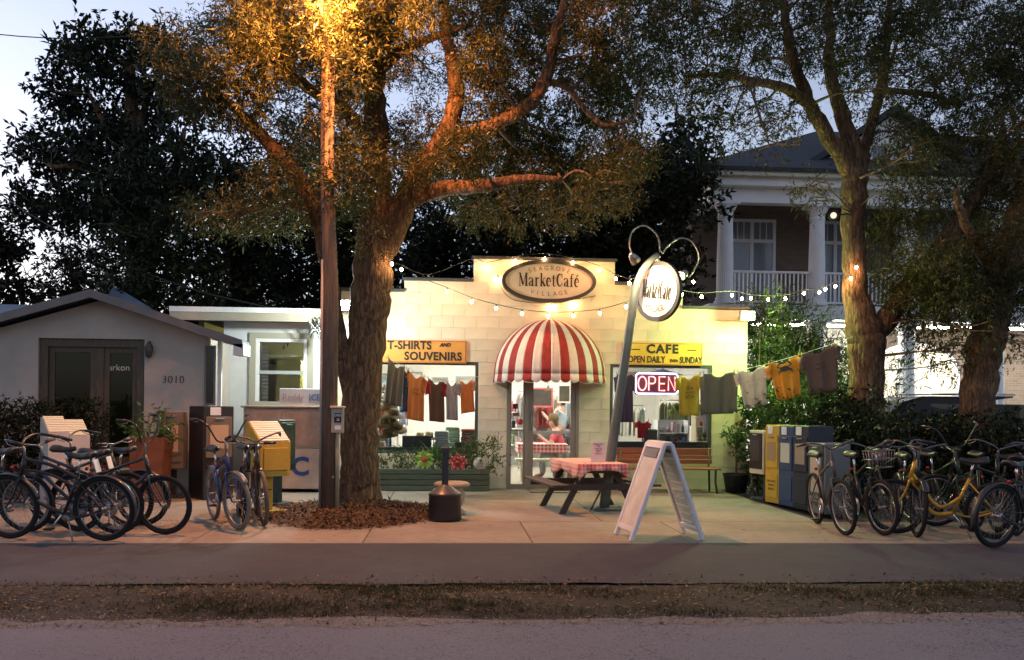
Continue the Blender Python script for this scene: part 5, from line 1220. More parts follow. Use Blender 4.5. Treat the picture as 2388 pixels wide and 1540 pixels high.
tin_flower('red tin flower with white polka dots standing in the planter', 1068, 1080, 8, .19, M('red_tin'), M('red_dark', (.3, .02, .02), .4), m_white)
p = P(1119, 1081, YPl); plq = thing('garden_plaque', 'small pale oval plaque on a stake at the planter end', 'plaque', (p.x, YPl - .02, .3))
MB().lathe([(0, -.012), (.10, -.012), (.11, .0), (.10, .012), (0, .012)], 18, axis='y').build('plaque', M('plaque_grey', (.5, .46, .38), .7, var=.1), plq, (0, 0, p.z - .3)); MB().tube([(0, .0, 0), (0, .0, p.z - .4)], .008, 6).build('stake', m_steel, plq)
for k, s_ in enumerate(('LIVE', 'LAUGH', 'BLOOM')): text(s_, .045, M('plaque_letter', (.15, .13, .1), .7), plq, (0, -.014, p.z - .3 + .04 - k * .045), xs=.8, ext=.001)
bz = P(920, 1075, YPl); 

# picnic table with gingham cloth and a paper notice
tn, td = Vector((P(1407, 1086, 12.35).x, 12.35, 0)), Vector((-.17, 1, 0)).normalized()
pic = thing('picnic_table', 'dark wooden picnic table with attached benches before the cafe door', 'picnic table', tuple(tn), math.atan2(td.y, td.x) - math.pi / 2)
m_pic = M('picnic_wood', (.06, .042, .028), .8, var=.3, scale=4, stretch=(10, 1, 10), orand=.2)
TL_, TW_, TH_ = 1.35, .70, .69
for k in range(4): MB().cbox((-TW_ / 2 + TW_ * (k + .5) / 4, TL_ / 2, TH_ - .02), (TW_ / 4 - .01, TL_, .038), .005).build('top_plank', m_pic, pic)
for sx in (-1, 1):
    for k in range(2): MB().cbox((sx * (.60 + .12 * k), TL_ / 2 - .1, .41), (.11, TL_ + .2, .036), .005).build('bench_plank', m_pic, pic)
for y in (.16, TL_ - .2):
    for sx in (-1, 1): MB().cbox((sx * .36, y, .33), (.085, .04, .80), .005, Matrix.Rotation(sx * -R(28), 3, 'Y')).build('leg', m_pic, pic)
    MB().cbox((0, y - .043, .37), (1.46, .04, .09), .005).build('bench_support', m_pic, pic); MB().cbox((0, y - .043, TH_ - .09), (TW_ - .04, .04, .08), .005).build('top_support', m_pic, pic)
gc = obj('gingham_cloth', None, None, pic.location + Vector((0, 0, TH_ + .003)), (0, 0, pic.rotation_euler.z), 'red and white gingham cloth over the outdoor picnic table', 'tablecloth')
m_ging = checker_mat('gingham', (.62, .46, .40), (.50, .05, .04), .055)
cw, cl = TW_ / 2 + .012, TL_ + .012
MB().bb(-cw, cw, -.012, cl, 0, .003).build('cloth_top', m_ging, gc)
for sx in (-1, 1): solidify(MB().grid(lambda a, b, sx=sx: (sx * (cw + .002 + .02 * b * math.sin(a * 17)), -.012 + (cl + .012) * a, .002 - (.16 + .05 * math.sin(a * 9)) * b), 30, 4).build('cloth_side', m_ging, gc), .003)
solidify(MB().grid(lambda a, b: (-cw + 2 * cw * a, -.014 - .02 * b * (1 + math.sin(a * 19)), .002 - (.09 + .14 * abs(2 * a - 1) ** 4) * b), 30, 4).build('cloth_end', m_ging, gc), .003)
np_ = P(1390, 1060, 12.75)
nt_ = thing('paper_notice', 'pink paper notice in a clear stand on the picnic table', 'notice', (P(1395, 1075, 12.75).x, 12.75, TH_ + .007), R(4))
MB().cbox((0, .03, .005), (.2, .1, .01), .003).build('stand', M('clear_stand', (.6, .6, .58), .2), nt_); MB().cbox((0, 0, .15), (.21, .006, .27), .002).build('sheet', M('pink_paper', (.72, .56, .52), .7), nt_)
for k, (s_, z) in enumerate((('PLEASE PAY', .25), ('FOR', .22), ('YOUR ICE', .185), ('INSIDE', .155), ('thank you', .12), ('', .1))):
    if s_: text(s_, .03, m_ink, nt_, (0, -.0045, z), xs=.8, ext=.0005)

# slatted bench under the right window
bn0, bn1 = XZ(1440, 1090, 15.62)[0], XZ(1672, 1090, 15.62)[0]; bw = bn1 - bn0
ben = thing('slatted_bench', 'red-brown slatted bench under the cafe window with the neon sign', 'bench', ((bn0 + bn1) / 2, 15.62, 0))
m_ben = M('bench_wood', (.26, .07, .03), .55, var=.2, scale=3, stretch=(1, 12, 12), orand=.15)
for k in range(5): MB().cbox((0, -.24 + k * .095, .42), (bw, .08, .03), .006).build('seat_slat', m_ben, ben)
for k, z in enumerate((.52, .60, .70)): MB().cbox((0, .22 + .02 * k, z), (bw * .97, .03, .075 if k < 2 else .11), .006).build('back_slat', m_ben, ben)
for sx in (-1, 1):
    MB().tube([(sx * bw * .46, -.26, 0), (sx * bw * .445, -.24, .2), (sx * bw * .45, -.23, .40)], .02, 8).build('leg', m_dkframe, ben)
    MB().tube([(sx * bw * .46, .2, 0), (sx * bw * .45, .19, .4), (sx * bw * .45, .27, .76)], .02, 8).build('leg', m_dkframe, ben)
# potted standard tree beside it
pt = thing('potted_tree', 'slim potted tree in a black pot at the right end of the cafe wall', 'potted tree', (P(1716, 1140, 15.6).x, 15.6, 0))
MB().lathe([(0, 0), (.17, 0), (.22, .30), (.235, .33), (.20, .33), (.19, .28), (0, .28)], 18).build('pot', m_black, pt)
MB().tube([(0, 0, .25), (.01, 0, .6), (-.02, 0, 1.0)], [.018, .016, .012], 6).build('stem', m_twig, pt)
obj('foliage', quads_mesh('foliage', leaf_arrays([((-.03, 0, 1.02), (.18, .15, .13), 60)], 84, .075, .03, 8, tl=(.06, .15)), lf_hedge), pt)

# white A-frame sandwich board
f0, b0 = G(1472, 1264), G(1440, 1249); f1 = G(1642, 1262)
wd = (b0 - f0).normalized(); acr = (f1 - f0); wid = .60
afr = thing('sandwich_board', 'white plastic A-frame sandwich board at the edge of the path', 'sandwich board', tuple((f0 + f1) / 2), math.atan2(-wd.x, wd.y))
sp_ = acr.length / 2; AH = 1.07
m_af = M('aframe_plastic', (.66, .64, .66), .45, var=.05, scale=4)
m_afp = M('aframe_face', (.58, .56, .50), .5, var=.15, scale=5)
tilt = math.atan2(sp_ - .04, AH)
for sx in (-1, 1):
    rot = Matrix.Rotation(-sx * tilt, 3, 'Y') ; ln = math.hypot(AH, sp_ - .04); c = Vector((sx * (sp_ + .04) / 2, wid / 2, AH / 2 + .005))
    leaf = obj('panel', None, afr, c, rot.to_euler())
    fr_ = MB()
    for yy in (-1, 1): fr_.cbox((0, yy * (wid / 2 - .03), 0), (.045, .06, ln), .008)
    for k, zz in enumerate((-ln / 2 + .12, ln / 2 - .03)): fr_.cbox((0, 0, zz), (.042, wid - .12, .06), .006)
    fr_.build('frame', m_af, leaf)
    MB().cbox((sx * .006, 0, .02), (.012, wid - .124, ln - .26), .003).build('poster', m_afp, leaf)
    for k in range(9):
        zz = ln / 2 - .18 - k * .095
        MB().bb(-sx * .001 - .003, -sx * .001 + .003, -.2 + .03 * (k % 3), .17 - .05 * (k % 2), zz - .008, zz + .008).build('text_line', M('pale_marking', (.85, .85, .82), .5), leaf, (-sx * .004, 0, 0))
    MB().bb(-.004, .004, -.22, .22, ln / 2 - .17, ln / 2 - .07).build('vent_slots', M('slot_grey', (.16, .16, .18), .6), leaf, (sx * .021, 0, 0))
MB().cbox((0, wid / 2, AH + .005), (.10, wid * .98, .05), .012).build('hinge_cap', m_af, afr)

# ------------------------------------------------------------------ bicycles
def wheel_meshes(r, tm, rimm):
    k = ('wheel', round(r, 3), tm.name, rimm.name)
    if k in MATS: return MATS[k]
    circ = lambda q: [(q * math.cos(2 * math.pi * i / 40), 0, q * math.sin(2 * math.pi * i / 40)) for i in range(40)]
    ty = MB().tube(circ(r - .024), .025, 10, closed=True).mesh('tyre', tm)
    ri = MB().tube(circ(r - .055), .011, 6, closed=True).mesh('rim', rimm)
    sp = MB()
    for i in range(28):
        a = 2 * math.pi * i / 28; b = a + (.35 if i % 2 else -.35); s = .03 if i % 4 < 2 else -.03
        sp.tube([(.018 * math.cos(b), s, .018 * math.sin(b)), ((r - .06) * math.cos(a), 0, (r - .06) * math.sin(a))], .0013, 3, cap=False)
    sp = sp.mesh('spokes', m_steel)
    hb = MB().lathe([(0, -.05), (.012, -.05), (.02, -.03), (.012, -.02), (.012, .02), (.02, .03), (.012, .05), (0, .05)], 10, axis='y').mesh('hub', m_steel)
    MATS[k] = (ty, ri, sp, hb); return MATS[k]
def bike(label, rear, front, col, style='cruiser', bar='swept', lean=5, r=.335, tm=None, rimm=None, fender=None, basket=False, tagged=False, steer=0., saddle_h=.0, rough=.35):
    A, B = G(*rear), G(*front); d = (B - A).normalized(); rz = math.atan2(d.y, d.x)
    org = A + d * .44 if True else A
    t = thing('bicycle', label, 'bicycle', (org.x, org.y, .002), group='parked bicycles', rot=(R(lean), 0, rz))
    tm = tm or m_rubber; rimm = rimm or M('dark_rim', (.07, .07, .075), .4, metal=.6); fm = M('bike_%.3f_%.3f_%.3f' % col, col, rough, metal=.2, coat=.05)
    ty, ri, sp, hb = wheel_meshes(r, tm, rimm)
    Ra, Fa = Vector((-.44, 0, r)), Vector((.62, 0, r)); BBk = Vector((0, 0, .285)); St = Vector((-.17, 0, .70)); Ht = Vector((.42, 0, .86)); Hb = Vector((.46, 0, .70))
    stm = obj('steering', None, t, Hb, (0, 0, R(steer))); stm.name = 'front_assembly'
    for nm, c, par in (('wheel', Ra, t), ('wheel', Fa - Hb, stm)):
        w = obj(nm, ri, par, c); 
        if par is t: obj('tyre', ty, w); obj('spokes', sp, w); obj('hub', hb, w)
        else: obj('tyre', ty, par, c); obj('spokes', sp, par, c); obj('hub', hb, par, c)
    fr_ = MB()
    def cv(a, m_, b, rad):
        pp, _ = smooth_path([a, m_, b], [1, 1, 1], 6); fr_.tube(pp, rad, 10)
    fr_.tube([Ht + Vector((-.01, 0, .03)), Hb + Vector((.005, 0, -.02))], .024, 10)
    fr_.tube([BBk, St], .018, 10)
    if style == 'cruiser':
        cv(Ht, Vector((.12, 0, .80)), St + Vector((.0, 0, -.04)), .019); cv(Hb + Vector((-.01, 0, .05)), Vector((.14, 0, .70)), St + Vector((.03, 0, -.14)), .014); cv(Hb, Vector((.30, 0, .42)), BBk, .021)
    elif style == 'step':
        cv(Hb + Vector((-.01, 0, .05)), Vector((.16, 0, .36)), BBk.lerp(St, .45), .02); cv(Hb, Vector((.24, 0, .30)), BBk, .024)
    else:
        fr_.tube([Ht, St + Vector((0, 0, -.05))], .018, 10); fr_.tube([Hb, BBk], .021, 10)
    for s in (-1, 1):
        if style in ('cruiser', 'step'): 
            pp, _ = smooth_path([BBk + Vector((-.03, s * .03, 0)), Vector((-.2, s * .06, .26)), Ra + Vector((0, s * .055, 0))], [1] * 3, 4); fr_.tube(pp, .011, 8)
        else: fr_.tube([BBk, Ra + Vector((0, s * .055, 0))], .01, 8)
        fr_.tube([St + Vector((-.005, s * .015, -.06)), Ra + Vector((0, s * .055, 0))], .009, 8)
    fr_.build('frame', fm, t)
    fk = MB()
    for s in (-1, 1): 
        pp, _ = smooth_path([Vector((.005, s * .045, -.04)), Vector((.06, s * .055, -.2)), Fa - Hb + Vector((0, s * .055, 0))], [1] * 3, 4); fk.tube(pp, [.014 - .0006 * i for i in range(len(pp))], 8)
    fk.tube([(.005, -.05, -.04), (.005, .05, -.04)], .014, 8); fk.build('fork', fm, stm)
    hs = {'swept': (1.0, [(.02, .0, 1.0), (.06, .12, 1.06), (.02, .27, 1.10), (-.20, .33, 1.06)], 2), 'high': (1.02, [(.0, .0, 1.02), (.02, .11, 1.05), (.05, .22, 1.22), (.0, .30, 1.30), (-.12, .34, 1.31)], 3), 'flat': (.98, [(.04, 0, .98), (.05, .12, 1.0), (.03, .30, 1.02)], 1)}[bar]
    off = Vector((Ht.x - Hb.x, 0, -Hb.z))
    MB().tube([Vector((Ht.x - Hb.x, 0, Ht.z - Hb.z)), off + Vector((.0, 0, hs[0] - .02)), off + Vector(hs[1][0])], .014, 8).build('stem', m_steel, stm)
    for s in (-1, 1):
        q = [off + Vector((x, y * s, z)) for x, y, z in hs[1]]; pp, _ = smooth_path(q, [1] * len(q), 5)
        MB().tube(pp, .011, 8).build('handlebar', M('dark_bar', (.14, .14, .145), .4, metal=.8) if bar != 'high' else m_black, stm); MB().tube([pp[-5], pp[-1]], .017, 8).build('grip', m_black, stm)
        MB().tube([pp[-6], pp[-4] + Vector((.04, 0, -.03)), pp[-2] + Vector((.05, 0, -.03))], .005, 5).build('brake_lever', m_steel, stm)
    # saddle
    sh = .90 + saddle_h; MB().tube([St, (-.205, 0, sh)], .013, 8).build('seat_post', m_chrome, t)
    def sad(a, b):
        x = -.36 + .30 * a; w_ = .105 * (1 - max(0, (a - .25) / .75) ** .6 * .78) * (1 if a > .06 else .8); y = (b - .5) * 2; return (x, w_ * y, sh + .045 - .05 * abs(y) ** 3 + .012 * math.cos(a * 5) - (0.0))
    sd = MB().grid(sad, 10, 8).build('saddle', m_black, t); solidify(sd, .035, -1)
    if tagged:
        o = MB().cbox((-.37, -.02, sh - .10), (.008, .10, .14), .003, Matrix.Rotation(.25, 3, 'Y')).build('white_tag', m_white, t)
    # drivetrain
    MB().lathe([(.03, -.003), (.095, -.003), (.095, .003), (.03, .003), (.03, -.003)], 20, axis='y').build('chainring', m_steel, t, (0, -.055, .285))
    MB().lathe([(0, -.003), (.04, -.003), (.04, .003), (0, .003)], 14, axis='y').build('sprocket', m_steel, t, (-.44, -.055, r))
    MB().tube([(0, -.055, .38), (-.44, -.055, r + .04)], .005, 4).tube([(0, -.055, .19), (-.44, -.055, r - .04)], .005, 4).build('chain', m_dkframe, t)
    ca = rng.uniform(0, 6)
    for s in (-1, 1):
        e = Vector((.165 * math.cos(ca) * s, .09 * s, .285 + .165 * math.sin(ca) * s))
        MB().tube([(0, .06 * s, .285), (e.x, e.y, e.z)], .009, 6).build('crank', m_chrome, t); MB().cbox((e.x, e.y + .05 * s, e.z), (.09, .08, .022), .004).build('pedal', m_black, t)
    MB().tube([(-.06, .04, .27), (-.18, .17, .0 + .17 * math.tan(R(lean)) * -1 + .01)], .008, 6).build('kickstand', m_steel, t)
    if fender:
        fmt = M('fender_%.2f_%.2f_%.2f' % fender, fender, .4, coat=.2)
        for c, a0, a1, par in ((Ra, 20, 200, t), (Fa - Hb, 40, 165, stm)):
            o = MB().grid(lambda a, b, c=c, a0=a0, a1=a1: (c.x + (r + .018 - .012 * (2 * b - 1) ** 2) * math.cos(R(a0 + (a1 - a0) * a)), c.y + (b - .5) * .07, c.z + (r + .018 - .012 * (2 * b - 1) ** 2) * math.sin(R(a0 + (a1 - a0) * a))), 20, 4).build('fender', fmt, par); solidify(o, .003)
    MB().lathe([(0, -.01), (.02, -.01), (.02, .01), (0, .01)], 10, axis='x').build('reflector', M('red_reflector', (.4, .02, .02), .2), t, (-.30, 0, .72))
    if basket:
        mb = MB(); c = off + Vector((.20, 0, 1.0)); 
        for z, w_, l_ in ((0, .15, .10), (-.10, .14, .09), (-.20, .13, .08)): mb.tube([c + Vector((sx * l_, sy * w_, z)) for sx, sy in ((-1, -1), (1, -1), (1, 1), (-1, 1))], .004, 4, closed=True)
        for k in range(9):
            y = -.13 + .26 * k / 8
            for sx in (-1, 1): mb.tube([c + Vector((sx * .10, y * 1.1, 0)), c + Vector((sx * .08, y, -.2))], .0025, 4)
        mb.build('basket', m_steel, stm)
    return t
K_ = (.02, .021, .024)
bike('black cruiser in front at left, its back wheel nearest the path', (245, 1262), (0, 1256), K_, 'cruiser', 'swept', -5, .345, tagged=True, fender=(.02, .02, .022))
bike('dark blue bicycle second in the left cluster, white tag under its saddle', (272, 1246), (40, 1240), (.02, .035, .06), 'mountain', 'flat', -4, .33, tagged=True, rimm=M('pale_rim', (.28, .28, .29), .4, metal=.7))
bike('dark bicycle facing right with tall upswept handlebars before the small brown box', (182, 1240), (380, 1247), (.03, .035, .04), 'mountain', 'high', 5, .335, rimm=m_black)
bike('black bicycle facing left behind the tall-handlebar one', (334, 1226), (130, 1222), K_, 'step', 'swept', -5, .33, fender=(.02, .022, .02))
bike('black bicycle half cut off by the left edge of the picture', (60, 1238), (-160, 1232), K_, 'mountain', 'swept', -4, .335, rimm=M('pale_rim', (.28, .28, .29), .4, metal=.7))
bike('blue bicycle facing the road with grey tyres and high handlebars', (500, 1213), (548, 1237), (.025, .04, .16), 'cruiser', 'high', 4, .335, M('grey_tyre', (.16, .14, .12), .8), m_steel, fender=(.12, .12, .11), steer=12)
bike('black bicycle facing the road, between the blue and the brown ones', (556, 1205), (574, 1237), K_, 'mountain', 'flat', -4, .33, steer=-4)
bike('dark brown bicycle facing the road beside the yellow plastic box', (600, 1202), (617, 1235), (.09, .05, .03), 'cruiser', 'swept', 4, .33, M('brown_tyre', (.10, .08, .06), .8), steer=6)
bike('grey bicycle with pale rims leaning before the dark newspaper boxes', (1906, 1222), (1972, 1252), (.09, .08, .075), 'mountain', 'swept', 5, .33, rimm=M('pale_rim', (.28, .28, .29), .4, metal=.7), steer=8)
bike('black bicycle with a wire basket, second from the newspaper boxes', (1986, 1222), (2062, 1253), K_, 'mountain', 'swept', 4, .33, rimm=M('pale_rim', (.28, .28, .29), .4, metal=.7), basket=True, steer=14)
bike('black bicycle facing the road just left of the yellow bicycle', (2086, 1226), (2142, 1256), K_, 'cruiser', 'swept', -4, .33, fender=(.02, .02, .02))
bike('yellow step-through bicycle facing left among the dark ones', (2318, 1258), (2125, 1248), (.55, .30, .03), 'step', 'swept', -6, .33, steer=-10)
bike('black bicycle behind the yellow one, facing left', (2390, 1234), (2200, 1228), K_, 'mountain', 'flat', -4, .335, rimm=M('pale_rim', (.28, .28, .29), .4, metal=.7))
bike('black fat-tyred bicycle at the right edge, nearest the path', (2318, 1278), (2450, 1268), K_, 'cruiser', 'swept', 5, .35, fender=(.02, .02, .02))
bike('dark bicycle with pale rims cut off by the right edge', (2372, 1250), (2430, 1238), (.05, .05, .06), 'mountain', 'swept', -4, .33, rimm=M('pale_rim', (.28, .28, .29), .4, metal=.7))
bike('dark green bicycle squeezed between the yellow one and the hedge', (2160, 1214), (2232, 1232), (.02, .035, .025), 'mountain', 'high', 5, .33)
bike('black step-through bicycle in the thick of the right cluster', (2250, 1216), (2320, 1240), K_, 'step', 'swept', -5, .33)
bike('grey bicycle behind the black cruiser in the left cluster', (120, 1222), (300, 1230), (.06, .06, .065), 'mountain', 'flat', 5, .33)
bike('black bicycle tucked against the hedge behind the basket bicycle', (2030, 1196), (2098, 1212), K_, 'mountain', 'flat', 4, .33, rimm=M('pale_rim', (.28, .28, .29), .4, metal=.7))

# ------------------------------------------------------------------ shirts on the two clothes lines
def shirt(label, c4, col, sl=None, sleeve='short', text_=None, neck=True, group='shirts on the clothes lines', tcol=None, name='tee_shirt', fold=.012):
    TLp, TRp, BLp, BRp = [P(*c) for c in c4]
    t = thing(name, label, 'shirt', tuple((TLp + TRp) / 2), group=group); o = t.location.copy(); rg = random.Random(len(label) * 7 + int(TLp.x * 100))
    m_ = M('cloth_%.2f_%.2f_%.2f' % col, col, .9, var=.06, scale=7, trans=.32, sheen=.2)
    ms = M('cloth_%.2f_%.2f_%.2f' % sl, sl, .9, trans=.32, sheen=.2) if sl else m_
    nrm = (TRp - TLp).cross(BLp - TLp).normalized()
    if nrm.y > 0: nrm = -nrm
    w = (TRp - TLp).length; f1, f2 = rg.uniform(2, 3.5), rg.uniform(4, 6)
    def body(a, b):
        top = TLp.lerp(TRp, a); bot = BLp.lerp(BRp, a); p = top.lerp(bot, b)
        sag = .03 * math.sin(math.pi * a) * (1 - b); dip = 0
        if neck and abs(a - .5) < .22 and b < .01: dip = .05 * (1 - ((a - .5) / .22) ** 2)
        inn = .04 * (1 if .18 < b else 0)
        p = p + nrm * (fold * math.sin(a * f1 * 6.28 + 1 + b) * (.4 + b) + fold * .6 * math.sin(a * f2 * 6.28) * b) ; p.z -= sag + dip
        return p - o
    bd = MB().grid(body, 28, 14).build('body', m_, t); solidify(bd, .006)
    dv = ((BLp - TLp) + (BRp - TRp)) / 2; ll = {'short': .30, 'long': .92, 'none': 0}[sleeve]
    if ll:
        for s in (-1, 1):
            top = TLp if s < 0 else TRp; ax = (TRp - TLp).normalized() * s
            def slv(a, b, top=top, ax=ax, s=s):
                p = top + dv * (ll * b + .02) + ax * (-.03 + (.09 - .02 * b) * a - .03 * (1 - a) * b) + nrm * (.03 * math.sin(a * math.pi) + .012 * math.sin(b * 7 + s)) + Vector((0, 0, -.05 * a))
                return p - o
            solidify(MB().grid(slv, 6, 8).build('sleeve', ms, t), .006)
    for s in (TLp, TRp): MB().box(s - o + Vector((0, -.012, .012)), (.012, .014, .06)).build('clothes_peg', M('peg_wood', (.4, .3, .16), .8), t)
    if text_:
        ux = (TRp - TLp).normalized(); uz = -(dv.normalized()); yy = ux.cross(uz).normalized(); uz = yy.cross(ux) * -1 if False else uz
        rot = Matrix((ux, uz, -yy if yy.y > 0 else yy)).transposed()
        if rot.determinant() < 0: rot = Matrix((ux, uz, ux.cross(uz))).transposed()
        c = TLp.lerp(TRp, .5) + dv * .33
        for k, s_ in enumerate(text_):
            text(s_, .085 if len(s_) < 5 else .055, M('shirt_ink_%.2f' % (tcol or (.04,) * 3)[0], tcol or (.04, .045, .04), .8), t, c - o + dv.normalized() * (k * .075) + nrm * .03, rot.to_euler(), ext=.001, xs=.9)
    return t
O_ = (.62, .25, .07)
shirt('yellow tee lettered in black, hanging before the OPEN sign', [(1582, 876, 15.35), (1632, 873, 15.35), (1583, 969, 15.35), (1630, 970, 15.35)], (.55, .45, .04), text_=('SEA', 'GROVE', 'BCH'))
shirt('long-sleeved grey-green shirt on the line right of the cafe window', [(1640, 872, 15.3), (1713, 866, 15.25), (1643, 967, 15.3), (1711, 965, 15.25)], (.17, .19, .14), sleeve='long')
shirt('white tee with faint grey print on the rising clothes line', [(1719, 866, 15.2), (1784, 851, 15.1), (1736, 952, 15.2), (1790, 943, 15.1)], (.62, .57, .52), text_=('SEAGROVE', 'BEACH'), tcol=(.45, .4, .36))
shirt('orange tee printed with a dark crab', [(1792, 848, 15.05), (1862, 829, 14.95), (1813, 938, 15.05), (1868, 924, 14.95)], (.66, .33, .04))
shirt('brown tee with dark lettering, highest on the right clothes line', [(1869, 827, 14.9), (1951, 801, 14.8), (1889, 926, 14.9), (1954, 909, 14.8)], (.17, .12, .10), text_=('BLACK', 'WATER'))
shirt('big grey-brown shirt hanging beside the oak trunk', [(905, 834, 14.4), (943, 857, 14.7), (893, 940, 14.4), (934, 950, 14.7)], (.24, .19, .13), sleeve='none', fold=.03)
shirt('narrow navy shirt folded between the grey-brown and orange ones', [(941, 860, 14.75), (953, 864, 14.85), (935, 962, 14.75), (948, 960, 14.85)], (.05, .07, .11), sleeve='none', fold=.02)
shirt('orange tee with small brown print in front of the souvenir window', [(949, 862, 14.85), (989, 880, 15.1), (944, 977, 14.85), (989, 984, 15.1)], O_, text_=('beach', 'bum'), tcol=(.2, .1, .04))
shirt('brown tee with red sleeves in front of the souvenir window', [(998, 883, 15.2), (1035, 890, 15.4), (1000, 982, 15.2), (1037, 986, 15.4)], (.16, .085, .05), sl=(.42, .02, .03))
shirt('pale grey tee between the red-sleeved and the short orange ones', [(1040, 891, 15.45), (1067, 890, 15.55), (1040, 979, 15.45), (1067, 981, 15.55)], (.46, .40, .38))
shirt('short orange tee with white sleeve, last on the left clothes line', [(1072, 889, 15.6), (1103, 885, 15.75), (1074, 966, 15.6), (1108, 960, 15.75)], (.66, .24, .06), sl=(.66, .34, .18))
for label, pts in (('thin clothes line from the oak to the souvenir window', [(893, 830, 14.1), (945, 857, 14.75), (993, 880, 15.15), (1036, 890, 15.42), (1070, 888, 15.6), (1118, 878, 16.0)]), ('thin clothes line rising from the cafe wall to the right oak', [(1560, 876, 15.9), (1607, 875, 15.35), (1676, 869, 15.28), (1750, 858, 15.15), (1826, 839, 15.0), (1910, 813, 14.85), (1990, 785, 14.6)])):
    pp, _ = smooth_path([P(*p) for p in pts], [1] * len(pts), 5); MB().tube(pp, .004, 5).build('clothes_line', M('white_cord', (.6, .58, .5), .8), label=label, cat='clothes line', group='clothes lines')
# crab print: carapace, claws and legs on the orange tee
crab = [o for o in bpy.data.objects if o.get('label', '').startswith('orange tee printed with')][0]
cc = P(1829, 860, 14.96) - crab.location; mk = M('crab_ink', (.05, .07, .06), .8)
cm = MB().ball((0, 0, 0), (.085, .004, .045), 14, 6)
for s in (-1, 1):
    cm.tube([(.06 * s, 0, .02), (.12 * s, 0, .05), (.09 * s, 0, .10), (.05 * s, 0, .105)], [.012, .014, .02, .006], 6)
    for k in range(3): cm.tube([(.06 * s, 0, -.01 - .012 * k), (.12 * s, 0, -.02 - .02 * k), (.11 * s, 0, -.06 - .02 * k)], [.009, .007, .004], 5)
cm.build('crab_print', mk, crab, cc + Vector((0, -.03, 0)), (0, R(-14), 0))

# ------------------------------------------------------------------ neon sign
nx, nz = XZ(1532, 895, YF + .2); neon = thing('neon_sign', 'lit neon OPEN sign with blue-white border in the right window', 'neon sign', (nx, YF + .2, nz))
nw, nh = .80, .40
MB().cbox((0, .03, 0), (nw, .02, nh), .02).build('backing', M('neon_back', (.12, .03, .06), .4), neon)
def rr_(w, h, r): 
    out = []
    for cx_, cz_, a in ((w - r, h - r, 0), (-w + r, h - r, 90), (-w + r, -h + r, 180), (w - r, -h + r, 270)): out += [(cx_ + r * math.cos(R(a + 15 * k)), 0, cz_ + r * math.sin(R(a + 15 * k))) for k in range(7)]
    return out
MB().tube(rr_(nw / 2 - .015, nh / 2 - .015, .06), .012, 8, closed=True).build('border_tube', emit_mat('neon_blue', (.55, .6, 1), 9 * KX), neon)
m_nr = emit_mat('neon_red', (1, .22, .20), 7.5 * KX); hh_ = .125
lw = .065
def L_(pts, dx): 
    pp, _ = smooth_path([Vector((x + dx, -.01, z)) for x, z in pts], [1] * len(pts), 3); MB().tube(pp, .010, 8).build('letter_tube', m_nr, neon)
MB().tube([Vector((-.27 + .075 * math.cos(t), -.01, hh_ * math.sin(t))) for t in [2 * math.pi * k / 20 for k in range(20)]], .010, 8, closed=True).build('letter_tube', m_nr, neon)
def seg(pts, dx): MB().tube([Vector((x + dx, -.01, z)) for x, z in pts], .010, 8).build('letter_tube', m_nr, neon)
seg([(-.05, -hh_), (-.05, hh_), (.03, hh_), (.065, hh_ * .8), (.07, hh_ * .5), (.06, hh_ * .15), (.03, 0), (-.05, 0)], -.10)
seg([(.06, hh_), (-.05, hh_), (-.05, -hh_), (.06, -hh_)], .09); seg([(-.04, 0), (.05, 0)], .09)
seg([(-.06, -hh_), (-.06, hh_), (.06, -hh_), (.06, hh_)], .27)

# ------------------------------------------------------------------ shop contents
m_wtab = M('pale_table', (.6, .55, .42), .6, var=.1)
ORD = ['first', 'second', 'third', 'fourth', 'fifth', 'sixth', 'seventh', 'eighth', 'ninth', 'tenth', 'eleventh', 'twelfth', 'thirteenth', 'fourteenth']
def folded(label, u, v, Y, cols, n, group, w=.27, d=.3, h=.035):
    p = P(u, v, Y); rg = random.Random(int(u))
    for k in range(n):
        c = cols[k % len(cols)]
        def f(a, b): return ((a - .5) * w, (b - .5) * d, .0)
        mb = MB().cbox((0, 0, h / 2), (w * rg.uniform(.92, 1.03), d, h * .92), .012)
        lb2 = (ORD[n - 1 - k] + ' ' + label) if n - 1 - k else 'topmost ' + label
        mb.build('folded_shirt', M('cloth_%.2f_%.2f_%.2f' % c, c, .9), None, (p.x + rg.uniform(-.01, .01), Y, p.z + k * h), (0, 0, rg.uniform(-.06, .06)), label=lb2, cat='folded shirt', group=group)
wz = WL[2] * CH_ + .10; YD = YF + .75
dt = thing('display_table', 'pale table inside the souvenir window carrying folded shirts', 'table', ((WL[0] + WL[1]) / 2, YD + .1, 0))
MB().cbox((0, 0, .62), (WL[1] - WL[0] - .1, .9, .05), .008).build('table_top', m_wtab, dt)
for sx in (-1, 1):
    for sy in (-1, 1): MB().cbox((sx * .85, sy * .38, .3), (.06, .06, .59), .005).build('leg', m_wtab, dt)
tz = .645
def vz(z, Y): return 943 + (CAMH - z) * FPX / Y      # image row of a height
for label, u, Y, cols, n in (('white or pale blue folded tee from the top, middle window pile', 1030, YD - .15, [(.7, .72, .7), (.55, .66, .66)], 10), ('mint green folded tee from the top, pile behind the white ones', 1056, YD + .25, [(.38, .55, .40), (.45, .6, .48)], 12), ('dark or red folded tee from the top, right window pile', 1092, YD + .05, [(.10, .09, .08), (.45, .05, .07), (.13, .12, .10)], 11), ('coral or grey folded tee from the top, low pile by hats', 880, YD, [(.6, .25, .18), (.5, .5, .45)], 4)):
    folded(label, u, vz(tz, Y) + .011 * (u - CX), Y, cols, n, label.split(' in ')[1] if False else 'folded shirts on the window table')
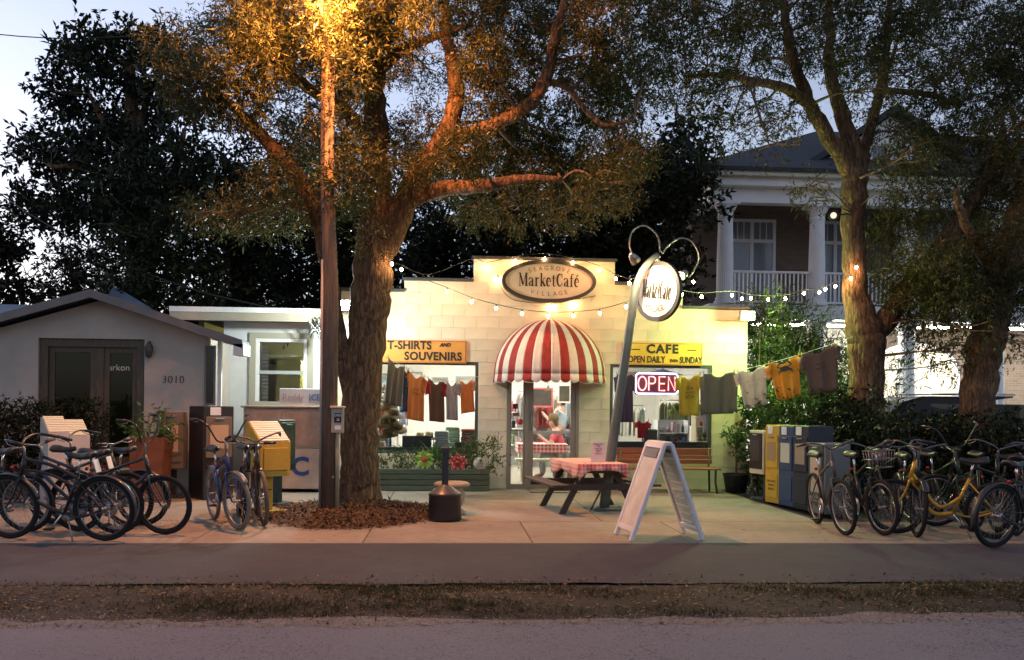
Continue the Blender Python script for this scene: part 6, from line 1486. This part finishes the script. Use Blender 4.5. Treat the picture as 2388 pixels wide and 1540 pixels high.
for u0, u1, nm in ((938, 1006, 'wide dark display tray at the foot of the souvenir window'), (1062, 1110, 'small dark display tray with green trinkets in the souvenir window')):
    a, b = P(u0, 1046, YF + .3), P(u1, 1020 if u0 < 1000 else 1034, YF + .3)
    t = thing('display_tray', nm, 'tray', ((a.x + b.x) / 2, YF + .32, WL[2] * CH_ + .10))
    MB().cbox((0, 0, (b.z - a.z) / 2), (b.x - a.x, .1, b.z - a.z), .006).build('tray', M('tray_black', (.03, .022, .016), .4), t)
    if u0 > 1000: obj('trinkets', quads_mesh('trinkets', leaf_arrays([((0, -.02, b.z - a.z + .02), (.15, .04, .03), 20)], 90, .05, .02, 5), lf_hedge), t, kind='stuff')
def hat(label, u, v, Y, rx, ry, r=.17, col=(.33, .25, .12)):
    p = P(u, v, Y); m_ = M('straw_%.2f' % col[0], col, .85, var=.2, scale=40, bump=.5, bscale=120)
    t = thing('straw_hat', label, 'hat', tuple(p), rot=(R(rx), R(ry), 0), group='straw hats in the window')
    MB().lathe([(r, -.015), (r * .97, .0), (r * .6, .012), (r * .5, .02)], 20).build('brim', m_, t); MB().lathe([(r * .5, .02), (r * .48, .08), (r * .4, .115), (0, .12)], 20).build('crown', m_, t)
    MB().lathe([(r * .515, .02), (r * .505, .05)], 20).build('hat_band', M('hat_band', (.10, .07, .04), .8), t)
for i, a in enumerate(((907, 945, 17, 25, -12), (918, 968, 16.8, 15, 10), (900, 985, 16.7, 30, -8), (926, 1000, 16.65, 22, 12), (905, 1015, 16.7, 10, -4))):
    hat(('topmost straw hat', 'second straw hat from the top', 'middle straw hat', 'fourth straw hat', 'lowest straw hat')[i] + ' on the stand in the souvenir window', a[0], a[1], a[2], a[3], a[4], .19, (.17, .12, .05) if i % 2 else (.12, .085, .035))
hp = P(910, 1000, 16.85); hs_ = thing('hat_stand', 'dark post holding straw hats in the souvenir window', 'hat stand', (hp.x, 16.95, .645)); MB().tube([(0, 0, 0), (0, 0, .95)], .02, 8).build('post', m_dkframe, hs_); MB().lathe([(0, 0), (.12, 0), (.12, .02), (0, .02)], 16).build('base', m_dkframe, hs_)
hat('pale yellow hat lying left of its twin behind the dark tray', 980, 1024, 16.72, 8, 0, .15, (.62, .55, .30)); hat('pale yellow hat lying beside its twin behind the dark tray', 1000, 1022, 16.75, 5, 6, .15, (.62, .54, .26))
# clothes rails with hanging garments
def rail(label, x0, x1, Y, z, cols, length=.62, seed=0):
    t = thing('clothes_rail', label, 'clothes rail', ((x0 + x1) / 2, Y, 0)); w = x1 - x0; rg = random.Random(seed)
    MB().tube([(-w / 2, 0, z), (w / 2, 0, z)], .012, 8).build('rail', m_chrome, t)
    for s in (-1, 1): MB().tube([(s * w / 2, 0, 0), (s * w / 2, 0, z)], .012, 8).build('upright', m_chrome, t); MB().tube([(s * w / 2, -.22, .012), (s * w / 2, .22, .012)], .012, 8).build('foot', m_chrome, t)
    n = int(w / .075)
    for k in range(n):
        c = cols[rg.randrange(len(cols))]; x = -w / 2 + .05 + (w - .1) * k / max(1, n - 1); an = rg.uniform(-.35, .35) + .5
        mb = MB().grid(lambda a, b: ((b - .5) * .0 + math.sin(an) * (a - .5) * .42 * (.75 + .25 * min(1, b * 5)), math.cos(an) * (a - .5) * .42 + .012 * math.sin(b * 6 + k), -.05 - .04 * abs(a - .5) * 2 - (length - .05) * b), 6, 6)
        g_ = mb.build('garment', M('cloth_%.2f_%.2f_%.2f' % c, c, .9, var=.06, scale=7, trans=.12, sheen=.2), t, (x, 0, z)); solidify(g_, .012)
CL = [(.6, .6, .55), (.35, .42, .2), (.15, .2, .16), (.45, .1, .1), (.12, .16, .28), (.55, .3, .3), (.5, .48, .4)]
rail('clothes rail of green and grey tops behind the neon sign', P(1540, 950, 18.6).x, P(1640, 950, 18.6).x, 18.6, 1.62, [(.28, .33, .16), (.2, .25, .2), (.4, .42, .3)], .5, 3)
rail('clothes rail of mixed tops at the back behind the souvenir window', -2.3, -.9, 19.6, 1.75, CL, .7, 4)
rail('clothes rail of pale tops at the back of the right half', 1.6, 3.6, 20.6, 1.8, [(.62, .6, .58), (.5, .55, .6), (.6, .4, .42), (.55, .55, .4)], .7, 5)
rail('clothes rail of red and white goods seen through the door', P(1236, 950, 20.4).x, P(1292, 950, 20.4).x, 20.4, 1.55, [(.55, .06, .06), (.6, .5, .48), (.5, .1, .1)], .55, 6)
# dark and red garments close to the right window
for label, c4, col in (('dark purple garment hanging at the left edge of the right window', [(1438, 873, 16.7), (1475, 873, 16.75), (1440, 985, 16.7), (1478, 985, 16.75)], (.06, .02, .09)), ('red tee on display low in the right window', [(1487, 980, 16.75), (1512, 982, 16.75), (1486, 1022, 16.75), (1512, 1022, 16.75)], (.5, .02, .03)), ('long green tunic hanging in the middle of the right window', [(1566, 950, 17.6), (1600, 950, 17.6), (1566, 1000, 17.6), (1602, 1000, 17.6)], (.25, .33, .10)), ('pale lilac dress hanging at the right edge of the window', [(1638, 950, 16.7), (1652, 948, 16.8), (1640, 1010, 16.7), (1654, 1010, 16.8)], (.5, .46, .6))):
    shirt(label, c4, col, group='garments inside the right window', name='hanging_garment')
def shelf_unit(label, x0, x1, Y, zs, seed, name='shelf_unit', cols=None, frame=m_white):
    t = thing(name, label, 'shelf', ((x0 + x1) / 2, Y, 0)); w = x1 - x0; rg = random.Random(seed)
    for s in (-1, 1): MB().bb(s * w / 2 - .015, s * w / 2 + .015, -.18, .18, 0, zs[-1] + .25).build('side_panel', frame, t)
    for z in zs:
        MB().cbox((0, 0, z), (w - .032, .34, .025), .004).build('shelf', frame, t)
    MB().bb(-w / 2 + .016, w / 2 - .016, .17, .18, .02, zs[-1] + .25).build('back_panel', frame, t)
    return t
def goods(label, x0, x1, Y, z, seed, cols, group, hmin=.08, hmax=.2, step=.09):
    rg = random.Random(seed); x = x0 + .05; gi = 0
    while x < x1 - .05:
        h = rg.uniform(hmin, hmax); w = rg.uniform(.5, .9) * step; c = cols[rg.randrange(len(cols))]
        mb = MB()
        if rg.random() < .5: mb.cbox((0, 0, h / 2), (w, .12, h), .006)
        else: mb.lathe([(0, 0), (w / 2, 0), (w / 2, h * .65), (w * .2, h * .8), (w * .2, h), (0, h)], 10)
        mb.build('shop_goods', M('goods_%.2f_%.2f_%.2f' % c, c, .4), None, (x, Y - .05, z + .014), (0, 0, 0), label=ORD[gi] + ' ' + label, cat='goods', group=group); x += step; gi += 1
CG = [(.6, .08, .06), (.65, .62, .55), (.1, .25, .4), (.5, .4, .1), (.15, .3, .12), (.05, .05, .05), (.6, .35, .4)]
x0, x1 = P(1532, 1010, 17.2).x, P(1602, 1010, 17.2).x
shelf_unit('white shelf unit behind the right window', x0, x1, 17.25, (.45, .72, .98), 3); goods('souvenir from the left, lower white shelf behind the right window', x0, x1, 17.25, .72, 31, CG, 'souvenirs on the white shelf'); goods('souvenir from the left, top white shelf behind the right window', x0, x1, 17.25, .98, 32, [(.6, .6, .58), (.1, .1, .1), (.6, .4, .45)], 'souvenirs on the white shelf')
x0, x1 = P(1622, 1010, 17.6).x, P(1662, 1010, 17.6).x
shelf_unit('narrow cream shelf at the right end of the right window', x0, x1, 17.7, (.5, .8, 1.1), 4, frame=m_bcream); goods('trinket from the left on the middle cream shelf', x0, x1, 17.7, .8, 33, CG, 'trinkets on the cream shelf'); goods('trinket from the left on the top cream shelf', x0, x1, 17.7, 1.1, 34, CG, 'trinkets on the cream shelf')
x0, x1 = P(1236, 1000, 21.0).x, P(1345, 1000, 21.0).x
shelf_unit('back shelf of red goods seen through the door', x0, x1, 21.6, (.5, .85, 1.2), 5)
for k, z in enumerate((.5, .85, 1.2)): goods('packet from the left on the %s back shelf seen through the door' % ('lowest', 'middle', 'top')[k], x0, x1, 21.6, z, 35 + k, [(.6, .05, .05), (.65, .6, .55), (.45, .1, .08), (.1, .08, .08)], 'packets on the back shelf')
bx_ = P(1515, 1010, 16.85); MB().cbox((0, 0, .17), (.26, .22, .34), .02).build('display_box', M('olive_box', (.10, .10, .07), .7), None, (bx_.x, 16.85, .72), label='olive display box standing on the sill of the right window', cat='box')
ub = P(1545, 868, 17.0); umb = thing('display_umbrella', 'blue parasol opened under the ceiling behind the neon sign', 'umbrella', tuple(ub))
for k in range(8): MB().add([(0, 0, .06), (.42 * math.cos(k * math.pi / 4), .42 * math.sin(k * math.pi / 4), -.05), (.42 * math.cos((k + 1) * math.pi / 4), .42 * math.sin((k + 1) * math.pi / 4), -.05)], [(0, 1, 2)]).build('canopy_panel', M('umbrella_blue', (.10, .09, .32), .7), umb)
MB().tube([(0, 0, .1), (0, 0, -.3)], .01, 6).build('shaft', m_chrome, umb)
# pictures, board
def framed(label, u0, u1, v0, v1, Y, fc, pc, inner=None):
    a, b = P(u0, v1, Y), P(u1, v0, Y); t = thing('wall_picture', label, 'picture', ((a.x + b.x) / 2, Y, (a.z + b.z) / 2)); w, h = b.x - a.x, b.z - a.z
    frame_rect(MB(), -w / 2, w / 2, -h / 2, h / 2, -.02, .02, .035).build('frame', M('pic_frame_%.2f' % fc[0], fc, .5), t); MB().bb(-w / 2 + .035, w / 2 - .035, -.005, .005, -h / 2 + .035, h / 2 - .035).build('print', M('pic_%.2f' % pc[0], pc, .4, var=.4, scale=5), t)
framed('dark framed screen with red lettered surround seen through the door', 1238, 1290, 905, 950, 20.0, (.6, .15, .12), (.06, .045, .04))
framed('tall dark framed picture at the upper right of the door', 1300, 1332, 897, 940, 19.6, (.7, .68, .6), (.07, .06, .04))
framed('grey lettered size board behind the souvenir shirts', 1008, 1046, 880, 893, 19.0, (.4, .42, .36), (.3, .33, .28)); framed('white notice board at the upper right of the souvenir window', 1062, 1108, 878, 896, 19.2, (.5, .52, .48), (.55, .56, .5))
cd = P(1277, 907, 18.5); ch = thing('hanging_ornament', 'small bronze boat ornament hanging inside the door', 'ornament', tuple(cd)); MB().prism([(-.07, 0), (-.05, -.04), (.05, -.04), (.07, 0)], -.015, .015).prism([(-.02, .01), (.05, .01), (.01, .09)], -.004, .004).build('boat', M('bronze', (.2, .13, .06), .5), ch); MB().tube([(0, 0, .09), (0, 0, 2.745 - cd.z)], .003, 4).build('thread', m_cable, ch)
for k, (u0, u1, v0, v1, pc, w_) in enumerate(((880, 930, 872, 905, (.2, .3, .35), 'sea-blue'), (940, 985, 868, 886, (.55, .35, .2), 'sandy'), (1450, 1490, 868, 905, (.5, .2, .15), 'brick-red'), (1600, 1640, 862, 880, (.25, .4, .3), 'sea-green'), (1560, 1590, 910, 945, (.6, .5, .3), 'ochre'))):
    framed('small %s picture on the back wall of the shop' % w_, u0, u1, v0, v1, 22.6, (.3 + .02 * k, .25, .18), pc)
for k, (x0, x1, lab) in enumerate(((-2.9, -1.6, 'left'), (1.2, 2.4, 'middle'), (2.5, 3.8, 'far right'))):
    shelf_unit('pale back wall shelf at the %s of the shop' % lab, x0, x1, 22.35, (.5, .9, 1.3), 60 + k)
    for q, z in enumerate((.5, .9, 1.3)): goods('item from the left, %s shelf of the %s back unit' % (('lowest', 'middle', 'top')[q], lab), x0, x1, 22.35, z, 70 + k * 3 + q, CG, 'stock on the back wall shelves', .1, .28, .105)
shelf_unit('pale shelf unit in the middle of the souvenir half', -2.75, -1.25, 20.6, (.5, .9, 1.3, 1.7), 66)
for q, z in enumerate((.5, .9, 1.3, 1.7)): goods('item from the left, %s shelf of the souvenir half unit' % ('lowest', 'second', 'third', 'top')[q], -2.75, -1.25, 20.6, z, 90 + q, CG, 'stock on the souvenir half shelves', .12, .3, .115)
rail('clothes rail of dark tops in the middle of the souvenir half', -2.2, -1.0, 18.3, 1.55, [(.1, .1, .12), (.45, .1, .08), (.2, .25, .3), (.5, .45, .4)], .65, 7)
rail('clothes rail of pastel tops beside the red tee', 3.45, 4.05, 18.6, 1.5, [(.6, .5, .5), (.45, .55, .5), (.6, .58, .4)], .6, 8)
# indoor tables and benches
YT = 18.2
it = thing('indoor_table', 'cafe table inside the door under a red checked cloth', 'table', (P(1262, 1050, YT).x, YT, 0))
for sx in (-1, 1): MB().cbox((sx * .35, 0, .34), (.07, .5, .68), .005).build('leg', m_wtab, it)
MB().cbox((0, 0, .70), (.95, .75, .03), .004).build('table_top', m_wtab, it)
ic = obj('table_cloth', None, None, (it.location.x, YT, .717), (0, 0, 0), 'red dotted white cloth on the indoor cafe table', 'tablecloth')
m_chk = checker_mat('red_check', (.78, .74, .70), (.55, .03, .04), .075)
MB().bb(-.49, .49, -.39, .39, 0, .004).build('cloth_top', m_chk, ic); MB().bb(-.492, .492, -.395, -.391, -.17, .003).build('cloth_front', m_chk, ic)
for sx in (-1, 1): MB().bb(sx * .495 - .002, sx * .495 + .002, -.39, .39, -.17, .003).build('cloth_side', m_chk, ic)
ib = thing('indoor_bench', 'pale wooden bench in front of the indoor cafe table', 'bench', (P(1268, 1090, 17.5).x, 17.5, 0)); MB().cbox((0, 0, .43), (1.1, .24, .05), .006).build('seat', m_wtab, ib)
for sx in (-1, 1): MB().cbox((sx * .42, 0, .2), (.05, .2, .4), .004).build('leg', m_wtab, ib)

# ------------------------------------------------------------------ people inside
def skin_body(name, verts, edges, radii, mat, parent=None, sub=2, **kw):
    me = bpy.data.meshes.new(name); me.from_pydata(verts, edges, []); me.materials.append(mat)
    o = obj(name, me, parent, **kw); sk_ = o.modifiers.new('skin', 'SKIN'); lay = me.skin_vertices[0].data if me.skin_vertices else None
    if lay is None:
        import bmesh
        bm = bmesh.new(); bm.from_mesh(me); bm.verts.layers.skin.verify(); bm.to_mesh(me); bm.free(); lay = me.skin_vertices[0].data
    for i, r in enumerate(radii): lay[i].radius = (r, r) if not hasattr(r, '__len__') else r; lay[i].use_root = (i == 0)
    sk_.use_smooth_shade = True
    s_ = o.modifiers.new('smooth', 'SUBSURF'); s_.levels = s_.render_levels = sub
    return o
m_skin = M('skin', (.55, .32, .23), .55)
def person(label, loc, rz, seated, top, trousers, hair, lean=0., arm=None):
    # local frame: faces +x, pelvis first; one continuous body, clothes as slightly larger shells
    hz = .52 if seated else .92; hipx = 0; lx = math.sin(lean); 
    def tr(d): return Vector((hipx + lx * d, 0, hz + math.cos(lean) * d))
    V = [Vector((0, 0, hz)), tr(.18), tr(.36), tr(.46), tr(.54), tr(.60) + Vector((.02, 0, 0)), tr(.72) + Vector((.03, 0, 0))]
    Rr = [(.14, .11), (.125, .10), (.15, .11), (.12, .08), (.052, .052), (.075, .07), (.085, .07)]; E = [(0, 1), (1, 2), (2, 3), (3, 4), (4, 5), (5, 6)]
    AR, LG = [], []
    for s in (-1, 1):
        sh = tr(.44) + Vector((0, s * .17, 0))
        el = sh + (Vector((.12, s * .04, -.24)) if arm else Vector((.02, s * .05, -.27))); wr = el + (Vector((.17, -s * .06, .13)) if arm else Vector((.10, 0, -.22))); hd = wr + (Vector((.05, -s * .01, .06)) if arm else Vector((.03, 0, -.08)))
        i = len(V); V += [sh, el, wr, hd]; Rr += [.055, .042, .03, .038]; E += [(3, i), (i, i + 1), (i + 1, i + 2), (i + 2, i + 3)]; AR.append((sh, el, wr))
        for q in range(4): k = len(V); V.append(hd + Vector((.045, (q - 1.5) * .016, .035 if arm else -.06))); Rr.append(.009); E.append((i + 3, k))
        k = len(V); V.append(hd + Vector((.02, s * .04, .02))); Rr.append(.010); E.append((i + 3, k))
        hip = Vector((0, s * .09, hz - .05)); kn = Vector((.42, s * .11, .48)) if seated else Vector((.02, s * .10, .5)); an = Vector((.40, s * .11, .08)) if seated else Vector((-.01, s * .10, .08)); to = an + Vector((.17, 0, -.04))
        i = len(V); V += [hip, kn, an, to]; Rr += [.085, .06, .042, .035]; E += [(0, i), (i, i + 1), (i + 1, i + 2), (i + 2, i + 3)]; LG.append((hip, kn, an))
    t = skin_body('person', V, E, Rr, m_skin, loc=loc, rot=(0, 0, rz), label=label, cat='person')
    V2 = [tr(.02), tr(.18), tr(.36), tr(.455)]; R2 = [(.155, .125), (.14, .115), (.165, .125), (.125, .09)]; E2 = [(0, 1), (1, 2), (2, 3)]
    for sh, el, wr in AR: i = len(V2); V2 += [sh, sh.lerp(el, .75)]; R2 += [.068, .06]; E2 += [(3, i), (i, i + 1)]
    skin_body('top', V2, E2, R2, top, t)
    V3 = [Vector((0, 0, hz + .03))]; R3 = [(.152, .122)]; E3 = []
    for hip, kn, an in LG: i = len(V3); V3 += [hip, kn, an]; R3 += [.10, .075, .06]; E3 += [(0, i), (i, i + 1), (i + 1, i + 2)]
    skin_body('trousers', V3, E3, R3, trousers, t)
    hc = tr(.70) + Vector((.0, 0, .02)); MB().ball(tuple(hc + Vector((-.03, 0, .015))), (.108, .098, .115), 14, 10).ball(tuple(hc + Vector((-.07, 0, -.06))), (.06, .08, .10), 12, 8).build('hair', hair, t)
    f0 = tr(.66) + Vector((.105, 0, 0)); MB().tube([f0 + Vector((-.01, 0, .02)), f0 + Vector((.015, 0, -.015)), f0 + Vector((-.005, 0, -.022))], [.008, .013, .008], 6).build('nose', m_skin, t)
    for s in (-1, 1): MB().ball(tuple(f0 + Vector((-.018, s * .032, .022))), .010, 8, 6).build('eye', m_ink, t); MB().ball(tuple(tr(.66) + Vector((.02, s * .083, .0))), (.016, .010, .026), 8, 6).build('ear', m_skin, t)
    MB().ball(tuple(f0 + Vector((-.014, 0, -.045))), (.006, .022, .006), 8, 6).build('mouth', M('lips', (.4, .12, .1), .5), t)
    return t
person('person in a pink top and pale trousers seated at the indoor table, chin in hand', (P(1312, 1060, 18.35).x, 18.35, .0), R(176), True, M('pink_top', (.62, .10, .12), .85), M('pale_jeans', (.55, .60, .66), .85), M('brown_hair', (.16, .09, .03), .6), lean=.32, arm=True)
MB().cbox((0, 0, .21), (.42, .42, .42), .02).build('stool_box', m_bbrown, None, (P(1316, 1060, 18.35).x, 18.35, 0.015), label='low brown seat under the person in pink', cat='stool')
person('person in a light blue shirt standing at the back of the cafe', (P(1306, 1000, 20.0).x, 20.0, .0), R(150), False, M('blue_shirt', (.50, .60, .68), .85), M('grey_trousers', (.25, .25, .28), .85), M('dark_hair', (.09, .05, .02), .6), arm=True)

# ------------------------------------------------------------------ car behind the hedge, goods in the arcade
cr = P(2210, 1000, 17.6); car = thing('parked_car', 'black sport utility car parked behind the dark hedge', 'car', (cr.x, 17.6, 0))
m_car = M('car_paint', (.008, .008, .010), .5, spec=.3); m_cgl = M('car_glass', (.02, .022, .025), .06)
xr = P(2364, 1000, 17.0).x - cr.x
prof = [(-3.2, .35), (-3.25, .75), (-3.05, .98), (-2.0, 1.08), (-1.3, 1.62), (-.9, 1.74), (.9, 1.76), (xr - .55, 1.70), (xr - .12, 1.15), (xr, 1.0), (xr, .45), (xr - .1, .32)]
prof = [(max(x, -2.9), z) for x, z in prof]
secs = [(-.92, .90), (-.80, 1.0), (.80, 1.0), (.92, .90)]
mb = MB(); n = len(prof)
vs = []
for y, s_ in ((-.9, .0), (-.86, 1), (.86, 1), (.9, .0)):
    vs += [(x * (1 if s_ else .985), y if z < 1.1 else y * .82, z - (0 if s_ else (.03 if z > 1 else -.03))) for x, z in prof]
fs = [(j * n + i, j * n + (i + 1) % n, (j + 1) * n + (i + 1) % n, (j + 1) * n + i) for j in range(3) for i in range(n)] + [tuple(range(n))[::-1], tuple(range(3 * n, 4 * n))]
mb.add(vs, fs); mb.build('body', m_car, car)
for a, b in ((-1.5, -.2), (-.1, 1.0), (1.1, xr - .5)):
    MB().add([(a + (.35 if a < -1 else 0), -.735, 1.16), (b, -.735, 1.16), (b - (.25 if b > 1.2 else 0), -.722, 1.6), (a + (.75 if a < -1 else 0), -.722, 1.6)], [(0, 1, 2, 3)]).build('window', m_cgl, car, (0, -.04, 0))
for y in (-.62, .62): MB().tube([(-.7, y, 1.78), (.1, y, 1.80), (1.0, y, 1.79)], .018, 6).build('roof_rail', m_chrome, car)
for x in (-1.95, xr - .75):
    for y in (-.80, .80):
        w_ = MB().lathe([(0, -.1), (.2, -.1), (.22, -.08), (.22, .1)], 20, axis='y').build('wheel', m_steel, car, (x, y, .34)); MB().lathe([(.22, -.1), (.31, -.105), (.34, -.08), (.34, .08), (.31, .105), (.22, .1)], 24, axis='y').build('tyre', m_rubber, w_)
for y in (-.7, .7): MB().cbox((xr - .05, y, .95), (.12, .25, .3), .02).build('tail_light', M('tail_light', (.3, .01, .01), .2), car)
for k, (u, v, cols, lab) in enumerate(((2150, 905, [(.6, .62, .65), (.5, .3, .2), (.3, .35, .5)], 'clothes rail of pale shirts in the bright arcade'), (2362, 900, [(.5, .3, .08), (.3, .35, .5), (.55, .5, .45), (.6, .2, .1)], 'clothes rail of colourful shirts at the far right of the arcade'))):
    xx = P(u, v, 23.2).x; rail(lab, xx - .7, xx + .7, 25.2, 1.75, cols, .75, 50 + k)
ua = P(2170, 925, 22.5); gu = thing('market_parasol', 'low green parasol in front of the bright arcade', 'parasol', (ua.x, 22.5, 0)); MB().tube([(0, 0, 0), (0, 0, 1.72)], .025, 8).build('pole', m_wtab, gu)
for k in range(8):
    a0, a1 = k * math.pi / 4, (k + 1) * math.pi / 4; MB().add([(0, 0, 1.75), (.95 * math.cos(a0), .95 * math.sin(a0), 1.35), (.95 * math.cos(a1), .95 * math.sin(a1), 1.35)], [(0, 1, 2)]).build('canopy_panel', M('parasol_green', (.35, .45, .33), .8, trans=.3), gu)
xx = P(2352, 960, 23).x
mt = thing('goods_table', 'slanted white display table of bright goods at the right edge', 'table', (xx, 23.3, 0)); MB().cbox((0, 0, .78), (1.5, .8, .05), .006, Matrix.Rotation(R(18), 3, 'X')).build('table_top', m_white, mt)
for sx in (-1, 1): MB().cbox((sx * .68, 0, .36), (.06, .6, .72), .005).build('leg', m_wtab, mt)
for k in range(12): MB().cbox((-.62 + .112 * k, -.02, .83 + .0), (.07, .6, .04), .006, Matrix.Rotation(R(18), 3, 'X')).build('boogie_board', M('stripe_%d' % (k % 4), [(.5, .3, .1), (.2, .3, .3), (.5, .48, .3), (.3, .4, .15)][k % 4], .6), None, (xx, 23.3, 0), label=ORD[k] + ' bright item from the left on the slanted display table', cat='goods', group='goods on the slanted table')
